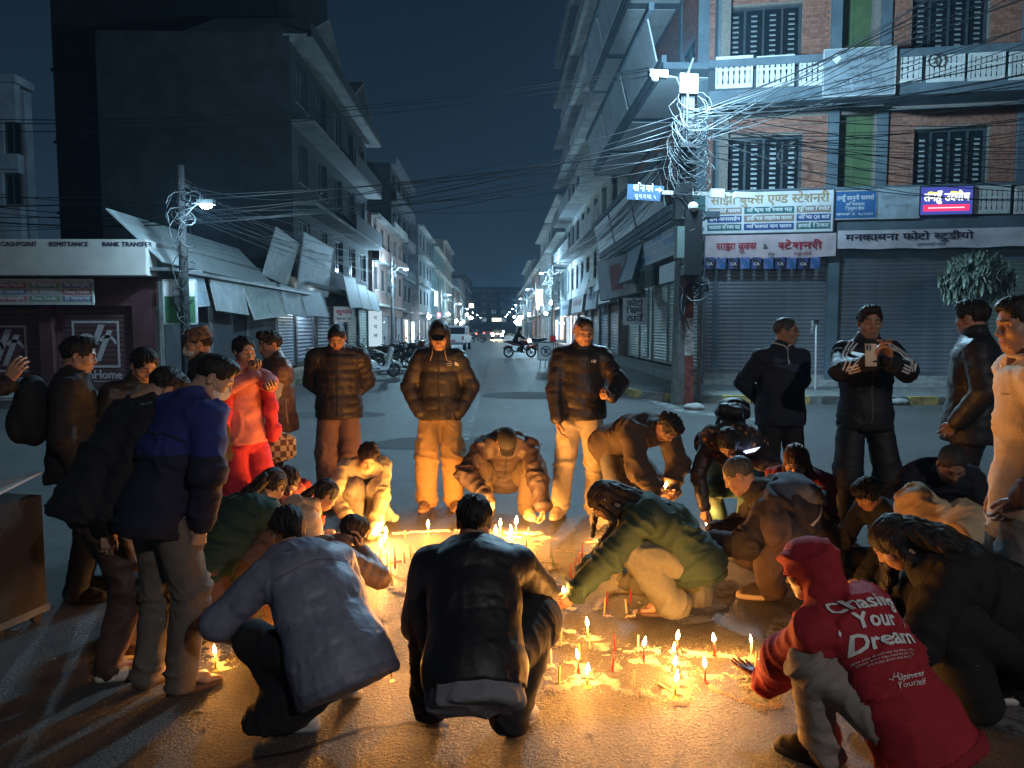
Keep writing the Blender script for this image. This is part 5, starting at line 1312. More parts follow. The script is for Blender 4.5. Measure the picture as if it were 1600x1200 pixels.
p.finish(); j = p.top(nylon('blackbrown', (.020, .017, .016)), 'puffer', th=.028, amp=.013, band=.11, hem=.10, hood='up', collar=.02)
tr = p.trousers(cloth('tan', (.30, .195, .085)), th=.022, kneew=.018, hemw=.022, amp=.011); p.shoes(cloth('brownboot', (.13, .075, .045)), 'high', sole=mat('gum', (.25, .15, .08), .7)); p.cap_hat(BLACKC, 'cap')
p.ribbon('zip', [p.nk - p.back * .16, p.mid - p.back * .2, p.pel - p.back * .2 - p.up * .06], .012, BLACKC)
for e in (-1, 1):
    mb = MB(); a = p.nk - p.back * .135 + p.sx * e * .055 + p.up * .035; mb.tube([a, a - p.back * .015 - p.up * .05, a - p.back * .02 - p.up * .12 + p.sx * e * .02], .004, 5); p.kidmb('drawcord', mb, cloth('cord', (.35, .26, .16)))
V, F, w = text2d('THE', .016, 'C'); V2, F2, _ = text2d('NORTH', .016, 'C'); V3, F3, _ = text2d('FACE', .016, 'C')
bv = [(-v[0] if False else v[0], v[1] + .018) for v in V] + [(v[0], v[1]) for v in V2] + [(v[0], v[1] - .018) for v in V3]; bf = list(F) + [tuple(i + len(V) for i in q) for q in F2] + [tuple(i + len(V) + len(V2) for i in q) for q in F3]
tr_ = p.bvh(); WHITE_PRINT = mat('white_print', (.75, .75, .74), .7)
arc = []
for k in range(3):
    r0, r1 = .010 + k * .010, .016 + k * .010
    for i in range(7):
        a0, a1 = math.pi / 2 * i / 7, math.pi / 2 * (i + 1) / 7; n = len(bv); bv += [(.042 + r0 * math.sin(a0), -.016 + r0 * math.cos(a0)), (.042 + r1 * math.sin(a0), -.016 + r1 * math.cos(a0)), (.042 + r1 * math.sin(a1), -.016 + r1 * math.cos(a1)), (.042 + r0 * math.sin(a1), -.016 + r0 * math.cos(a1))]; bf.append((n, n + 1, n + 2, n + 3))
p.decal('chest_logo', bv, bf, p.chest - p.sx * .095 + p.up * .005, -p.sx, p.up, -p.back, WHITE_PRINT, parent=j, tree=tr_)
lt = p.bvh(p.legV, p.legF)
for q, e in (('L', -1), ('R', 1)):
    hp_, kn, an, Mf, b0 = p.ft[q]; c = kn + (hp_ - kn) * .22 + np.array((e * .09, .05, 0))
    p.ribbon('cargo_pocket', [c + np.array((0, 0, .075)), c - np.array((0, 0, .085))], .12, cloth('tan', (.30, .195, .085)), .012, lt, parent=tr)
PEOPLE['cargo'] = p
p = P_('stocky man in dark jacket with small white chest logo and pale jeans', **at(908, 6.35), yaw=181, H=1.73, hp=16, hy=14, handR=(.215, .16, .87), handL=(-.20, .36, 1.07), palmL=(0, -.3, 1), poseL='pinch', fdirL=(.6, .7, 0), elbL=(-1, -.5, -.3), elbR=(1, -.6, 0), footL=(-.125, .02), footR=(.17, -.06), toeR=25, seed=13, build=1.12, wide=1.08, sh=.185)
p.finish(); j = p.top(nylon('espresso', (.022, .018, .017), .48), 'puffer', th=.026, amp=.010, band=.10, hem=.07, collar=.045, belly=.05)
p.trousers(cloth('palejean', (.34, .29, .20)), th=.014, kneew=.012, hemw=.02, amp=.011); p.shoes(cloth('tansneaker', (.42, .30, .17)), sole=mat('gum2', (.45, .36, .25), .7)); p.hair('fade')
V, F, w = text2d('NB', .034, 'C', .25, .10); p.decal('chest_logo', V, F, p.chest - p.sx * .085 + p.up * .01, -p.sx, p.up, -p.back, WHITE_PRINT, parent=j)
PEOPLE['nb'] = p
p = P_('man in glasses and dark blue jacket looking aside before the roller shutter', **at(1222, 6.3), yaw=184, H=1.72, hp=2, hy=55, handL=(-.08, -.18, .98), handR=(.08, -.18, .98), elbL=(-1, -.4, 0), elbR=(1, -.4, 0), seed=14, build=1.08)
p.finish(); j = p.top(cloth('navy', (.016, .020, .034)), 'cloth', th=.024, amp=.008, hem=.12, collar=.035, belly=.03); p.trousers(BLACKC, th=.02, hemw=.02); p.shoes(BLACKC, sole=DARK_RUBBER); p.hair('crop', (.05, .05, .05)); p.glasses(mat('frames', (.02, .02, .02), .3))
t_ = p.bvh()
p.ribbon('chest_panel', [p.chest - p.sx * .16 - p.back * .15 - p.up * .06, p.chest - p.back * .2 + p.up * .0, p.chest + p.sx * .13 - p.back * .17 + p.up * .04], .07, cloth('slateblue', (.045, .06, .10)), .003, t_, wdir=p.up, parent=j)
p.ribbon('zip', [p.nk - p.back * .13 + p.up * .02, p.chest - p.back * .2], .010, mat('zipmetal', (.5, .5, .5), .3, 1.0), .004, t_, parent=j)
p.ribbon('shirt_collar', [p.nk - p.sx * .075 - p.back * .02 + p.up * .05, p.nk - p.back * .085 + p.up * .005, p.nk + p.sx * .075 - p.back * .02 + p.up * .05], .022, mat('shirt', (.55, .53, .5), .8), .006, t_, wdir=p.up, parent=j)
p = P_('man in black tracksuit with white sleeve stripes taking a picture by phone', **at(1356, 5.7), yaw=172, H=1.80, hp=8, hy=-4, handL=hand(1390, 566, 5.25), handR=hand(1362, 566, 5.25), poseL='cup', poseR='cup', palmL=(1, .35, 0), palmR=(-1, .35, 0), fdirL=(.25, .35, .95), fdirR=(-.25, .35, .95), elbL=(-1, .1, -.9), elbR=(1, .1, -.9), footL=(-.20, 0), footR=(.17, .05), seed=15, build=1.02, sh=.175)
p.finish(); j = p.top(cloth('trackblack', (.010, .010, .013), .6), 'cloth', th=.018, amp=.008, hem=.10, collar=.04, loose=.008); p.bands(BLACKC); p.ribbon('zip', [p.nk - p.back * .12, p.chest - p.back * .2, p.pel - p.back * .2 - p.upp * .05], .008, cloth('zipgrey', (.12, .12, .12)), .003, parent=j); tr = p.trousers(cloth('trackblack', (.010, .010, .013), .6), th=.016, kneew=.02, hemw=.01, amp=.008); p.shoes(BLACKC, sole=WHITE_RUBBER); p.hair('quiff')
t_ = p.bvh()
for q, e in (('L', -1), ('R', 1)):
    S, el, w = p.arm[q][:3]
    o = unit(np.cross(el - S, w - el)); 
    for k in (-1, 0, 1):
        ar = unit(np.array((el[0] - S[0], 0, el[2] - S[2]))); pr_ = np.array((-ar[2], 0, ar[0])) * (k * .020)
        p.ribbon('sleeve_stripe', [p.nk + (S - p.nk) * .6 + np.array((0, 0, .05)) + pr_, S + pr_ + p.sx * e * .01, (S + el) / 2 + pr_ + p.sx * e * .02, el + pr_], .012, WHITE_PRINT, .0035, t_, parent=j, cast=(0, -1, 0))
        fa = unit(w - el); fp_ = unit(np.cross(fa, (0, 1, 0))); p.ribbon('forearm_stripe', [el + fp_ * k * .02 + fa * .02, el + fp_ * k * .02 + fa * .12], .012, WHITE_PRINT, .0035, t_, parent=j, cast=(0, -1, 0))
lt = p.bvh(p.legV, p.legF)
V = [(-.022, -.012), (-.012, -.012), (-.018, .002), (-.008, -.012), (.002, -.012), (-.008, .010), (.004, -.012), (.015, -.012), (.002, .018)]; p.decal('thigh_logo', V, [(0, 1, 2), (3, 4, 5), (6, 7, 8)], p.hipL + np.array((-.03, .12, -.07)), (-1, 0, 0), (0, 0, 1), (0, 1, 0), WHITE_PRINT, tree=lt, parent=tr)
PEOPLE['phone'] = p
p = P_('tall man in padded black jacket standing in front of the small tree', **at(1528, 5.3), yaw=60, H=1.83, hp=8, hy=-25, handR=(.22, .08, .92), handL=(-.22, .1, .92), seed=16, build=1.12)
p.finish(); p.top(nylon('coal', (.016, .016, .018), .55), 'puffer', th=.034, amp=.008, band=.09, hem=.16, collar=.05); p.trousers(BLACKC, th=.02, hemw=.02); p.shoes(BLACKC, sole=DARK_RUBBER); p.hair('short')
p = P_('young man in cream fleece standing in profile at the right of the circle', **at(1632, 3.2), yaw=70, H=1.775, hp=10, hy=14, lean=4, handL=(-.2, .1, .9), handR=(.24, .06, .86), seed=17, hq=True, footL=(-.10, .02), footR=(.12, -.03))
p.finish(); j = p.top(cloth('cream', (.62, .50, .34)), 'cloth', th=.026, amp=.010, hem=.24, collar=.02, sleeve=False, name='fleece_vest'); p.bands(cloth('creamrib', (.50, .40, .27)), cuff=False); p.trousers(cloth('stone', (.16, .14, .125)), th=.030, kneew=.02, hemw=.025, amp=.014); p.shoes(cloth('shoegrey', (.10, .09, .08)), sole=WHITE_RUBBER); p.hair('fade')
f = Field(.011); bones = []
for q in 'LR':
    S, e, w = p.arm[q][:3]; f.cap(S, e, .070, .060, .0 if q == 'L' else .03).cap(e, w, .060, .045, .02); bones += [(S, e, 0, .06), (e, w, .28, .05)]
f.cap(p.nk - p.up * .06, p.nk + unit(p.hd - p.nk) * .05, .085, .068, .03)
V, F = f.mesh(); V = relax(V, F, 2); p.kid('sleeves', relief(V, F, bones, 'cloth', .011, .1, 4), F, cloth('maroonbrown', (.085, .032, .028)))
V, F, w = text2d('—', .05, 'C', .3); p.decal('chest_logo', V + [], F, p.chest - p.back * .1 - p.sx * .09 - p.up * .02, -p.sx, p.up, -p.back, BLACKC, parent=j)

# -- squatting and bending round the far edge
p = P_('man in black cap and dark jacket squatting behind the candles with a lighter', **at(789, 6.42), yaw=182, H=1.70, hip=(0, -.20, .30), lean=46, bulge=.08, hp=66, footL=(-.19, .05), footR=(.17, .05), toeL=14, toeR=14, kneeL=(-.42, 1, .3), kneeR=(.42, 1, .3), handR=hand(755, 772, 5.98), handL=hand(851, 800, 5.98), poseR='pinch', poseL='pinch', palmR=(-.3, .3, -.9), palmL=(.9, .2, -.3), fdirL=(0, .2, -1), elbL=(-1, 0, -.1), elbR=(1, 0, -.1), seed=21, build=1.04, sh=.20)
p.finish(); p.top(cloth('plum', (.040, .026, .028), .6), 'cloth', th=.028, amp=.013, hem=.08, collar=.03, loose=.012, hood='down'); p.bands(cloth('plumrib', (.030, .020, .022))); p.ribbon('zip', [p.nk - p.back * .14, p.chest - p.back * .2, p.mid - p.back * .2], .010, BLACKC, .003, parent=p.top_o); p.trousers(cloth('darkolive', (.085, .062, .042)), th=.018, kneew=.02, hemw=.02, amp=.010); p.shoes(cloth('creamsneaker', (.42, .35, .24)), sole=WHITE_RUBBER); p.hair('crop'); p.cap_hat(cloth('capblack', (.014, .013, .014)), 'cap')
PEOPLE['cap'] = p
p = P_('man in brown jacket and glasses bending over a cupped lit candle', **at(972, 6.0), yaw=206, H=1.66, hip=(0, -.05, .70), lean=70, bulge=.05, hp=62, hy=8, footL=(-.12, 0), footR=(.14, -.04), handL=hand(1046, 770, 5.60), handR=hand(1028, 772, 5.55), poseL='cup', poseR='cup', palmL=(.8, -.2, .5), palmR=(-.7, -.2, .6), fdirL=(.3, .9, -.1), fdirR=(-.3, .9, -.1), elbL=(-1, -.1, .1), elbR=(1, -.1, .1), seed=22)
p.finish(); p.top(cloth('tobacco', (.062, .042, .030)), 'cloth', th=.030, amp=.014, hem=.10, flare=.05, loose=.018, cuff=.05); p.trousers(cloth('drab', (.13, .125, .115)), th=.03, kneew=.025, hemw=.03); p.shoes(BLACKC, sole=DARK_RUBBER); p.hair('quiff'); p.glasses(mat('frames', (.02, .02, .02), .3))
mb = MB()
f = Field(.010)
for q in 'LR':
    S, e, w = p.arm[q][:3]; d = unit(w - e); f.cap(w - d * .09, w - d * .005, .040, .037, 0)
V, F = f.mesh(); p.kid('knit_cuff', V, F, cloth('knit', (.45, .36, .25), bscale=90, bump=.8))
PEOPLE['bend'] = p
p = P_('woman in patterned shawl stooping with phone and backpack to light a candle', **at(1150, 5.95), yaw=158, H=1.58, hip=(0, -.05, .66), lean=72, bulge=.06, hp=70, handR=hand(1101, 790, 5.55), handL=hand(1160, 716, 5.45), poseR='pinch', poseL='cup', palmR=(-.2, 0, -1), fdirR=(0, .3, -1), palmL=(0, .2, 1), elbL=(-1, 0, -.2), elbR=(1, 0, -.1), fem=True, seed=23)
p.finish(); j = p.top(nylon('umber', (.030, .022, .022), .5), 'cloth', th=.018, amp=.009, hem=.04, name='jacket')
p.skirt(cloth('tealkurta', (.02, .085, .085)), z=.34, r=.27, name='kurta', dy=.10); p.trousers(cloth('tealtrouser', (.02, .06, .065)), th=.015, hemw=.015); p.shoes(BLACKC, sole=DARK_RUBBER); p.hair('tied')
SHAWL = mat('shawl_pattern', (.12, .05, .03), .9); _n, _l = SHAWL.node_tree.nodes, SHAWL.node_tree.links
_tc = _n.new('ShaderNodeTexCoord'); _v = _n.new('ShaderNodeTexVoronoi'); _v.inputs['Scale'].default_value = 22; _r = _n.new('ShaderNodeValToRGB'); _l.new(_tc.outputs['Object'], _v.inputs['Vector']); _l.new(_v.outputs['Distance'], _r.inputs[0]); _l.new(_r.outputs[0], _n['Principled BSDF'].inputs['Base Color'])
_r.color_ramp.elements[0].color = (.36, .10, .05, 1); _r.color_ramp.elements[0].position = .22; _r.color_ramp.elements[1].color = (.025, .022, .020, 1); _r.color_ramp.elements[1].position = .34; _q = _r.color_ramp.elements.new(.12); _q.color = (.34, .26, .15, 1)
f = Field(.011); sh = [p.nk + p.sx * .20 - p.up * .12, p.nk + p.sx * .13 + p.back * .06, p.nk + p.back * .09 - p.up * .02, p.nk - p.sx * .13 + p.back * .06, p.nk - p.sx * .20 - p.up * .10]
for a, b in zip(sh[:-1], sh[1:]): f.cap(a, b, .085, .085, .05)
f.cap(sh[0], p.nk - p.back * .13 - p.up * .05 + p.sx * .03, .07, .06, .04).cap(sh[-1], p.nk - p.back * .13 - p.up * .05 - p.sx * .03, .07, .06, .04).cap(p.nk - p.back * .12 - p.up * .06, p.nk - p.back * .18 - p.up * .22, .06, .05, .03)
V, F = f.mesh(); V = relax(V, F, 2); p.kid('shawl', relief(V, F, [(sh[0], sh[2], 0, .08), (sh[2], sh[4], .3, .08)], 'cloth', .014, .1, 6), F, SHAWL)
f = Field(.010); f.cap(p.nk + p.back * .12 - p.up * .06 - p.sx * .08, p.nk + p.back * .10 + p.up * .04 - p.sx * .14, .05, .045, 0).cap(p.nk + p.back * .13 - p.up * .06 - p.sx * .08, p.nk + p.back * .14 - p.up * .22 - p.sx * .06, .05, .06, .03); V, F = f.mesh(); p.kid('scarf', relief(V, F, [(p.nk, p.mid, 0, .06)], 'cloth', .012, .1, 3), F, cloth('tealscarf', (.02, .16, .19)))
PEOPLE['shawl'] = p
p = P_('girl in cream jacket with long ponytail crouching to light candles', **at(566, 6.05), yaw=192, H=1.52, hip=(0, -.16, .26), lean=44, bulge=.06, hp=46, hy=10, footL=(-.10, 0), footR=(.10, 0), kneeL=(-.05, 1, .5), kneeR=(.05, 1, .5), handL=hand(586, 826, 5.65), handR=hand(542, 808, 5.6), poseL='pinch', poseR='pinch', palmL=(.5, 0, -1), palmR=(-.3, 0, -1), elbL=(-1, .2, .2), elbR=(1, .1, 0), fem=True, seed=24, build=.88, sh=.165, skin=(.40, .24, .155))
p.finish(); j = p.top(cloth('ivory', (.42, .36, .23)), 'cloth', th=.022, amp=.013, hem=.06, collar=.02); p.bands(cloth('ivoryrib', (.36, .31, .20))); p.trousers(cloth('beigestripe', (.30, .26, .19)), th=.022, kneew=.015, hemw=.02, amp=.009); p.shoes(cloth('shoegrey', (.10, .09, .08)), sole=WHITE_RUBBER)
p.hair('pony', (.020, .011, .008), tails=[[((0, -.10, .05), .035, .8), ((-.06, -.13, .0), .035, .8), (('b',) + tuple(p.nk - p.sx * .14 + p.back * .06 - p.up * .10), .036, .7), (('b',) + tuple(p.nk - p.sx * .22 + p.back * .05 - p.up * .36), .022, .7)]])
f = Field(.011); b = p.pel - np.array((0, .02, .12)); f.cap(b + p.back * .08 - np.array((.12, 0, 0)), b + p.back * .10 + np.array((.0, 0, 0)), .12, .12, 0, side=(1, 0, 0), sv=.7); f.cap(b - np.array((.16, 0, .05)), b - np.array((.27, 0, .12)), .07, .045, .06); V, F = f.mesh(); p.kid('shirt_tail', relief(V, F, [(b, b + p.px * .2, 0, .1)], 'cloth', .016, .1, 4), F, cloth('palegrey', (.42, .40, .36)))
PEOPLE['pony'] = p
p = P_('girl in red jacket and pink scarf crouching with lowered head', **at(430, 5.25), yaw=208, H=1.45, hip=(0, -.16, .27), lean=44, bulge=.06, hp=52, kneeL=(-.1, 1, .5), kneeR=(.1, 1, .5), handL=(-.12, .42, .25), handR=(.10, .42, .25), fem=True, seed=25, build=.9, sh=.165)
p.finish(); p.top(cloth('crimson', (.30, .022, .035)), 'cloth', th=.024, amp=.012, hem=.06); p.trousers(BLACKC); p.shoes(BLACKC, sole=DARK_RUBBER); p.hair('tied', (.02, .012, .010))
f = Field(.010); c = p.nk - p.back * .09
for a in (-1, 1): f.cap(c + p.sx * a * .09 + p.back * .08, c - p.back * .04, .055, .06, .03)
f.cap(c - p.back * .05, c - p.back * .09 - p.up * .16, .085, .10, .05); V, F = f.mesh(); V = relax(V, F, 2); p.kid('scarf', relief(V, F, [(c, c - p.up * .2, 0, .08)], 'cloth', .017, .1, 5), F, cloth('pink', (.55, .16, .15)))
p = P_('girl in pale hooded jacket crouching with dark tied-back hair', **at(428, 4.75), yaw=-62, H=1.45, hip=(0, -.16, .20), lean=48, bulge=.05, hp=40, kneeL=(-.1, 1, .5), kneeR=(.1, 1, .5), handL=(-.12, .42, .25), handR=(.10, .42, .25), fem=True, seed=26, build=.9, sh=.165)
p.finish(); p.top(cloth('beigehood', (.50, .38, .28)), 'cloth', th=.026, amp=.013, hem=.06, hood='down'); p.trousers(BLACKC); p.shoes(BLACKC, sole=DARK_RUBBER); p.hair('tied', tails=[[((0, -.10, .0), .04, .8), (('b',) + tuple(p.nk + p.back * .10 - p.up * .10), .035, .8)]])

# -- left side
p = P_('woman in red shawl and pink jumper speaking into a black microphone', **at(376, 5.5), yaw=222, H=1.57, hp=10, hy=6, handR=hand(396, 587, 5.18), handL=hand(424, 604, 5.12), poseR='grip', poseL='cup', palmR=(0, 1, .2), fdirR=(.1, .2, 1), palmL=(.3, -.3, 1), elbL=(-1, .1, -.5), elbR=(1, .1, -.6), fem=True, seed=31, skin=(.40, .225, .145))
p.finish(); j = p.top(cloth('pinkjumper', (.55, .17, .15)), 'cloth', th=.016, amp=.009, hem=.06, collar=.02); tr = p.trousers(cloth('redtrouser', (.46, .018, .035)), th=.03, kneew=.03, hemw=.035, amp=.012); p.shoes(BLACKC, sole=WHITE_RUBBER); p.hair('bun')
lt = p.bvh(p.legV, p.legF)
for q, e in (('L', -1), ('R', 1)):
    hp_, kn, an, Mf, b0 = p.ft[q]; p.ribbon('side_stripe', [hp_ + np.array((e * .15, 0, -.02)), kn + np.array((e * .12, 0, 0)), an + np.array((e * .1, 0, .05))], .028, cloth('stripegrey', (.45, .40, .36)), .004, lt, parent=tr)
f = Field(.012); a = p.nk
f.cap(a + p.sx * .16 - p.up * .05, a + p.back * .09, .085, .07, 0).cap(a - p.sx * .15 - p.up * .06, a + p.back * .09, .08, .07, .04).cap(a + p.sx * .15 - p.up * .06 - p.back * .06, a + p.sx * .19 - p.up * .34 - p.back * .05, .085, .09, .05, side=(0, 1, 0), sv=.62).cap(a + p.sx * .19 - p.up * .34 - p.back * .05, a + p.sx * .19 - p.up * .62 - p.back * .04, .085, .085, .04, side=(0, 1, 0), sv=.6)
f.cap(a - p.sx * .15 - p.up * .08 - p.back * .08, a - p.sx * .17 - p.up * .30 - p.back * .13, .06, .055, .04).cap(a - p.sx * .17 - p.up * .30 - p.back * .13, a - p.sx * .19 - p.up * .52 - p.back * .12, .05, .06, .03)
V, F = f.mesh(); V = relax(V, F, 2); p.kid('shawl', relief(V, F, [(a + p.sx * .15, a + p.sx * .19 - p.up * .6, 0, .08), (a - p.sx * .15, a - p.sx * .19 - p.up * .5, 0, .06)], 'cloth', .016, .1, 6), F, cloth('redshawl', (.48, .025, .045)))
PEOPLE['mic'] = p
p = P_('young man in brown padded gilet with grey sleeves standing beside the speaker', **at(430, 6.2), yaw=118, H=1.61, hp=12, hy=10, handL=(-.02, .24, 1.0), handR=(.05, .26, .98), poseL='cup', poseR='cup', fdirL=(.7, .6, 0), fdirR=(-.7, .6, 0), elbL=(-1, -.3, -.3), elbR=(1, -.3, -.3), seed=32)
p.finish(); p.top(cloth('greysleeve', (.33, .31, .29)), 'cloth', th=.016, amp=.010, hem=.02, name='jumper'); p.top(nylon('gilet', (.085, .045, .035), .5), 'puffer', th=.040, amp=.012, band=.085, hem=.09, sleeve=False, collar=.04, name='gilet'); p.trousers(BLACKC, th=.015); p.shoes(BLACKC, sole=DARK_RUBBER); p.hair('quiff')
PEOPLE['gilet'] = p
p = P_('man in patterned cap and white face mask turned away to the left', **at(318, 5.3), yaw=110, H=1.63, hp=6, seed=33)
p.finish(); p.top(cloth('darkcoat', (.020, .016, .016)), 'cloth', th=.026, amp=.010, hem=.20, collar=.05); p.trousers(cloth('khakidull', (.22, .18, .12)), th=.02, hemw=.02); p.shoes(BLACKC, sole=DARK_RUBBER); p.hair('crop')
TOPI = mat('topi_pattern', (.2, .12, .08), .9, nscale=42, col2=(.03, .022, .02), detail=1); p.cap_hat(TOPI, 'topi', 'patterned_cap'); p.mask(cloth('maskwhite', (.7, .66, .6)))
p = P_('young man in black jacket looking down between two dark figures', **at(208, 4.75), yaw=228, H=1.53, hp=30, hy=4, lean=6, seed=34, footL=(-.10, 0), footR=(.12, .0))
p.finish(); p.top(nylon('blackwarm', (.022, .017, .016), .5), 'puffer', th=.03, amp=.010, band=.09, hem=.10, collar=.05); p.trousers(cloth('fawn', (.30, .26, .2)), th=.02, hemw=.02); p.shoes(BLACKC, sole=DARK_RUBBER); p.hair('short')
p = P_('man in two-tone navy jacket and white face mask with hands in pockets', **at(236, 3.32), yaw=-36, H=1.58, hp=34, hy=-36, lean=23, handR=(.215, .09, .84), handL=(-.215, .08, .86), poseL=None, elbL=(-1, -.5, 0), elbR=(1, -.5, 0), footL=(-.09, -.02), footR=(.115, .03), toeR=14, seed=35, build=.96, skin=(.42, .26, .175), sh=.178)
p.barefoot(); p.finish()
NAVY2 = mat('navy_two_tone', (.010, .018, .085), .85); _n, _l = NAVY2.node_tree.nodes, NAVY2.node_tree.links
_tc = _n.new('ShaderNodeTexCoord'); _x = _n.new('ShaderNodeSeparateXYZ'); _g = _n.new('ShaderNodeMath'); _g.operation = 'GREATER_THAN'; _g.inputs[1].default_value = 1.175 * p.sc; _mx = _n.new('ShaderNodeMix'); _mx.data_type = 'RGBA'; _mx.inputs[6].default_value = (.012, .012, .030, 1); _mx.inputs[7].default_value = (.016, .026, .15, 1)
_l.new(_tc.outputs['Object'], _x.inputs[0]); _l.new(_x.outputs['Z'], _g.inputs[0]); _l.new(_g.outputs[0], _mx.inputs[0]); _l.new(_mx.outputs[2], _n['Principled BSDF'].inputs['Base Color'])
p.top(NAVY2, 'cloth', th=.028, amp=.011, hem=.15, collar=.02, loose=.004, h=.011); p.bands(cloth('navyrib', (.012, .012, .022), bump=.9, bscale=120)); p.ribbon('yoke_seam', [p.shL - p.up * .16 + p.back * .08, p.mid + p.up * .10 + p.back * .2, p.shR - p.up * .16 + p.back * .08], .008, BLACKC, .003, parent=p.top_o); tr = p.trousers(cloth('taupe', (.13, .105, .085)), th=.016, kneew=.012, hemw=.010, amp=.010, h=.011); p.shoes(cloth('brownsandal', (.09, .05, .035)), 'flip', sole=mat('sandal_sole', (.10, .06, .04), .8)); p.hair('fade'); p.mask(cloth('maskwhite', (.7, .66, .6)))
PEOPLE['navy'] = p
p = P_('stooping man in black jacket, brown trousers and cream slides', **at(152, 3.5), yaw=-42, H=1.58, lean=29, hip=(0, -.06, .90), hp=52, hy=-5, handR=hand(152, 850, 3.30), handL=(-.2, .40, .75), fdirR=(0, .15, -1), footL=(-.10, .14), footR=(.10, -.04), toeR=25, seed=36, build=1.0)
p.barefoot(); p.finish(); p.top(BLACKC, 'cloth', th=.026, amp=.011, hem=.10, collar=.04, h=.011); p.bands(BLACKC); p.trousers(cloth('cocoa', (.075, .038, .030), .6), th=.016, kneew=.008, hemw=.0, amp=.014, h=.011); p.shoes(cloth('creamslide', (.62, .55, .44)), 'slide', sole=cloth('creamslide', (.62, .55, .44))); p.hair('short'); 
p = P_('dark figure with a rucksack standing before the maroon shutters', **at(108, 4.5), yaw=-70, H=1.58, hp=12, seed=37, build=1.0)
p.finish(); p.top(BLACKC, 'cloth', th=.03, amp=.010, hem=.14, collar=.05); p.trousers(cloth('denimdark', (.022, .030, .045)), th=.02); p.shoes(BLACKC, sole=DARK_RUBBER); p.hair('short'); PEOPLE['dark'] = p
p = P_('person at the left edge reaching out one hand past the picture border', **at(-72, 4.3), yaw=-85, H=1.62, handR=hand(10, 600, 4.15), handL=hand(-20, 640, 4.4), fdirR=(0, .5, .8), seed=38)
p.finish(); p.top(BLACKC, 'cloth', th=.026, amp=.010, hem=.1); p.trousers(BLACKC); p.shoes(BLACKC, sole=DARK_RUBBER); p.hair('short')
p = P_('woman in dark green jumper and brown skirt squatting with back turned', **at(358, 4.35), yaw=-28, H=1.58, hip=(0, -.18, .26), lean=46, bulge=.07, hp=46, kneeL=(-.2, 1, .4), kneeR=(.2, 1, .4), handL=(-.15, .45, .25), handR=(.16, .45, .25), fem=True, seed=39, build=1.0)
p.barefoot(); p.finish(); p.top(cloth('bottlegreen', (.014, .042, .030)), 'cloth', th=.024, amp=.012, hem=.08, h=.0115); p.skirt(cloth('chestnut', (.10, .055, .04)), z=.09, r=.25); p.shoes(cloth('brownsandal', (.09, .05, .035)), 'flip', sole=mat('sandal_sole', (.10, .06, .04), .8)); p.hair('tied', (.018, .011, .009), tails=[[((0, -.10, .0), .05, .8), (('b',) + tuple(p.nk + p.back * .11 - p.up * .02), .055, .6), (('b',) + tuple(p.nk + p.back * .13 - p.up * .25), .03, .6)]])

# -- near edge
p = P_('person in lavender padded coat squatting with back turned, black beanie', **at(486, 3.02), yaw=34, H=1.53, hip=(.03, -.19, .37), lean=50, curl=.4, bulge=.09, hp=30, hy=-4, side=-6, footL=(-.08, -.03), footR=(.17, -.02), heelR=34, toeL=48, toeR=16, kneeL=(-.5, 1, .25), kneeR=(.2, 1, .4), handL=(-.24, .42, .34), handR=(.20, .52, .38), elbL=(-1, -.2, -.2), elbR=(.6, -.2, -.3), fdirL=(.3, .9, -.3), fem=True, seed=41, build=1.06, sh=.185)
p.finish(); p.top(nylon('lavender', (.185, .185, .245), .55), 'puffer', th=.040, amp=.011, band=.17, hem=.15, hood='down', loose=.004, sl=.92, h=.011, flare=.02); p.bands(nylon('lavrib', (.14, .14, .19), .5)); yk = p.bvh(); p.ribbon('back_seam', [p.shL - p.sx * -.02 - p.up * .10 + p.back * .1, p.nk - p.up * .17 + p.back * .2, p.shR - p.sx * .02 - p.up * .10 + p.back * .1], .009, nylon('lavseam', (.12, .11, .17), .5), .003, yk, parent=p.top_o); p.skirt(cloth('blackskirt', (.010, .010, .011)), z=.03, r=.12, dy=.24, r0=.12, dx=-.24); p.shoes(cloth('greysneaker', (.58, .56, .55), .6), 'high', sole=mat('soft_sole', (.50, .48, .47), .6)); p.hair('tied'); p.cap_hat(cloth('beanieblack', (.012, .012, .013)), 'beanie')
PEOPLE['lav'] = p
p = P_('child in brown padded jacket crouching with hand raised to the face', **at(478, 3.92), yaw=-52, H=1.25, hip=(0, -.15, .24), lean=46, bulge=.07, hp=36, hy=10, kneeL=(-.1, 1, .5), kneeR=(.2, 1, .4), handR=(.10, .36, .56), handL=(-.08, .44, .30), fdirR=(-.2, .0, 1), palmR=(-.4, -1, 0), seed=42, build=1.05, sh=.19)
p.finish(); p.top(nylon('fawnbrown', (.19, .115, .080), .5), 'puffer', th=.04, amp=.010, band=.07, hem=.10, hood=None, collar=.03); p.trousers(cloth('childred', (.40, .02, .03)), th=.02); p.shoes(cloth('shoegrey', (.10, .09, .08)), sole=WHITE_RUBBER); p.hair('mop', (.022, .014, .010))
p = P_('man in thick black hooded jacket squatting at the front with back turned', **at(740, 2.93), yaw=2, H=1.60, hip=(0, -.17, .37), lean=52, curl=.3, bulge=.09, hp=14, footL=(-.19, .02), footR=(.15, -.02), heelL=22, heelR=4, toeL=2, toeR=42, kneeL=(-.30, 1, .2), kneeR=(.5, 1, .1), handL=(-.12, .40, .26), handR=(.06, .44, .46), elbL=(-.5, -.3, -.8), elbR=(1, .1, -.3), seed=43, build=1.04, sh=.20)
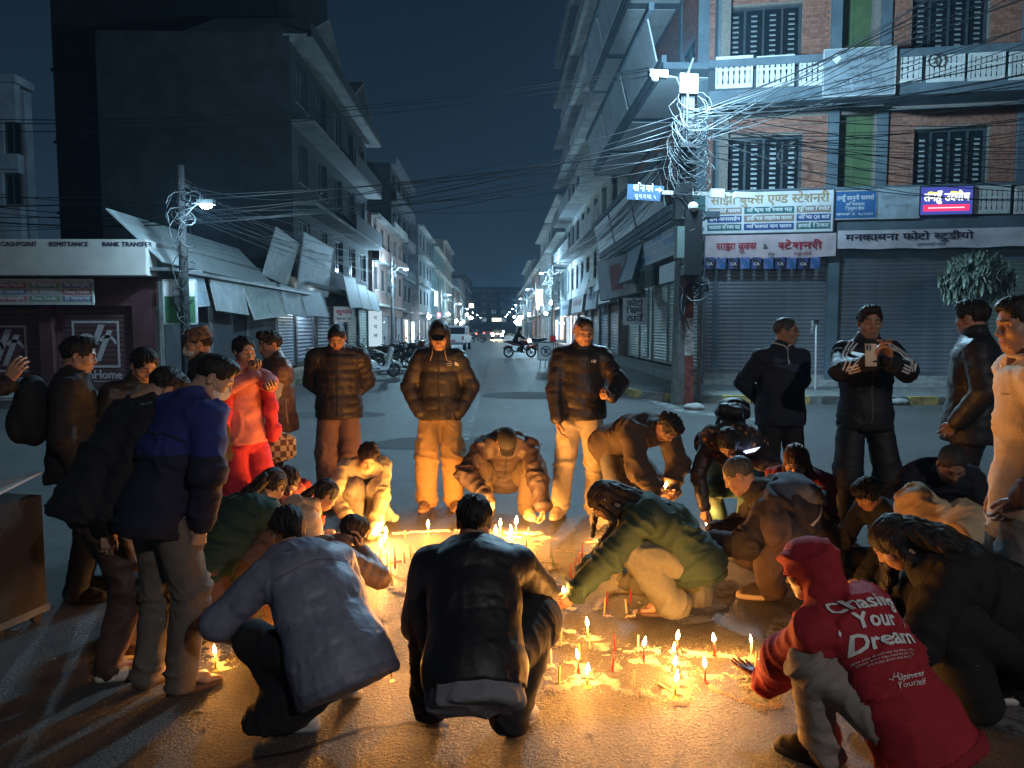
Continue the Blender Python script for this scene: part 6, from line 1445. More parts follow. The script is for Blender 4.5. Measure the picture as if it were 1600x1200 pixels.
p.barefoot(); p.finish(); p.top(nylon('blackcoat', (.013, .012, .014), .55), 'puffer', th=.036, amp=.008, band=.15, hem=.10, hood='down', loose=.015, h=.011); p.trousers(cloth('blacktrouser', (.012, .012, .013)), th=.022, kneew=.03, hemw=.02, amp=.010, h=.011); p.bands(cloth('blackrib', (.012, .012, .013)), hem=False); p.hair('short')
f = Field(.010); a = p.pel - p.upp * .03; f.cap(a + p.upp * .03, a - p.upp * .25, .192, .20, 0, side=p.px, sv=.86); f.plane(p.pel - p.upp * .165, -p.upp, .01); f.plane(p.pel - p.upp * .06, p.upp); V, F = f.mesh(); p.kid('shirt_tail', relief(relax(V, F, 2), F, [(p.pel, p.pel - p.up * .3, 0, .15)], 'cloth', .014, .1, 3), F, cloth('greyshirt', (.20, .20, .22)))
p.shoes(cloth('offwhitestrap', (.45, .42, .40), .6), 'sandal', sole=mat('sandal_grey', (.42, .40, .38), .7)); f = Field(.009)
for q in 'LR': f.cap(p.ft[q][2], p.ft[q][2] + (p.ft[q][1] - p.ft[q][2]) * .35, .046, .052, 0); 
V, F = f.mesh(); p.kid('sock', V, F, cloth('sockdark', (.015, .015, .016)))
PEOPLE['front'] = p
p = P_('girl in green jumper and pale jeans squatting in flip-flops to light a red candle', **at(1068, 4.22), yaw=82, H=1.60, hip=(0, -.10, .31), lean=54, bulge=.07, hp=52, hy=8, footL=(-.10, .07), footR=(.10, -.10), toeL=4, toeR=2, kneeL=(-.06, 1, .0), kneeR=(.1, 1, .0), handL=hand(893, 933, 4.05), handR=hand(916, 893, 4.35), poseL='cup', poseR='pinch', palmL=(1, .2, .2), palmR=(-.6, .2, -.7), elbL=(-.6, .1, -.5), elbR=(.4, 0, -.4), fem=True, seed=44, build=.95, sh=.175)
p.barefoot(); p.finish(); p.top(cloth('forest', (.022, .050, .034), .8), 'cloth', th=.024, wide=1.10, amp=.013, hem=.10, h=.0115, loose=.010); p.bands(cloth('forestrib', (.018, .040, .028), bump=.9, bscale=120)); p.trousers(cloth('sagejean', (.15, .15, .115)), th=.008, kneew=.010, hemw=.05, amp=.012, h=.0115); p.shoes(cloth('brownsandal', (.09, .05, .035)), 'flip', sole=mat('sandal_sole', (.10, .06, .04), .8))
p.hair('long', (.016, .010, .009), tails=[[((.02, -.09, .02), .075, .6), (('b',) + tuple(p.nk + p.back * .11 + p.sx * .02), .085, .5), (('b',) + tuple(p.nk + p.back * .13 - p.up * .22), .06, .5)], [((-.075, .03, .02), .03, .7), ((-.085, .05, -.10), .030, .7), (('b',) + tuple(p.hd + np.array((-.10, .06, -.30))), .014, .7)], [((.075, .03, .02), .03, .7), (('b',) + tuple(p.hd + np.array((.09, .07, -.24))), .018, .7)]])
mb = MB().ball(tuple(p.hp_((-.088, -.02, .03))), .007); p.kidmb('hair_clip', mb, mat('clip', (.5, .6, .6), .15, .6))
PEOPLE['green'] = p
p = P_('man in dark jacket with loose grey hood squatting in dark sneakers', **at(1240, 4.45), yaw=78, H=1.70, hip=(0, -.20, .27), lean=46, bulge=.08, hp=34, hy=-10, footL=(-.10, .12), footR=(.18, -.20), toeL=2, toeR=20, kneeL=(-.3, 1, .5), kneeR=(.3, 1, .2), handL=(-.16, .50, .34), handR=(.2, .42, .30), seed=45, build=1.06)
p.finish(); j = p.top(cloth('darkbrown', (.022, .016, .016)), 'cloth', th=.028, amp=.012, hem=.12, loose=.012, h=.0115); p.trousers(cloth('rustbrown', (.075, .048, .042)), th=.024, kneew=.03, hemw=.01, amp=.011, h=.0115); p.shoes(cloth('darksneaker', (.055, .042, .036)), 'low', sole=mat('cream_sole', (.55, .46, .36), .7)); p.hair('crop', (.05, .035, .03))
f = Field(.011); b = p.nk + p.back * .07 - p.up * .10; f.cap(b - p.sx * .10, b + p.sx * .10, .085, .085, 0).ell(b + p.back * .07 - p.up * .11, (.15, .09, .15), .05, 'u', _m3(p.sx, p.back, p.up)).ell(p.nk + p.up * .05 + p.back * .12, (.07, .045, .05), .03, 's', _m3(p.sx, p.back, p.up)); V, F = f.mesh(); V = relax(V, F, 2); p.kid('loose_hood', relief(V, F, [(b + p.up * .1, b - p.up * .3, 0, .1)], 'cloth', .016, .1, 8), F, cloth('slatehood', (.075, .085, .110)))
p.ribbon('waist_band', [p.mid + p.sx * -.2 - p.up * .02, p.mid + p.back * .2 - p.up * .03, p.mid + p.sx * .14 + p.back * .12 - p.up * .03], .022, cloth('bandcream', (.55, .46, .34)), .004, wdir=p.up, parent=j)
V, F, w = text2d('N', .05, 'C', .3, .12)
PEOPLE['hoodman'] = p
p = P_('woman in red jumper with loose brown hair crouching and looking down', **at(1262, 4.95), yaw=140, H=1.56, hip=(0, -.16, .30), lean=34, bulge=.05, hp=34, hy=14, kneeL=(-.2, 1, .4), kneeR=(.2, 1, .4), handL=(-.14, .42, .32), handR=(.14, .42, .32), fem=True, seed=46, skin=(.42, .25, .16))
p.finish(); p.top(cloth('brickred', (.22, .020, .022)), 'cloth', th=.022, amp=.011, hem=.08); p.trousers(BLACKC); p.shoes(BLACKC, sole=DARK_RUBBER); p.hair('long', (.085, .032, .016), tails=[[((.0, -.09, .02), .075, .6), (('b',) + tuple(p.nk + p.back * .10 - p.up * .05), .07, .5), (('b',) + tuple(p.nk + p.back * .12 - p.up * .20), .05, .5)]])
p = P_('balding man in dark jacket squatting with head bowed near the far right', **at(1476, 4.75), yaw=162, H=1.68, hip=(0, -.20, .32), lean=40, bulge=.08, hp=44, hy=6, handL=(-.2, .42, .30), handR=(.2, .42, .30), kneeL=(-.4, 1, .3), kneeR=(.4, 1, .3), seed=47, build=1.1, skin=(.34, .19, .125))
p.finish(); p.top(cloth('inknavy', (.012, .013, .022)), 'cloth', th=.026, amp=.010, hem=.08, collar=.02); p.bands(BLACKC); p.trousers(BLACKC); p.shoes(BLACKC, sole=DARK_RUBBER); p.hair('crop', (.035, .030, .028))
p = P_('person in beige hooded top and lilac shirt bending low with a black shoulder bag', **at(1560, 3.95), yaw=74, H=1.62, hip=(0, -.20, .30), lean=56, bulge=.10, hp=52, kneeL=(-.2, 1, .4), kneeR=(.2, 1, .4), handL=(-.2, .44, .25), handR=(.18, .42, .25), fem=True, seed=48, build=1.0)
p.finish(); j = p.top(cloth('sandhood', (.50, .36, .22)), 'cloth', th=.026, amp=.014, hem=-.05, hood='up', h=.0115); p.trousers(cloth('greytrouser', (.10, .10, .12))); p.shoes(BLACKC, sole=WHITE_RUBBER)
f = Field(.011); a = p.pel - p.up * .04; f.cap(p.pel + p.up * .12, p.pel - p.up * .22, .165, .19, 0, side=p.px, sv=.85); f.plane(p.pel - p.up * .20, -p.up, .01); V, F = f.mesh(); p.kid('shirt', relief(relax(V, F, 2), F, [(p.pel + p.up * .1, p.pel - p.up * .3, 0, .15)], 'cloth', .016, .1, 3), F, cloth('lilac', (.42, .33, .42)))
PEOPLE['sand'] = p
p = P_('dark-haired child crouching behind the long black hair, only the head in view', **at(1398, 4.25), yaw=112, H=1.3, hip=(0, -.15, .34), lean=30, bulge=.05, hp=36, kneeL=(-.2, 1, .4), kneeR=(.2, 1, .4), handL=(-.14, .42, .32), handR=(.14, .42, .32), seed=49)
p.finish(); p.top(BLACKC, 'cloth', th=.02); p.trousers(BLACKC); p.shoes(BLACKC, sole=DARK_RUBBER); p.hair('mop')
p = P_('woman in black with long loose black hair squatting behind the red hoodie', **at(1538, 3.08), yaw=68, H=1.66, hip=(.02, -.24, .30), lean=54, curl=.6, bulge=.10, hp=46, kneeL=(-.2, 1, .4), kneeR=(.25, 1, .3), handL=(-.15, .46, .28), handR=(.18, .44, .25), fem=True, seed=50, build=1.08, sh=.20)
p.finish(); p.top(cloth('jet', (.0085, .0085, .0095)), 'cloth', th=.034, amp=.012, hem=.10, h=.0115); p.trousers(cloth('jet', (.0085, .0085, .0095)), th=.03, kneew=.03, hemw=.03, h=.0115); p.shoes(BLACKC, 'boot', sole=DARK_RUBBER); p.hair('long', (.009, .008, .008), tails=[[((.0, -.09, .02), .085, .6), (('b',) + tuple(p.nk + p.back * .13), .12, .5), (('b',) + tuple(p.nk + p.back * .15 - p.up * .30), .08, .5)], [((.08, .0, .04), .045, .7), (('b',) + tuple(p.hd + np.array((.13, .0, -.20))), .05, .7), (('b',) + tuple(p.hd + np.array((.13, .05, -.40))), .02, .7)]])
mb = MB()
c = p.hp_((.115, .03, -.17)); mb.lathe([(.002, .035), (.012, .02), (.014, -.01), (.006, -.035)], 8, tuple(c)); p.kidmb('earring', mb, mat('goldtone', (.5, .35, .15), .3, .9))
p = P_('person in red hooded sweatshirt printed on the back, squatting near the camera', **at(1374, 2.68), yaw=34, H=1.54, hip=(.0, -.20, .25), lean=42, side=-9, curl=.35, bulge=.10, hp=20, hy=6, footL=(-.17, .10), footR=(.17, -.06), heelL=0, toeL=12, toeR=20, kneeL=(-.55, 1, .5), kneeR=(.3, 1, .3), handL=hand(1196, 1066, 2.98), handR=(.22, .45, .3), poseL='flat', palmL=(0, -.3, 1), fdirL=(.1, 1, 0), elbL=(-.8, .1, -.5), seed=51, build=.98, sh=.185)
p.finish(); j = p.top(cloth('redhood', (.34, .012, .022)), 'cloth', th=.034, wide=1.05, amp=.012, hem=.14, hood='up', loose=.012, h=.0105, flare=.01); p.trousers(cloth('greige', (.25, .215, .185)), th=.008, kneew=.014, hemw=.02, amp=.014, h=.0105); p.shoes(cloth('darkboot', (.030, .026, .024)), 'boot', sole=DARK_RUBBER)
p.bands(cloth('redrib', (.27, .010, .018), bump=.9, bscale=120)); t_ = p.bvh(); ux, uy = p.sx, p.up; nb = p.back
if np.array(ux) @ np.array((1, 0, 0)) < 0: ux = -ux
def line(t, sz, dx, dy, bold=0, slant=0): 
    V, F, w = text2d(t, sz, 'C', slant, bold); return [(v[0] + dx, v[1] + dy) for v in V], F
def joinl(*ls):
    V, F = [], []
    for v, f in ls: F += [tuple(i + len(V) for i in q) for q in f]; V += v
    return V, F
tilt = R(-6)
big = joinl(line('Chasing', .088, -.005, .075, .055), line('Your', .088, 0, -.002, .055), line('Dream', .088, .005, -.080, .055))
small = joinl(*[line('chase your dream every day with an open heart'[:44 - 6 * abs(k)], .012, 0, -.108 - k * .013) for k in range(3)], line('Happiness', .032, .04, -.200, .0, .35), line('Yourself', .032, .05, -.228, .0, .35), ([(-.03, -.192), (.11, -.188), (.11, -.190), (-.03, -.194)], [(0, 1, 2, 3)]))
org = p.chest + p.up * (-.05) - ux * .060; a_ = R(-20); ux, uy = ux * math.cos(a_) + uy * math.sin(a_), uy * math.cos(a_) - ux * math.sin(a_)
for x_, y_ in ((-.138, .0), (.134, .0)): p.decal('sparkle', [(x_ - .006, y_), (x_, y_ - .012), (x_ + .006, y_), (x_, y_ + .014)], [(0, 1, 2, 3)], org, ux, uy, nb, WHITE_PRINT, parent=j, tree=t_)
p.decal('back_print', big[0], big[1], org, ux, uy, nb, WHITE_PRINT, parent=j, tree=t_); p.decal('small_print', small[0], small[1], org, ux, uy, nb, WHITE_PRINT, parent=j, tree=t_)
PEOPLE['redhood'] = p

# ================================================================== poles, lamps, cables
POLE_M = mat('pole_concrete', (.15, .147, .14), .9, nscale=8, namt=.3, bump=.5, bscale=60); STEEL = mat('galvanised', (.16, .165, .17), .5, .5, nscale=6, namt=.2); BLACKP = mat('black_plastic', (.012, .012, .013), .5); CABLE = mat('cable_black', (.010, .010, .011), .55); CABLE_P = mat('cable_pale', (.05, .055, .058), .55)
RED_P = mat('pole_red', (.19, .045, .035), .85, nscale=14, namt=.5, bump=.4, bscale=60); WHT_P = mat('pole_white', (.45, .44, .42), .85, nscale=14, namt=.45, bump=.4, bscale=60)
BULB = glow('lamp_lit', (.80, .95, 1.0), 60.0)
PX_, PY_ = G(1065, 631).x, G(1065, 631).y
pole = empty('utility_pole', (PX_, PY_, 0), R(8), label='square concrete pole with red and white bands and a heavy cable tangle', cat='utility pole')
def taper(z0, z1, grow=0.0):
    w = lambda z: (.185 - .012 * z) + grow
    a, b = w(z0), w(z1); return MB().add([(-a, -a, z0), (a, -a, z0), (a, a, z0), (-a, a, z0), (-b, -b, z1), (b, -b, z1), (b, b, z1), (-b, b, z1)], [(0, 3, 2, 1), (4, 5, 6, 7), (0, 1, 5, 4), (1, 2, 6, 5), (2, 3, 7, 6), (3, 0, 4, 7)])
taper(0, 6.9).build('shaft', POLE_M, pole); taper(4.7, 6.93, .012).build('cable_and_dimming_wrap', CABLE, pole)  # upper black sleeve added so the lamp does not bleach the pole top
for z0, z1, m in ((.0, 1.05, RED_P), (1.06, 1.85, WHT_P), (1.86, 2.75, RED_P)):
    mb = taper(z0, z1, .004); mb.v = [(max(v[0], -.02), v[1], v[2]) for v in mb.v]; mb.build('painted_band', m, pole)
mb = MB().box(-.34, .02, -.34, -.16, 3.9, 4.65).build('junction_box', BLACKP, pole); MB().box(-.32, -.06, -.40, -.2, 3.1, 3.75).build('junction_box', mat('boxgrey', (.12, .15, .14), .6), pole)
MB().box(-.16, .20, -.42, -.20, 2.75, 4.1).build('cable_and_dimming_wrap', BLACKP, pole); MB().ball((.02, -.38, 4.15), .11, 10, 7).build('insulator', mat('porcelain', (.6, .58, .5), .3), pole)
MB().box(-.6, .9, -.24, -.18, 4.42, 4.50).box(.45, .75, -.3, -.2, 4.38, 4.56).box(1.0, 1.45, -.26, -.16, 4.40, 4.52).build('cross_arm', mat('paleplastic', (.5, .5, .48), .5), pole)
MB().box(-.30, .05, -.45, -.2, 5.35, 5.42).build('bracket_plate', BLACKP, pole); MB().tube([(-.1, -.25, 5.0), (-.1, -.3, 6.9), (.02, -.25, 7.2)], .025).build('lamp_bracket', BLACKP, pole)
MB().tube([(-.1, 0, 6.1), (-.15, -.1, 6.55), (-.35, -.25, 6.8), (-.62, -.35, 6.78)], .022).build('old_lamp_arm', BLACKP, pole); MB().box(-.98, -.60, -.46, -.30, 6.72, 6.86).build('old_lamp_head', mat('lamp_grey', (.05, .05, .05), .6), pole); MB().ball((-.86, -.38, 6.70), .07, 10, 6, (1.3, 1, .8)).build('old_lamp_glass', mat('oldglass', (.12, .13, .13), .2), pole)
lampP = AT(1077, 130, PY_ - .25)
loc = lambda v: Matrix.Rotation(-R(8), 4, 'Z') @ (Vector(v) - Vector((PX_, PY_, 0)))
c = loc(lampP); MB().box(c.x - .20, c.x + .20, c.y - .0, c.y + .10, c.z - .20, c.z + .20).build('flood_light', mat('lamp_body', (.03, .03, .032), .6), pole); MB().box(c.x - .17, c.x + .17, c.y - .012, c.y - .002, c.z - .17, c.z + .17).build('flood_glass', BULB, pole)
MB().tube([(c.x, c.y + .1, c.z), (.0, -.1, 6.9)], .03).build('flood_arm', BLACKP, pole)
point_light('street_light', (lampP.x - .15, lampP.y - .95, lampP.z + .15), LAMP_W * 3.1, LAMP_COL, .30)
MB().tube([(AT(1101, 620, PY_ - .2).x, PY_ + .25, 0), (AT(1098, 400, PY_).x, PY_ + .25, 4.2)], .05, 8).build('stay_pole', STEEL, None, label='thin grey steel tube standing right of the banded pole', cat='pole')
# street name plate on the pole
s = sign('blue street name plate with white writing and an arrow on the pole', Matrix.Translation((PX_, PY_ - .25, 0)), AT(980, 300, PY_ - .25).x - PX_, AT(1037, 300, PY_ - .25).x - PX_, AT(1000, 313, PY_ - .25).z, AT(1000, 289, PY_ - .25).z, 0, mat('plate_blue', (.06, .11, .20), .5), .03, None, tilt=R(3), name='street_sign', cat='street sign'); dev(s, 'sign_text', 'शान्ति मार्ग', .20, INK_W, -.06, .02, s['w'] * 1.1, .05); dev(s, 'sign_text', 'शु.ग.न.पा. ५', .12, INK_W, 0, -s['h'] * .78, s['w'] * 1.2)
MB().add([(.20, -.006, .05), (.28, -.006, .05), (.28, -.006, .01), (.35, -.006, .07), (.28, -.006, .13), (.28, -.006, .09), (.20, -.006, .09)], [(0, 1, 2, 3, 4, 5, 6)]).build('arrow', INK_W, s)
rn = random.Random(77)
def cable(p0, p1, sag, r, m, label, group, n=14, cat='cable'):
    p0, p1 = Vector(p0), Vector(p1); o = MB().tube([p0.lerp(p1, t) - p0 - Vector((0, 0, 4 * sag * t * (1 - t))) for t in [i / n for i in range(n + 1)]], r, 5, True).build('overhead_cable', m, None, True, label=label, cat=cat, group=group); o.location = p0; return o
top = Vector((PX_, PY_ - .1, 5.9))
def tp(dz=.7): return top + Vector((rn.uniform(-.12, .12), rn.uniform(-.15, .1), rn.uniform(-dz, dz * .6)))
for i in range(22): cable(tp(.5), AT(1640 + rn.uniform(-10, 60), -150 + i * 14 + rn.uniform(-10, 10), 13.5 + rn.uniform(0, 3)), rn.uniform(.02, .25), rn.choice((.008, .010, .013)), CABLE_P if rn.random() < .6 else CABLE, 'cable fanning steeply up from the banded pole to the upper right', 'cables fanning up to the right')
for i in range(20): cable(tp(.6), AT(1650, 165 + i * 8 + rn.uniform(-12, 12), 16.6 + rn.uniform(0, 1.0)), rn.uniform(.05, .5), rn.choice((.006, .008, .010)), CABLE_P if rn.random() < .35 else CABLE, 'cable running level from the banded pole across the brick front', 'cables across the brick front')
for i in range(14): cable(tp(.6), (rn.uniform(4.2, 5.2), 58 + rn.uniform(-10, 5), 6.2 + rn.uniform(-.6, 1.5)), rn.uniform(.3, 1.2), rn.choice((.010, .014, .018)), CABLE if rn.random() < .7 else CABLE_P, 'cable drooping up the right side of the street', 'cables up the right side')
for i in range(9): cable(top + Vector((0, 0, -.8 + i * .13)), AT(-40, 300 + i * 8 + rn.uniform(-6, 6), 17.5), rn.uniform(.2, .9), rn.choice((.008, .011, .016)), CABLE, 'black cable sagging across the whole street to the far left', 'black cables across the street')
for i, (ya, yb) in enumerate(((192, 132), (205, 140), (186, 128))): cable(AT(-40, ya, 22), AT(1060, yb - 30, 21), .5, .014, CABLE, 'high thin cable crossing the sky above the junction', 'high cables across the sky')
LPX, LPY = AT(290, 512, 15.75).x, 15.75
for i in range(12): cable((LPX, LPY - .1, 4.3 + rn.uniform(-.3, .5)), (-7.1, 30 + rn.uniform(0, 14), 4.6 + rn.uniform(-.6, 2.6)), rn.uniform(.1, .5), rn.choice((.007, .009)), CABLE_P if rn.random() < .6 else CABLE, 'cable fanning from the left lamp post along the gabled house', 'cables from the left post')
for i in range(7): cable((LPX, LPY, 4.2 + rn.uniform(-.4, .4)), (-7.6 + rn.uniform(-1.0, .2), 17.2 + rn.uniform(0, 4), 3.0 + rn.uniform(-.3, .9)), rn.uniform(.0, .3), .006, CABLE_P, 'thin cable dropping from the left post to the tin roof', 'thin cables to the tin roof')
for i, (a, b, Y) in enumerate((((590, 312), (880, 300), 62), ((600, 330), (880, 322), 64), ((470, 345), (800, 305), 47))): cable(AT(*a, Y), AT(*b, Y), .35, .022, CABLE, ('upper of the cables crossing the far street', 'lower of the cables crossing the far street', 'slanting cable between the left houses and the far street')[i], None)
# tangles round the poles: loops and loose ends that nobody could count
def tangle(parent, n, c, rr, hh, m, seed, name='cable_tangle', r0=.007):
    q = random.Random(seed); mb = MB()
    for i in range(n):
        mb.cur = int(q.random() < .45); z = q.uniform(-hh, hh); a = q.uniform(0, 6.28); R0 = rr * q.uniform(.25, 1.0); pts = []; k = q.randint(5, 12); tilt = q.uniform(-.9, .9); b = Vector((c[0] + q.uniform(-.1, .1), c[1] - .18 + q.uniform(-.1, .05), c[2] + z)); dr = q.uniform(-.10, .02)
        for j in range(k): th = a + j * .55; pts.append(b + Vector((R0 * math.cos(th) + q.uniform(-.02, .02), R0 * .5 * math.sin(th), R0 * math.sin(th + tilt) * .9 + dr * j + q.uniform(-.02, .02))))
        mb.tube(pts, r0 * q.uniform(.8, 1.5), 4)
    return mb.build(name, m, parent, True, kind='stuff')
tangle(pole, 60, (0, 0, 5.6), .50, .80, [CABLE_P, CABLE], 3); tangle(pole, 40, (.05, 0, 3.7), .30, 1.2, [CABLE, CABLE_P], 4); tangle(pole, 16, (.15, -.1, 2.75), .34, .25, [CABLE, CABLE], 8, r0=.012)
for i, (px, py, rr) in enumerate(((1229, 243, .20), (1461, 95, .14))):
    c = fb.M @ (fb.L(px, py, -.6)); mb = MB()
    for k in range(6): mb.tube([(rr * (1 + .04 * k) * math.cos(a) + rn.uniform(-.01, .01), rn.uniform(-.03, .03), rr * math.sin(a) * (1 + .05 * math.sin(k * 2)) + rn.uniform(-.01, .01)) for a in np.linspace(0, 6.28, 20)], .007, 4)
    o = mb.build('cable_coil', CABLE_P if i == 0 else CABLE, None, True, label=('pale coil of spare cable hanging before the first floor window', 'black coil of cable hung on the upper balcony railing')[i], cat='cable coil'); o.location = c
# left lamp post
lp = empty('lamp_post', (LPX, LPY, 0), 0, label='dark lamp post on the left with a lit lamp and looped cables', cat='lamp post')
MB().tube([(0, 0, 0), (0, 0, 5.0)], .11, 10, r2=.075).build('shaft', mat('post_dark', (.007, .007, .008), .8), lp); lL = AT(322, 322, LPY - .75); c = lL - Vector((LPX, LPY, 0))
MB().tube([(0, 0, 4.3), (c.x * .5, c.y * .6, c.z + .1), (c.x, c.y, c.z + .10)], .02).build('arm', STEEL, lp); MB().box(c.x - .16, c.x + .16, c.y - .08, c.y + .08, c.z + .03, c.z + .12).build('lamp_head', STEEL, lp); MB().ball((c.x, c.y, c.z), .085, 10, 7, (1.4, 1, .6)).build('bulb', BULB, lp)
point_light('street_light', (lL.x, lL.y - .05, lL.z - .14), LAMP_W * .42, LAMP_COL, .10)
tangle(lp, 14, (.15, 0, 4.1), .34, .25, [CABLE_P, CABLE], 12); tangle(lp, 16, (.05, 0, 2.6), .22, 1.0, [CABLE_P, CABLE], 13)
# lamps further up the street
def street_lamp(X, Y, h, label, watts, col=LAMP_COL, arm=None, group=None):
    r = empty('street_lamp', (X, Y, 0), 0, label=label, cat='street lamp', group=group); sg = -1 if X > 0 else 1; a = arm or .9
    MB().tube([(0, 0, 0), (0, 0, h + .8)], .11, 8, r2=.07).build('shaft', POLE_M, r); MB().tube([(0, 0, h - .3), (sg * a * .5, -.1, h + .12), (sg * a, -.15, h + .10)], .025, 5).build('arm', STEEL, r); MB().box(sg * a - .18, sg * a + .18, -.25, -.07, h + .04, h + .12).build('lamp_head', STEEL, r); MB().ball((sg * a, -.16, h), .09, 8, 6, (1.5, 1, .6)).build('bulb', BULB, r)
    if watts: point_light('street_light', (X + sg * a, Y - .2, h - .14), watts, col, .1)
    return r
SLp = [(4.3, 56, 5.7, 'nearest far lamp on the right, bluish with drooping cables', 1.0), (4.2, 78, 5.6, 'second lamp up the right side of the street', .8), (4.2, 100, 5.5, 'third lamp up the right side of the street', .7), (4.2, 124, 5.4, 'fourth lamp up the right side of the street', .6), (4.2, 150, 5.4, 'fifth lamp up the right side of the street', .6), (4.2, 182, 5.4, 'sixth lamp up the right side of the street', 0), (4.2, 215, 5.4, 'seventh lamp up the right side of the street', 0), (4.2, 255, 5.4, 'farthest lamp on the right side of the street', 0),
       (-6.4, 46, 5.2, 'nearest lamp up the left side, by the salmon house', .9), (-6.3, 86, 5.4, 'second lamp up the left side of the street', .7), (-6.3, 112, 5.2, 'third lamp up the left side of the street', .6), (-6.3, 140, 5.2, 'fourth lamp up the left side of the street', .6), (-6.3, 175, 5.2, 'fifth lamp up the left side of the street', 0), (-6.3, 215, 5.2, 'sixth lamp up the left side of the street', 0), (-6.3, 260, 5.2, 'farthest lamp on the left side of the street', 0)]
for X, Y, h, lb, k in SLp: street_lamp(X, Y, h, lb, LAMP_W * k * 1.5)
tangle(bpy.data.objects['street_lamp'], 40, (0, 0, 5.2), .6, 1.2, [CABLE_P, CABLE], 21, r0=.016); tangle(bpy.data.objects['street_lamp.008'], 26, (0, 0, 4.6), .4, .9, [CABLE_P, CABLE], 22, r0=.012)
# the lamp of the fourth corner, behind the photographer: it lights the backs of the near figures
street_lamp(5.2, -5.0, 6.0, 'lamp at the near corner of the crossing, behind the viewer', LAMP_W * .66, (.95, .92, .90))
# small shop lamp under the boards on the left, and bright shop fronts
for i, (px, py, Y, w, col, lb) in enumerate(((486, 466, 29.0, 70, (.85, 1, .95), 'bare shop lamp under the blue boards of the left shops'), (600, 505, 52, 60, (.8, .95, 1), 'shop lamp by the salmon house'), (853, 490, 62, 70, (.7, .88, 1), 'low lamp before the lit shops on the right'), (878, 505, 56, 40, (1, .6, .35), 'orange shop lamp on the right'))):
    v = AT(px, py, Y); o = MB().ball((0, 0, 0), .12, 8, 6, (1.3, 1, .8)).build('shop_lamp', BULB, None, True, label=lb, cat='lamp'); o.location = v; point_light('shop_light', (v.x, v.y - .2, v.z - .18), w, col, .08)
# lit panels of shops far up the street
LT = [('lit_cool', (.75, .92, 1.0), 2.2), ('lit_warm', (1.0, .80, .55), 1.9), ('lit_pink', (1.0, .18, .35), 1.8), ('lit_blue', (.3, .5, 1.0), 2.2), ('lit_orange', (1.0, .45, .15), 1.8)]
for i, (x0, y0, x1, y1, Y, k, lb) in enumerate(((630, 500, 637, 540, 70, 1, 'warm lit doorway among the left shops'), (641, 503, 647, 538, 74, 0, 'white lit doorway next to the warm one'), (660, 488, 670, 500, 84, 0, 'bright box sign high on the left row'), (683, 489, 690, 496, 92, 2, 'pink glowing sign on the left row'), (679, 455, 684, 478, 78, 0, 'tall lit window strip on the left row'), (733, 474, 740, 481, 160, 1, 'warm round sign hung over the street'), (769, 497, 783, 502, 230, 1, 'long white lit sign at the end of the street'), (868, 500, 872, 530, 66, 3, 'blue lit shopfront on the right row'), (875, 495, 880, 530, 60, 4, 'orange lit shopfront on the right row'), (806, 498, 815, 508, 110, 0, 'bright sign low on the right row'), (722, 500, 726, 506, 130, 0, 'small lit sign down the left row'), (838, 452, 848, 478, 58, 3, 'dim blue hanging board near the right lamp'))):
    a, b = AT(x0, y1, Y), AT(x1, y0, Y); n, c, st = LT[k]; s = sign(lb, Matrix.Translation((0, Y, 0)), a.x, b.x, a.z, b.z, 0, mat(n, (.4, .4, .4), .6, emit=c, estr=st if i != 11 else .4), .15, FRAME_D, name='lit_sign', cat='lit sign')

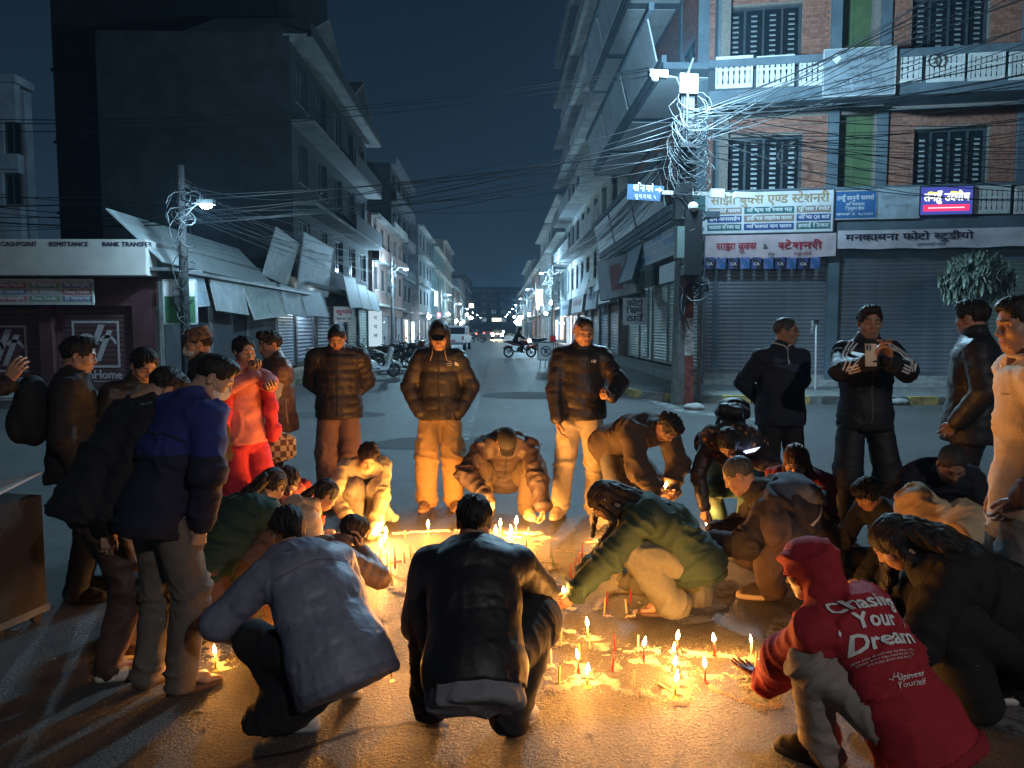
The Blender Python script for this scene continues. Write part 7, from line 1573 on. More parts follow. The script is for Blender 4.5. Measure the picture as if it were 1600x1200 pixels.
# ================================================================== vehicles and street furniture
TYRE = mat('tyre', (.015, .015, .016), .8); CHROME = mat('chrome', (.5, .5, .5), .2, 1.0); SEAT = mat('seat_vinyl', (.015, .015, .016), .5)
def bike(loc, rz, paint, label, group, lean=7, scooter=False, lit=None):
    r = empty('motorcycle' if not scooter else 'scooter', loc, rz, label=label, cat='motorcycle' if not scooter else 'scooter', group=group); r.rotation_euler = (0, R(lean), rz)
    R0 = .30 if not scooter else .24; yb, yf = -.62, .64
    for y in (yb, yf):
        t = MB(); n, m = 22, 8; vs = []
        for i in range(n):
            a = 2 * math.pi * i / n
            for j in range(m): b = 2 * math.pi * j / m; rr = R0 - .05 + .05 * math.cos(b); vs.append((.05 * math.sin(b), y + rr * math.cos(a), R0 + rr * math.sin(a)))
        w = t.add(vs, [(i * m + j, i * m + (j + 1) % m, ((i + 1) % n) * m + (j + 1) % m, ((i + 1) % n) * m + j) for i in range(n) for j in range(m)]).build('wheel', TYRE, r, True)
        d = MB()
        for i in range(6): a = math.pi * i / 3; d.tube([(0, y, R0), (0, y + (R0 - .07) * math.cos(a), R0 + (R0 - .07) * math.sin(a))], .016, 4)
        d.lathe([(.07, -.05), (.07, .05)], 8, (0, 0, 0), Matrix.Translation((0, y, R0)) @ Matrix.Rotation(R(90), 4, 'Y')).build('spokes', CHROME, w)
        MB().tube([(0, y + (R0 + .04) * math.cos(a), R0 + (R0 + .04) * math.sin(a)) for a in np.linspace(R(20 if y == yf else 50), R(150), 8)], .055, 6).build('mudguard', paint, r, True)
    f = Field(.022)
    if not scooter:
        f.ell((0, .16, .82), (.15, .25, .14), 0).cap((0, .05, .72), (0, -.35, .74), .10, .08, .08).cap((0, -.4, .78), (0, -.78, .88), .075, .05, .06).ell((0, .40, .80), (.12, .12, .12), .08)
    else:
        f.cap((0, .52, .95), (0, .40, .35), .17, .15, 0, side=(1, 0, 0), sv=.45).cap((0, .35, .30), (0, -.1, .30), .16, .17, .1, side=(1, 0, 0), sv=.5).cap((0, -.1, .42), (0, -.70, .66), .17, .13, .1)
    v, fc = f.mesh(); link('body', np_mesh('body', v, fc, paint), r)
    f = Field(.022); f.cap((0, -.02, .84), (0, -.62, .90), .12, .10, 0, side=(1, 0, 0), sv=.55); v, fc = f.mesh(); link('seat', np_mesh('seat', v, fc, SEAT), r)
    if not scooter: f = Field(.022); f.ell((0, .02, .45), (.13, .20, .16), 0).cap((0, .05, .5), (0, .2, .62), .09, .06, .04); v, fc = f.mesh(); link('engine', np_mesh('engine', v, fc, mat('engine', (.10, .10, .10), .4, .6)), r)
    for sx in (-1, 1): MB().tube([(sx * .07, yf, R0), (sx * .07, .42, 1.0)], .025, 6).build('fork', CHROME, r)
    MB().tube([(-.36, .30, 1.06), (-.2, .42, 1.05), (.2, .42, 1.05), (.36, .30, 1.06)], .016, 6).build('handlebar', SEAT, r)
    for sx in (-1, 1): o = MB().tube([(sx * .26, .38, 1.06), (sx * .32, .40, 1.26)], .008, 5).build('mirror', SEAT, r); MB().ball((sx * .33, .40, 1.29), .06, 8, 6, (1.2, .3, .8)).build('mirror_glass', CHROME, o)
    MB().ball((0, .56, .93), .10, 10, 7, (1, .6, 1)).build('headlight', mat('headlight_off', (.5, .52, .55), .15) if not lit else glow('headlight_on', (1, .85, .6), 40), r); MB().ball((0, -.84, .86), .05, 8, 5, (1.5, .5, .8)).build('tail_light', mat('tail_red', (.35, .01, .01), .25, emit=(1, .05, .03), estr=1.5 if lit else .0), r)
    MB().tube([(.14, .1, .32), (.16, -.3, .34), (.17, -.75, .42)], [.03, .045, .05], 7).build('exhaust', CHROME, r)
    return r
PW = mat('bike_white', (.50, .50, .50), .3, coat=.3); PB = mat('bike_black', (.02, .02, .022), .3, coat=.4); PR = mat('bike_red', (.22, .02, .02), .3, coat=.4)
Bk = [(585, 588, 24.5, -62, PW, True, 'white scooter nearest to the hooded man, parked on the left'), (545, 575, 27.5, -58, PB, False, 'black motorcycle parked behind the nearest white scooter'), (515, 570, 27, -70, PB, False, 'black motorcycle at the near end of the parked row, half behind the bowing man'), (612, 565, 29.5, -55, PB, False, 'dark motorcycle with its front wheel turned to the road'), (632, 556, 33.5, -52, PB, False, 'dark motorcycle parked further up the left kerb'), (647, 550, 38, -60, PR, False, 'dull red motorcycle up the left kerb'), (662, 545, 44, -60, PB, True, 'black scooter before the lit doorways on the left'), (690, 534, 62, -60, PB, False, 'small dark motorcycle beside the pickup')]
for px, py, Y, rz_, m, sc_, lb in Bk: v = AT(px, 512, Y); bike((v.x, Y, .0), R(rz_), m, lb, 'motorbikes parked along the left kerb', 7, sc_)
v = AT(838, 512, 52); bike((v.x, 52, 0), R(80), PB, 'motorcycle parked by the red chair on the right', None)
v = AT(812, 512, 41); mbk = bike((v.x, 41, 0), R(-84), PR, 'motorcycle with rider crossing the street, tail light on', None, 0, False, True)
pr = P_('rider in dark jacket and helmet on the crossing motorcycle', X=v.x, Y=41, yaw=-84, H=1.65, hip=(0, -.25, .98), lean=22, hp=5, footL=(-.2, .1, .28), footR=(.2, .1, .28), kneeL=(-.3, 1, .3), kneeR=(.3, 1, .3), handL=(-.33, .28, 1.06), handR=(.33, .28, 1.06), seed=70); pr.finish(); pr.top(BLACKC, 'cloth', h=.02, th=.02); pr.trousers(BLACKC, h=.02); pr.shoes(BLACKC); f = Field(.012); f.ell((0, 0, .02), (.13, .15, .14), 0); V, F = f.mesh(); pr.kid('helmet', V @ pr.HM.T + pr.hd, F, mat('helmet', (.05, .05, .06), .2))
def loft(prof, w):                        # body side profile (y, z) to a rounded slab of width w
    n = len(prof); vs = []
    for x, s_ in ((-w / 2, .94), (-w / 2 + .08, 1), (w / 2 - .08, 1), (w / 2, .94)):
        cy = sum(p[0] for p in prof) / n; cz = sum(p[1] for p in prof) / n
        vs += [(x, cy + (p[0] - cy) * s_, cz + (p[1] - cz) * s_) for p in prof]
    return MB().add(vs, [tuple(range(n))[::-1], tuple(range(3 * n, 4 * n))] + [(k * n + i, k * n + (i + 1) % n, (k + 1) * n + (i + 1) % n, (k + 1) * n + i) for k in range(3) for i in range(n)])
def wheels(r, ys, w, R0=.36):
    for y in ys:
        for sx in (-1, 1):
            M = Matrix.Translation((sx * w, y, R0)) @ Matrix.Rotation(R(90), 4, 'Y'); o = MB().lathe([(R0 * .6, -.11), (R0 * .95, -.11), (R0, -.07), (R0, .07), (R0 * .95, .11), (R0 * .6, .11)], 18, (0, 0, 0), M).build('wheel', TYRE, r); MB().lathe([(R0 * .58, -.115), (R0 * .58, .115)], 12, (0, 0, 0), M).build('rim', CHROME, o)
v = AT(713, 512, 56); pk = empty('pickup_truck', (v.x, 56, 0), R(-4), label='white double cab pickup parked with its tail to the camera', cat='pickup truck'); CARW = mat('car_white', (.55, .57, .58), .3, coat=.4)
loft([(-2.6, .55), (2.5, .5), (2.55, .95), (1.3, 1.08), (-2.6, 1.08)], 1.8).build('body', CARW, pk); loft([(-.55, 1.07), (1.35, 1.07), (.75, 1.78), (-.45, 1.78)], 1.62).build('cab', CARW, pk)
MB().box(-.72, .72, -.60, -.50, 1.18, 1.68).build('rear_window', GLASS, pk); MB().box(-.82, .82, -2.66, -2.60, .62, 1.10).build('tailgate', CARW, pk); MB().box(-.88, .88, -2.80, -2.64, .42, .60).build('bumper', CHROME, pk)
for sx in (-1, 1): MB().box(sx * .80 - .07, sx * .80 + .07, -2.68, -2.60, .75, 1.05).build('tail_light', mat('tail_pale', (.35, .06, .05), .3), pk); MB().box(sx * .84 - .02, sx * .84 + .02, -.35, 1.0, 1.15, 1.66).build('side_window', GLASS, pk)
MB().box(-.26, .26, -2.69, -2.66, .66, .78).build('number_plate', INK_R, pk); wheels(pk, (-1.6, 1.55), .82); MB().tube([(-.75, -.7, 1.1), (-.7, -.75, 1.72), (.7, -.75, 1.72), (.75, -.7, 1.1)], .03).build('roll_bar', CHROME, pk)
def car(px, Y, label, m, lights=True, tail=False):
    v = AT(px, 512, Y); r = empty('car', (v.x, Y, 0), R(180 if not tail else 0), label=label, cat='car'); loft([(-2.0, .35), (2.0, .35), (2.0, .75), (1.0, .88), (-2.0, .95)], 1.66).build('body', m, r); loft([(-1.5, .9), (1.1, .87), (.5, 1.42), (-1.0, 1.42)], 1.5).build('cabin', GLASS, r); wheels(r, (-1.3, 1.3), .76, .30)
    for sx in (-1, 1): MB().ball((sx * .62, 2.0 if not tail else -2.0, .68), .19, 8, 6).build('headlight' if not tail else 'tail_light', (glow('headlamp_on', (1.0, .82, .45), 120) if lights else CHROME) if not tail else mat('tail_on', (.3, .02, .02), .3, emit=(1, .08, .04), estr=3), r)
    return r
car(777, 105, 'oncoming car with bright yellow headlights', PB); car(762, 135, 'car with red tail lights ahead in the street', PB, False, True); car(738, 118, 'dark car parked on the left far up the street', PB, False, True); car(782, 165, 'second oncoming car far up the street', PW)
point_light('headlamp_beam', AT(777, 520, 103.5), 260, (1, .82, .5), .15)
for i, (px, Y) in enumerate(((746, 80), (752, 92), (730, 74), (741, 100), (716, 86))): v = AT(px, 512, Y); bike((v.x, Y, 0), R(-60 + 20 * i), (PB, PR)[i % 2], ('far black motorcycle by the left row', 'far red motorcycle beyond the pickup', 'black motorcycle just past the pickup', 'red motorcycle under the far lamps', 'black motorcycle between pickup and left row')[i], None)
# no parking board
v = AT(853, 512, 29.5); s = sign('white no parking board on a low stand at the right of the street', Matrix.Translation((v.x, 29.5, 0)), -.30, .30, .38, 1.05, 0, SIGNW, .03, INK_D, name='parking_sign', cat='road sign'); dev(s, 'letter', 'P', .30, INK_D, 0, -.11, None, .09)
mb = MB()
for i in range(20): a, b = 2 * math.pi * i / 20, 2 * math.pi * (i + 1) / 20; mb.add([(.21 * math.cos(a), -.006, .21 * math.sin(a)), (.21 * math.cos(b), -.006, .21 * math.sin(b)), (.165 * math.cos(b), -.006, .165 * math.sin(b)), (.165 * math.cos(a), -.006, .165 * math.sin(a))], [(0, 1, 2, 3)])
mb.add([(-.15, -.007, .12), (-.12, -.007, .15), (.15, -.007, -.12), (.12, -.007, -.15)], [(0, 1, 2, 3)]).build('ring', INK_D, s); MB().tube([(-.2, .02, -.33), (-.24, .02, -.71)], .014).tube([(.2, .02, -.33), (.24, .02, -.71)], .014).tube([(0, .05, -.3), (0, .3, -.71)], .014).build('stand', STEEL, s)
# red plastic chair on the right
for i in range(14):
    q_ = random.Random(i + 50); sd = -1 if i % 2 else 1; Y = 64 + i * 11 + q_.uniform(-3, 3); lb = 'small bright shop bulb far up the street on the %s row' % ('left' if sd < 0 else 'right'); o = MB().ball((0, 0, 0), .13 + Y * .0009, 7, 5).build('shop_lamp', BULB, None, True, label=lb, cat='lamp', group='shop bulbs on the %s row' % ('left' if sd < 0 else 'right')); o.location = (-7.0 + q_.uniform(0, .8) if sd < 0 else 5.0 - q_.uniform(0, .8), Y, q_.uniform(2.4, 4.6))
v = AT(866, 512, 55); r = empty('plastic_chair', (v.x, 55, .16), R(20), label='red plastic chair outside the lit shops on the right', cat='chair'); RP = mat('red_plastic', (.45, .02, .03), .4)
MB().box(-.24, .24, -.22, .22, .42, .46).build('seat', RP, r); MB().box(-.24, .24, .20, .25, .46, .90).build('backrest', RP, r)
for sx in (-1, 1):
    for sy in (-1, 1): MB().box(sx * .21 - .025, sx * .21 + .025, sy * .2 - .025, sy * .2 + .025, 0, .42).build('leg', RP, r)
# mop, stones
v = AT(1277, 512, 17.6); r = empty('mop', (v.x, 17.6, .16), 0, label='upturned mop with a pale shaft standing before the shutter', cat='mop'); MB().tube([(0, 0, 0), (-.03, 0, 1.62)], .022, 8).build('shaft', WHITE, r); mb = MB(); q = random.Random(2)
for i in range(22): mb.tube([(-.03, 0, 1.62), (-.06 - q.uniform(0, .07), q.uniform(-.05, .05), 1.66), (-.10 - q.uniform(0, .06), q.uniform(-.06, .06), 1.48 - q.uniform(0, .15))], .006, 4)
mb.build('strands', mat('mop_grey', (.25, .25, .24), .9), r); MB().box(-.09, .02, -.05, .05, 1.60, 1.68).build('head', BLACKP, r)
def stone(px, py, s_, label, seed):
    g = G(px, py); q = random.Random(seed); f = Field(.035); 
    for i in range(3): f.ell((q.uniform(-.15, .15) * s_, q.uniform(-.1, .1) * s_, .05 * s_), (q.uniform(.14, .25) * s_, q.uniform(.12, .2) * s_, q.uniform(.07, .13) * s_), .03)
    f.plane((0, 0, 0), (0, 0, -1)); V, F = f.mesh(); V = V + vnormals(V, F) * ((vnoise(V * 14, seed) - .5) * .04)[:, None]; o = link('stone', np_mesh('stone', V, F, CONC, False), None, label=label, cat='stone'); o.location = (g.x, g.y, 0)
stone(1405, 632, 1.1, 'larger of two broken concrete lumps by the kerb right of the tracksuit man', 4); stone(1435, 628, .9, 'smaller broken concrete lump by the kerb right of the tracksuit man', 5); stone(1085, 640, .8, 'lump of concrete at the foot of the banded pole', 6)
# small weeping tree before the shutters
tv = AT(1521, 512, 16.2); tree = empty('small_tree', (tv.x, 16.2, .15), 0, label='small tree with drooping long leaves and a pale trunk before the shutters', cat='tree')
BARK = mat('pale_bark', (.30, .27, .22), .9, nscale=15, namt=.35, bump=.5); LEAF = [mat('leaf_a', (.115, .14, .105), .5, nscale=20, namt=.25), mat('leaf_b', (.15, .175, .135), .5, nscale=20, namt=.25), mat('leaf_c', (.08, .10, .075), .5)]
MB().tube([(.03, 0, 0), (0, .02, .9), (.03, 0, 1.7), (.0, 0, 2.5)], .075, 9, r2=.05).build('trunk', BARK, tree, True); q = random.Random(9); brs = MB()
for i in range(12): a = q.uniform(0, 6.28); brs.tube([(0, 0, 2.0 + q.uniform(0, .4)), (.3 * math.cos(a), .3 * math.sin(a), 2.6 + q.uniform(0, .25)), (.75 * math.cos(a), .7 * math.sin(a), 2.45)], .02, 5, r2=.008)
brs.build('branch', BARK, tree)
lm = []
for m in LEAF:
    n = 6; vs = []; fc = []
    for i in range(n + 1):
        t = i / n; w = .036 * math.sin(math.pi * min(1, t * .9 + .06)) ** .8; z = -.30 * t; y = .05 * math.sin(t * 3) ; vs += [(-w, y - .008, z), (0, y + .006, z), (w, y - .008, z)]
    for i in range(n): fc += [(3 * i, 3 * i + 1, 3 * i + 4, 3 * i + 3), (3 * i + 1, 3 * i + 2, 3 * i + 5, 3 * i + 4)]
    lm.append(MB().add(vs, fc).mesh('leaf', m, True))
def leaf_M():
    while True:
        d = Vector((q.gauss(0, 1), q.gauss(0, 1), q.gauss(0, 1))).normalized()
        if d.z > -.62: break
    rr = q.uniform(.72, 1.0); p = Vector((d.x * .78 * rr, d.y * .75 * rr, 2.62 + d.z * .62 * rr)); az = math.atan2(d.y, d.x); out = R(q.uniform(0, 26)) * (1 - .5 * max(0, -d.z))
    return Matrix.Translation(p) @ Matrix.Rotation(az + R(90) + q.uniform(-.7, .7), 4, 'Z') @ Matrix.Rotation(out, 4, 'X') @ Matrix.Rotation(q.uniform(-.4, .4), 4, 'Y') @ Matrix.Diagonal((1, 1, q.uniform(.75, 1.2), 1))
for i in range(300): link('leaf', lm[q.randrange(3)], tree, leaf_M())
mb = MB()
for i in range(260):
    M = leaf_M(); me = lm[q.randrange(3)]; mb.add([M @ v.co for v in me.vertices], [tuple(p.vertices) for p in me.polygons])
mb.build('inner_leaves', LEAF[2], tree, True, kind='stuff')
# loudspeaker with papers at the left edge
sv = AT(2, 512, 4.1); sp_ = empty('loudspeaker', (sv.x - .02, 4.0, 0), R(-14), label='dark loudspeaker cabinet on castors at the left edge', cat='loudspeaker'); SPK = mat('speaker_black', (.035, .028, .024), .7, nscale=60, namt=.3, bump=.4, bscale=150)
MB().box(-.24, .145, -.16, .16, .06, .72).build('cabinet', SPK, sp_); MB().box(-.20, .105, -.172, -.16, .10, .52).build('grille', mat('grille', (.07, .05, .04), .6, .3, nscale=200, namt=.6), sp_); MB().box(-.20, .105, -.170, -.16, .56, .68).build('panel', BLACKP, sp_)
for sx, sy in ((-.2, -.12), (.11, -.12), (-.2, .12), (.11, .12)): MB().lathe([(.03, -.012), (.03, .012)], 10, (0, 0, 0), Matrix.Translation((sx, sy, .03)) @ Matrix.Rotation(R(90), 4, 'Y')).build('castor', DARK_RUBBER if 'DARK_RUBBER' in globals() else BLACKP, sp_)
MB().box(.115, .15, -.175, .175, .06, .10).build('corner_guard', CHROME, sp_); lettering('badge', 'PRO', .03, INK_W, sp_, .02, .12, -.175, bold=.05)
o = MB().add([(-.20, -.15, 0), (.12, -.17, .05), (.18, .10, .11), (-.15, .14, .04), (-.20, -.15, .012), (.12, -.17, .062), (.18, .10, .122), (-.15, .14, .052)], [(3, 2, 1, 0), (4, 5, 6, 7), (0, 1, 5, 4), (1, 2, 6, 5), (2, 3, 7, 6), (3, 0, 4, 7)]).build('paper_sheets', mat('paper', (.62, .62, .60), .8), None, label='loose white papers lying on the loudspeaker', cat='papers'); o.location = (sv.x - .0, 4.0, .735)

# ================================================================== candles
WAX = {'red': mat('wax_red', (.42, .015, .02), .45), 'yellow': mat('wax_yellow', (.55, .42, .12), .45), 'green': mat('wax_green', (.30, .42, .10), .45), 'cream': mat('wax_cream', (.58, .47, .30), .45)}
WICK = mat('wick', (.02, .018, .015), .9)
def flame_mat():
    m = bpy.data.materials.new('flame'); m.use_nodes = True; n, l = m.node_tree.nodes, m.node_tree.links; n.clear()
    e = n.new('ShaderNodeEmission'); t = n.new('ShaderNodeBsdfTransparent'); a = n.new('ShaderNodeAddShader'); o = n.new('ShaderNodeOutputMaterial'); tc = n.new('ShaderNodeTexCoord'); s = n.new('ShaderNodeSeparateXYZ'); r = n.new('ShaderNodeValToRGB')
    l.new(tc.outputs['Object'], s.inputs[0]); mr = n.new('ShaderNodeMapRange'); mr.inputs[1].default_value = 0; mr.inputs[2].default_value = .045; l.new(s.outputs['Z'], mr.inputs[0]); l.new(mr.outputs[0], r.inputs[0])
    r.color_ramp.elements[0].color = (1.0, .42, .08, 1); r.color_ramp.elements[1].color = (1.0, .58, .16, 1); q = r.color_ramp.elements.new(.35); q.color = (1.0, .80, .42, 1)
    l.new(r.outputs[0], e.inputs[0]); e.inputs[1].default_value = 14.0; l.new(e.outputs[0], a.inputs[0]); l.new(t.outputs[0], a.inputs[1]); l.new(a.outputs[0], o.inputs[0]); m.cycles.emission_sampling = 'NONE'; return m
FLAME = flame_mat()
fl_me = MB().lathe([(.0010, 0), (.0052, .005), (.0078, .013), (.0070, .023), (.0040, .034), (.0008, .046)], 8).mesh('flame', FLAME, True)
wick_me = MB().tube([(0, 0, -.002), (.001, 0, .008)], .0012, 5).mesh('wick', WICK)
wax_me = {}
pool_me = {k: MB().lathe([(.017, .0), (.013, .0015), (.008, .006), (.0058, .011)], 10).mesh('wax_pool', m, True) for k, m in WAX.items()}
for k, m in WAX.items():
    for lit in (0, 1): wax_me[k, lit] = MB().lathe([(.0056, 0), (.0058, .004), (.0052, .5), (.0050, .985), (.0030 if lit else .0040, 1.0)], 9).mesh('candle', m, True)
def candle_at(loc, h, col, lit, label, group=None, tilt=(0, 0), fs=1.0, watts=None, thick=1.0):
    o = link('candle', wax_me[col, int(lit)], None, label=label, cat='candle', group=group); o.location = loc; o.rotation_euler = (tilt[0], tilt[1], 0); o.scale = (thick, thick, h)
    s = 1.0 / h
    w = link('wick', wick_me, o); w.location = (0, 0, 1); w.scale = (1, 1, s)
    if lit:
        if tilt[0] == 0 and loc[2] < .01 if not isinstance(loc, tuple) else False: wp = link('wax_pool', pool_me[col], o); wp.location = (0, 0, 0); wp.scale = (rc.uniform(.7, 1.3), rc.uniform(.7, 1.3), s)
        f = link('flame', fl_me, o); f.location = (0, 0, 1 + .004 * s); f.rotation_euler = (rc.uniform(-.012, .012), rc.uniform(-.012, .012), 0); f.scale = (rc.uniform(.95, 1.3) * fs / thick, 1.15 * fs / thick, s * fs); bpy.context.view_layer.update()
        p = o.matrix_world @ Vector((0, 0, 1 + .030 * s)); point_light('candle_light', p, (watts or CANDLE_W), CANDLE_COL, .014)
    return o
rc = random.Random(4)
# (flame or top pixel, base pixel, colour, lit, where)
C_ = [
 (669, 818, 669, 838, 'yellow', 1, 'alone by the boots of the man in tan cargo trousers'),
 (593, 826, 593, 846, 'yellow', 1, 'left of the upper pair in the bright cluster by the ponytail girl'), (604, 828, 605, 848, 'yellow', 1, 'right of the upper pair in the bright cluster by the ponytail girl'), (602, 838, 601, 857, 'yellow', 1, 'below the upper pair in the bright cluster by the ponytail girl'), (595, 847, 595, 868, 'yellow', 1, 'lowest of the bright cluster by the ponytail girl'), (586, 892, 586, 905, 'yellow', 1, 'low by the elbow of the child in brown padded jacket'),
 (747, 824, 748, 842, 'yellow', 1, 'topmost left at the shoulder of the black hooded jacket'), (754, 829, 755, 846, 'yellow', 1, 'second from the shoulder of the black hooded jacket'), (760, 838, 761, 856, 'yellow', 1, 'lowest one at the shoulder of the black hooded jacket'), (781, 817, 782, 838, 'yellow', 1, 'tall one between the sneakers of the man in black cap'), (774, 827, 775, 845, 'yellow', 1, 'in front of the left sneaker of the man in black cap'), (806, 814, 807, 838, 'yellow', 1, 'tallest flame before the man in black cap'), (799, 826, 800, 844, 'yellow', 1, 'just below the tallest flame before the man in black cap'), (796, 837, 797, 858, 'green', 1, 'lowest of the flames before the man in black cap'),
 (336, 1017, 337, 1048, 'yellow', 1, 'alone between the navy jacket man and the lavender coat'), (609, 1035, 612, 1064, 'cream', 1, 'alone right of the lavender coat'),
 (953, 828, 955, 845, 'yellow', 1, 'in front of the face of the girl in green'), (1105, 817, 1105, 835, 'yellow', 1, 'under the hand of the woman in the patterned shawl'),
 (918, 974, 918, 1000, 'cream', 1, 'topmost at the bend of the near powder letter'), (1006, 1005, 1006, 1034, 'red', 1, 'on the top of the round powder letter'), (903, 1025, 904, 1053, 'red', 1, 'on the near left powder letter'), (917, 1047, 918, 1074, 'yellow', 1, 'at the lower end of the near left powder letter'),
 (1058, 995, 1058, 1022, 'red', 1, 'at the top of the upright powder bar'), (1052, 1013, 1052, 1032, 'yellow', 1, 'second down the upright powder bar'), (1055, 1035, 1054, 1058, 'green', 1, 'third down the upright powder bar'), (1057, 1060, 1055, 1090, 'green', 1, 'at the foot of the upright powder bar'),
 (1115, 998, 1117, 1025, 'red', 1, 'on the long powder line right of the bar'), (1174, 1000, 1174, 1027, 'cream', 1, 'at the right end of the long powder line'), (1101, 1038, 1102, 1067, 'red', 1, 'between the bar and the outstretched hand'),
]
U_ = [
 (835, 862, 835, 884, 'cream'), (859, 850, 860, 871, 'cream'), (863, 863, 864, 884, 'green'), (873, 873, 874, 894, 'cream'), (909, 851, 909, 871, 'red'), (904, 862, 905, 882, 'red'), (899, 871, 899, 890, 'red'), (892, 881, 893, 904, 'red'), (936, 850, 935, 870, 'yellow'), (931, 861, 930, 881, 'yellow'), (927, 871, 926, 884, 'cream'), (879, 893, 881, 915, 'green'), (860, 911, 859, 934, 'red'), (899, 906, 898, 922, 'cream'), (910, 913, 910, 922, 'red'), (949, 924, 949, 944, 'red'), (946, 934, 944, 958, 'yellow'), (985, 918, 985, 943, 'red'), (976, 936, 979, 958, 'cream'),
 (876, 985, 876, 1009, 'cream'), (921, 989, 921, 1014, 'cream'), (959, 990, 961, 1017, 'red'), (959, 1018, 957, 1049, 'red'), (997, 992, 997, 1018, 'cream'), (905, 1005, 906, 1031, 'yellow'), (860, 1013, 861, 1039, 'cream'), (874, 1040, 873, 1069, 'green'), (990, 1046, 990, 1074, 'cream'), (1182, 1018, 1181, 1043, 'cream'), (1183, 1034, 1182, 1052, 'red'),
 (633, 829, 633, 840, 'yellow'), (617, 856, 617, 871, 'cream'), (642, 854, 642, 872, 'cream'), (632, 863, 632, 880, 'cream'), (604, 864, 605, 883, 'yellow'), (617, 871, 617, 888, 'red'), (592, 870, 592, 888, 'red'), (608, 875, 610, 892, 'cream'), (612, 896, 613, 915, 'yellow'), (798, 858, 798, 872, 'cream'), (814, 839, 814, 848, 'yellow'), (822, 844, 822, 857, 'red'), (716, 852, 716, 866, 'yellow'), (826, 824, 826, 846, 'yellow'), (1000, 1078, 1000, 1090, 'cream'), (866, 905, 866, 912, 'cream')]
def from_px(tx, ty, bx, by, flame):
    b = G(bx, by); t = AT(tx, ty + (6 if flame else 0), b.y); h = max(.045, min(.19, t.z)); return b, h, (t.x - b.x) / h
for tx, ty, bx, by, col, lit, where in C_:
    b, h, dx = from_px(tx, ty, bx, by, True); candle_at(b, h, col, True, 'lit %s candle %s' % (col, where), 'lit candles standing on the powder writing', (0, math.atan(dx * .6)), rc.uniform(.9, 1.15) * (1.3 if by < 870 else 1.0), CANDLE_W * rc.uniform(.85, 1.2) * (1.75 if by < 870 else .52))
def zone(bx, by): 
    if by < 900 and bx < 700: return 'near the ponytail girl'
    if by < 900 and bx < 890: return 'in the middle before the man in black cap'
    if by < 965: return 'by the hands of the girl in green'
    if bx < 945: return 'on the near left powder letter'
    return 'on the near right powder writing'
from collections import defaultdict
zz = defaultdict(list)
for u in U_: zz[zone(u[2], u[3]), u[4]].append(u)
ORD = ['leftmost', 'second from left', 'third from left', 'fourth from left', 'fifth from left', 'sixth from left', 'seventh from left', 'eighth from left', 'ninth from left']
for (zn, col), L_ in zz.items():
    for i, (tx, ty, bx, by, c) in enumerate(sorted(L_)):
        b, h, dx = from_px(tx, ty, bx, by, False); lb = '%sunlit %s candle %s' % ((ORD[i] + ' ') if len(L_) > 1 else '', col, zn)
        candle_at(b, h, col, False, lb, 'unlit candles stuck in the powder', (rc.uniform(-.05, .05), math.atan(dx) * .7 + rc.uniform(-.04, .04)))
# candles in the hands
for (px, py, Y, col, lb, sc_, w) in ((1040, 762, 5.58, 'cream', 'short lit candle cupped in the hands of the bending man', 1.25, .8), (762, 785, 5.93, 'yellow', 'lit candle held low by the man in black cap', 1.1, .55), (880, 925, 4.06, 'cream', 'lit candle shielded by the hands of the girl in green', .9, .45), (540, 806, 5.6, 'yellow', 'lit candle in the hand of the ponytail girl', 1.0, .5)):
    v = AT(px, py, Y); candle_at((v.x, v.y, v.z - .085), .075, col, True, lb, None, (0, 0), sc_, CANDLE_W * w)
v0, v1 = AT(893, 912, 4.25), AT(884, 922, 4.1); candle_at(v1, .11, 'cream', False, 'cream candle tilted in the far hand of the girl in green', None, (-.7, .9))
for i, (px, py, a, lb) in enumerate(((848, 913, 1.2, 'broken candle stub lying flat left of the unlit red candles'), (835, 892, 2.2, 'cream candle stub lying on the asphalt in the middle'), (1030, 1070, .4, 'small candle stub lying inside the round powder letter'))): g = G(px, py); candle_at((g.x, g.y, .006), .10, 'cream', False, lb, None, (R(90), 0)).rotation_euler = (R(88), 0, a)
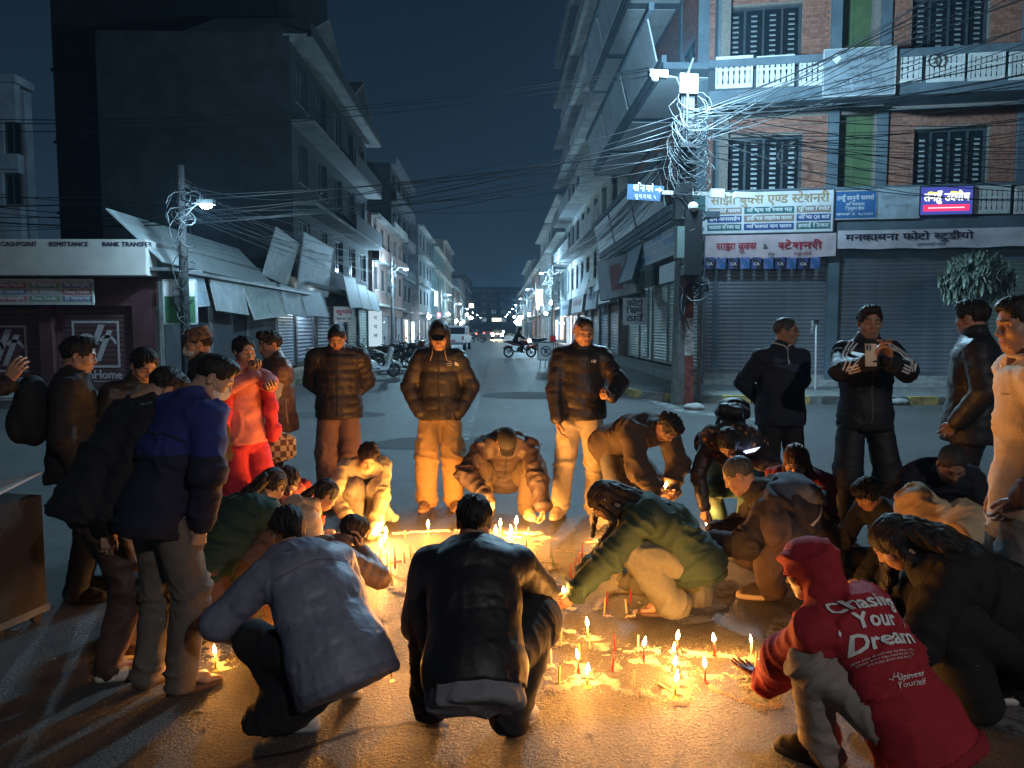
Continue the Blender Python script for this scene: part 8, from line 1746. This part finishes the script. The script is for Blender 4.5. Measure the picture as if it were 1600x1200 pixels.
# ------------------------------------------------------------------ powder writing on the asphalt: strewn grains
POW = [mat('powder', (.62, .56, .46), .95), mat('powder_yellow', (.58, .48, .26), .95)]
ST = [([(565, 838), (640, 832), (700, 829), (760, 832), (860, 834)], .045), ([(585, 884), (625, 878), (665, 868)], .05), ([(580, 893), (615, 902), (645, 908)], .04), ([(595, 915), (630, 930), (650, 940)], .05), ([(590, 862), (610, 858), (630, 850)], .05),
 ([(745, 850), (790, 852), (835, 846), (858, 838)], .07), ([(760, 838), (800, 840), (845, 832)], .05), ([(770, 862), (820, 858), (848, 848)], .05), ([(915, 848), (955, 841), (992, 846), (960, 856), (925, 852)], .045), ([(1085, 838), (1120, 833), (1135, 838)], .05), ([(1100, 830), (1110, 842)], .05),
 ([(852, 902), (880, 915), (905, 922), (870, 935), (850, 942), (900, 952)], .04), ([(925, 962), (938, 938), (955, 925), (985, 926)], .035), ([(930, 962), (962, 962)], .025), ([(968, 964), (992, 962), (996, 940)], .03), ([(790, 880), (840, 876), (880, 884), (840, 898), (800, 902)], .03), ([(868, 860), (930, 866), (960, 860)], .025),
 ([(850, 989), (885, 986), (915, 992), (935, 1002), (950, 1024)], .055), ([(850, 1008), (880, 1005), (920, 1010)], .035), ([(845, 1043), (880, 1036), (905, 1038), (918, 1050), (905, 1066), (880, 1076), (850, 1074)], .05), ([(880, 1052), (915, 1058), (935, 1070)], .05), ([(850, 1060), (880, 1058)], .04),
 ([(958, 1015), (1040, 1018), (1120, 1024), (1215, 1036)], .05), ([(950, 1050), (970, 1038), (1005, 1032), (1040, 1036), (1055, 1046)], .055), ([(950, 1050), (952, 1064), (972, 1078), (1005, 1084), (1042, 1080)], .06), ([(1060, 1028), (1061, 1050), (1062, 1078), (1066, 1104)], .075), ([(1046, 1082), (1048, 1098)], .03), ([(1045, 1040), (1050, 1070)], .03),
 ([(1128, 1032), (1150, 1042), (1185, 1047), (1215, 1052)], .05), ([(1096, 1062), (1112, 1054), (1140, 1056), (1165, 1066), (1185, 1080), (1218, 1108)], .055), ([(1096, 1064), (1110, 1078), (1140, 1086), (1170, 1096), (1218, 1122)], .05), ([(1150, 1060), (1175, 1058)], .03),
 ([(322, 1000), (338, 1030), (350, 1048)], .06), ([(596, 1000), (585, 1028), (580, 1062)], .09), ([(560, 960), (600, 975)], .06), ([(1190, 850), (1215, 840)], .05)]
gv, gf, gm = [], [], []; q = np.random.default_rng(3)
def grain_mesh(strokes, dens, seed):
    q = np.random.default_rng(seed); V, F = [], []
    for pts, w in strokes:
        P = [G(*p) for p in pts]
        for a, b in zip(P[:-1], P[1:]):
            L = (b - a).length; n = int(L * w * dens)
            t = q.random(n); d = q.normal(0, .26, n) * w; ext = (q.random(n) < .15) * q.normal(0, .9, n) * w
            x = a.x + (b.x - a.x) * t; y = a.y + (b.y - a.y) * t; nx, ny = -(b.y - a.y) / L, (b.x - a.x) / L; x += nx * (d + ext); y += ny * (d + ext)
            keep = vnoise(np.stack([x * 22, y * 22, np.zeros(n)], 1), 9) > .44; x, y = x[keep], y[keep]; n = len(x)
            s = q.uniform(.0018, .0050, n); hgt = s * q.uniform(.5, 1.1, n) * np.exp(-np.abs(d[keep] + ext[keep]) / w) + .0012; an = q.random(n) * 6.28
            b0 = len(V) * 0
            for k in range(n):
                i0 = len(V)
                for j in range(3): V.append((x[k] + s[k] * math.cos(an[k] + 2.094 * j), y[k] + s[k] * math.sin(an[k] + 2.094 * j), .0003))
                V.append((x[k], y[k], hgt[k])); F.extend([(i0, i0 + 1, i0 + 3), (i0 + 1, i0 + 2, i0 + 3), (i0 + 2, i0, i0 + 3)])
    me = bpy.data.meshes.new('powder'); me.from_pydata(V, [], F); return me
me = grain_mesh(ST, 90000, 3); me.materials.append(POW[0]); link('powder_writing', me, None, kind='stuff', label='pale powder strewn in letter strokes on the asphalt')
# thin dusting below the grains: soft-edged bands of fine powder
dust = mat('powder_dust', (.34, .30, .24), .95); _n, _l = dust.node_tree.nodes, dust.node_tree.links
_tc = _n.new('ShaderNodeTexCoord'); _t = _n.new('ShaderNodeTexNoise'); _t.inputs['Scale'].default_value = 55; _t.inputs['Detail'].default_value = 6; _t.inputs['Roughness'].default_value = .8; _l.new(_tc.outputs['Object'], _t.inputs['Vector']); _r = _n.new('ShaderNodeValToRGB'); _l.new(_t.outputs[0], _r.inputs[0]); _r.color_ramp.elements[0].position = .54; _r.color_ramp.elements[1].position = .72
_tr = _n.new('ShaderNodeBsdfTransparent'); _mx = _n.new('ShaderNodeMixShader'); _l.new(_r.outputs[0], _mx.inputs[0]); _l.new(_tr.outputs[0], _mx.inputs[1]); _l.new(_n['Principled BSDF'].outputs[0], _mx.inputs[2]); _l.new(_mx.outputs[0], _n['Material Output'].inputs[0])
mb = MB(); zz_ = 0.0004
for k, (pts, w) in enumerate(ST):
    P = [G(*p) for p in pts]; vs = []; z = .0010 + .00004 * k
    for i, p in enumerate(P):
        t = (P[min(i + 1, len(P) - 1)] - P[max(0, i - 1)]).normalized(); nrm = Vector((-t.y, t.x, 0)); 
        for e in (-1, 1): vs.append((p.x + nrm.x * e * w * .42, p.y + nrm.y * e * w * .42, z))
    mb.add(vs, [(2 * i, 2 * i + 1, 2 * i + 3, 2 * i + 2) for i in range(len(P) - 1)])
mb.build('powder_dust', dust, None, kind='stuff', label='fine pale dust under the powder strokes')

# litter, cracks and tar patches of the crossing
ql = random.Random(31); LM = [mat('litter_paper', (.42, .40, .36), .8), mat('litter_dark', (.03, .025, .02), .9), mat('litter_leaf', (.14, .09, .04), .85)]; mb = MB()
for i in range(170):
    x, y = ql.uniform(-6, 6), 2.2 + abs(ql.gauss(0, 5)); s_ = ql.uniform(.006, .030); a = ql.uniform(0, 6.28); mb.cur = ql.randrange(3); c, d = math.cos(a) * s_, math.sin(a) * s_; k = ql.uniform(.15, .8); h = ql.uniform(.003, .010)
    mb.add([(x - c, y - d, .002), (x + d * k, y - c * k, h), (x + c, y + d, .003), (x - d * k, y + c * k, h * .6)], [(0, 1, 2, 3)])
mb.build('litter', LM, None, kind='stuff', label='scattered bits of paper, match ends and dry leaves on the asphalt')
TAR = mat('tar_seam', (.022, .021, .020), .5, nscale=30, namt=.3); mb = MB()
for (x0, y0, dx_, dy_, n_) in ((-3.5, 8.5, .30, .09, 22), (1.2, 9.5, .12, .42, 20), (-2.5, 12.5, .34, -.06, 20), (-1.6, 2.35, .10, .05, 12), (2.6, 3.6, -.10, .16, 12)):
    x, y = x0, y0; L_ = []
    for i in range(n_): L_.append((x, y)); x += dx_ * ql.uniform(.5, 1.5) + ql.gauss(0, .05); y += dy_ * ql.uniform(.5, 1.5) + ql.gauss(0, .05)
    for a, b in zip(L_[:-1], L_[1:]):
        w_ = ql.uniform(.006, .016); u = Vector((b[1] - a[1], a[0] - b[0], 0)).normalized() * w_; mb.add([(a[0] - u.x, a[1] - u.y, .0022), (b[0] - u.x, b[1] - u.y, .0022), (b[0] + u.x, b[1] + u.y, .0022), (a[0] + u.x, a[1] + u.y, .0022)], [(0, 1, 2, 3)])
mb.build('road_crack', TAR, None, kind='stuff', label='tarred cracks wandering over the asphalt')
TARP = mat('tar_patch', (.045, .044, .043), .75, nscale=60, namt=.6, bump=.8, bscale=50)
for (x, y, rx_, ry_) in ((-.6, 10.5, 1.3, .7), (2.4, 13.2, .9, 1.1), (-3.2, 14.0, 1.2, .6), (1.0, 18, 1.4, 1.0)):
    sheet('road_patch', [(x + rx_ * math.cos(a) * (1 + .12 * ql.uniform(-1, 1)), y + ry_ * math.sin(a) * (1 + .12 * ql.uniform(-1, 1))) for a in np.linspace(0, 6.2, 14)], TARP, .0032)

# ------------------------------------------------------------------ things held or carried
p = PEOPLE['mic']; S, e, w, fd, pn, pose = p.arm['R']; c = w + fd * .09 - unit(pn) * .0
tip = p.hd + p.HM @ np.array((.01, .135, -.065)); ax = unit(tip - c)
mb = MB(); M = Matrix.Translation(p.world(c - ax * .07)) @ Vector((0, 0, 1)).rotation_difference(p.world(c + ax) - p.world(c)).to_matrix().to_4x4()
MB_ = MB().lathe([(.011, 0), (.016, .16), (.020, .165), (.020, .172)], 10, (0, 0, 0)); o = MB_.build('microphone', BLACKP, None, True, label='black microphone held to the mouth of the woman in red', cat='microphone'); o.matrix_world = M; MB().ball((0, 0, .195), .028, 10, 8).build('grille', mat('mic_grille', (.12, .12, .12), .4, .8), o, True)
p = PEOPLE['phone']; a, b = p.world(p.arm['L'][2]), p.world(p.arm['R'][2]); c = AT(1363, 555, p.Y - .52)
o = MB().box(-.038, .038, -.005, .005, -.08, .08).build('mobile_phone', mat('phone_gold', (.45, .33, .22), .3, .4), None, label='gold phone held up by the man in the tracksuit', cat='phone'); o.location = (c.x, c.y + .02, c.z); o.rotation_euler = (R(-6), 0, R(-6)); MB().box(-.036, .036, .005, .0065, -.076, .076).build('screen', glow('phone_view', (.6, .4, .25), .5), o)
MB().box(-.034, -.002, -.0085, -.005, .034, .074).build('camera_bump', BLACKP, o)
for z in (.044, .063): MB().lathe([(.007, 0), (.007, .003)], 10, (0, 0, 0), Matrix.Translation((-.018, -.0085, z)) @ Matrix.Rotation(R(90), 4, 'X')).build('camera_lens', CHROME, o)
p = PEOPLE['shawl']; v = AT(1172, 706, p.Y - .52); o = MB().box(-.04, .04, -.005, .005, -.08, .08).build('mobile_phone', BLACKP, None, label='lit phone in the hand of the woman in the patterned shawl', cat='phone'); o.location = v; o.rotation_euler = (R(70), R(-20), R(40)); MB().box(-.036, .036, .0055, .0075, -.074, .074).build('screen', glow('phone_screen', (.45, .6, 1.0), 1.6), o)
f = Field(.012); M3 = _m3(p.sx, p.back, p.up); c = p.mid + p.back * .27 + p.up * .02; f.ell(c, (.145, .085, .19), 0, 'u', M3).ell(c + p.back * .06 - p.up * .06, (.13, .07, .12), .03, 'u', M3).cap(c + p.up * .17 - p.sx * .05 , c + p.up * .17 + p.sx * .05, .05, .05, .05); V, F = f.mesh(); V = relief(V, F, [(c - p.up * .2, c + p.up * .2, 0, .12)], 'cloth', .012, .1, 3)
o = link('backpack', np_mesh('backpack', V * p.sc, F, nylon('rucksack', (.012, .012, .014), .6)), None, label='shiny black backpack on the back of the stooping woman', cat='backpack'); o.location = (p.X, p.Y, 0); o.rotation_euler = (0, 0, p.yaw)
mb = MB()
for sg in (-1, 1): mb.tube([(c + p.up * .17 + p.sx * sg * .08) * p.sc, (p.nk + p.sx * sg * .12 + p.back * .10) * p.sc, (p.nk + p.sx * sg * .14 - p.back * .10 - p.up * .08) * p.sc], .018, 6)
mb.build('strap', BLACKP, o, True)
p = PEOPLE['dark']; f = Field(.014); M3 = _m3(p.sx, p.back, p.up); c = p.mid + p.back * .22 + p.up * .08; f.ell(c, (.16, .11, .23), 0, 'u', M3).ell(c + p.back * .08 - p.up * .08, (.14, .07, .13), .03, 'u', M3); V, F = f.mesh(); o = link('backpack', np_mesh('backpack', V * p.sc, F, BLACKC), None, label='bulky black rucksack on the dark figure before the maroon shutters', cat='backpack'); o.location = (p.X, p.Y, 0); o.rotation_euler = (0, 0, p.yaw)
p = PEOPLE['sand']; f = Field(.011); M3 = _m3(p.sx, p.back, p.up); c = p.pel + p.up * .10 + p.back * .20 + p.sx * .05; f.ell(c, (.17, .06, .10), 0, 'u', M3); V, F = f.mesh(); V = relief(V, F, [(c - p.sx * .15, c + p.sx * .15, 0, .08)], 'cloth', .008, .1, 2); o = link('shoulder_bag', np_mesh('shoulder_bag', V * p.sc, F, BLACKN), None, label='black shoulder bag across the back of the beige hooded person', cat='bag'); o.location = (p.X, p.Y, 0); o.rotation_euler = (0, 0, p.yaw)
t_ = p.bvh(); 
mb = MB(); mb.tube([tuple((c + p.sx * .14 + p.up * .05) * p.sc), tuple((p.mid + p.sx * .16 + p.back * .14 + p.up * .06) * p.sc), tuple((p.nk + p.back * .12 - p.up * .02) * p.sc), tuple((p.nk - p.sx * .12 - p.back * .02 + p.up * .02) * p.sc)], .011, 6); mb.build('strap', BLACKP, o, True)
# checked shopping bag and a white carrier bag among the left group
CHK = mat('check_pattern', (.3, .2, .1), .8); _n, _l = CHK.node_tree.nodes, CHK.node_tree.links; _tc = _n.new('ShaderNodeTexCoord'); _c = _n.new('ShaderNodeTexChecker'); _c.inputs['Scale'].default_value = 22; _c.inputs[1].default_value = (.42, .34, .22, 1); _c.inputs[2].default_value = (.10, .05, .035, 1); _l.new(_tc.outputs['Object'], _c.inputs['Vector']); _l.new(_c.outputs[0], _n['Principled BSDF'].inputs['Base Color'])
v = AT(432, 668, 5.9); f = Field(.012); f.cap((0, 0, -.10), (0, 0, -.20), .15, .16, 0, side=(1, 0, 0), sv=.4); f.plane((0, 0, -.02), (0, 0, 1)); V, F = f.mesh(); o = link('shopping_bag', np_mesh('shopping_bag', relief(V, F, [((0, 0, 0), (0, 0, -.3), 0, .06)], 'cloth', .010, .1, 2), F, CHK), None, label='brown checked cloth bag hanging beside the gilet man', cat='bag'); o.location = v; mb = MB().tube([(-.09, 0, .02), (-.07, 0, .22), (.07, 0, .22), (.09, 0, .02)], .009, 6); mb.build('handle', cloth('strapbrown', (.16, .10, .06)), o, True)
v = AT(331, 748, 5.2); f = Field(.012); f.ell((0, 0, 0), (.095, .07, .12), 0).cap((0, 0, .1), (.02, 0, .20), .03, .02, .06); V, F = f.mesh(); o = link('carrier_bag', np_mesh('carrier_bag', relief(V, F, [((0, 0, -.1), (0, 0, .2), 0, .06)], 'cloth', .018, .1, 2), F, mat('plastic_white', (.66, .62, .55), .4)), None, label='white plastic carrier bag hanging by the legs of the capped man', cat='bag'); o.location = v
# bangle on a wrist of the bending woman's neighbour, elastic loop on the lavender coat
p = PEOPLE['lav']; e_, w_ = p.arm['L'][1:3]; 
# ------------------------------------------------------------------ night haze over the town
def haze():
    m = bpy.data.materials.new('haze'); m.use_nodes = True; n, l = m.node_tree.nodes, m.node_tree.links; n.clear(); v = n.new('ShaderNodeVolumePrincipled'); o = n.new('ShaderNodeOutputMaterial'); v.inputs['Color'].default_value = (.45, .74, 1.0, 1); v.inputs['Density'].default_value = HAZE_DENSITY; v.inputs['Anisotropy'].default_value = .35; l.new(v.outputs[0], o.inputs['Volume'])
    MB().box(-605, 605, -305, 1205, -1.0, 34).build('haze', m, None, kind='stuff', label='thin smoky night haze filling the street')
haze()
bpy.data.objects.remove(_go)
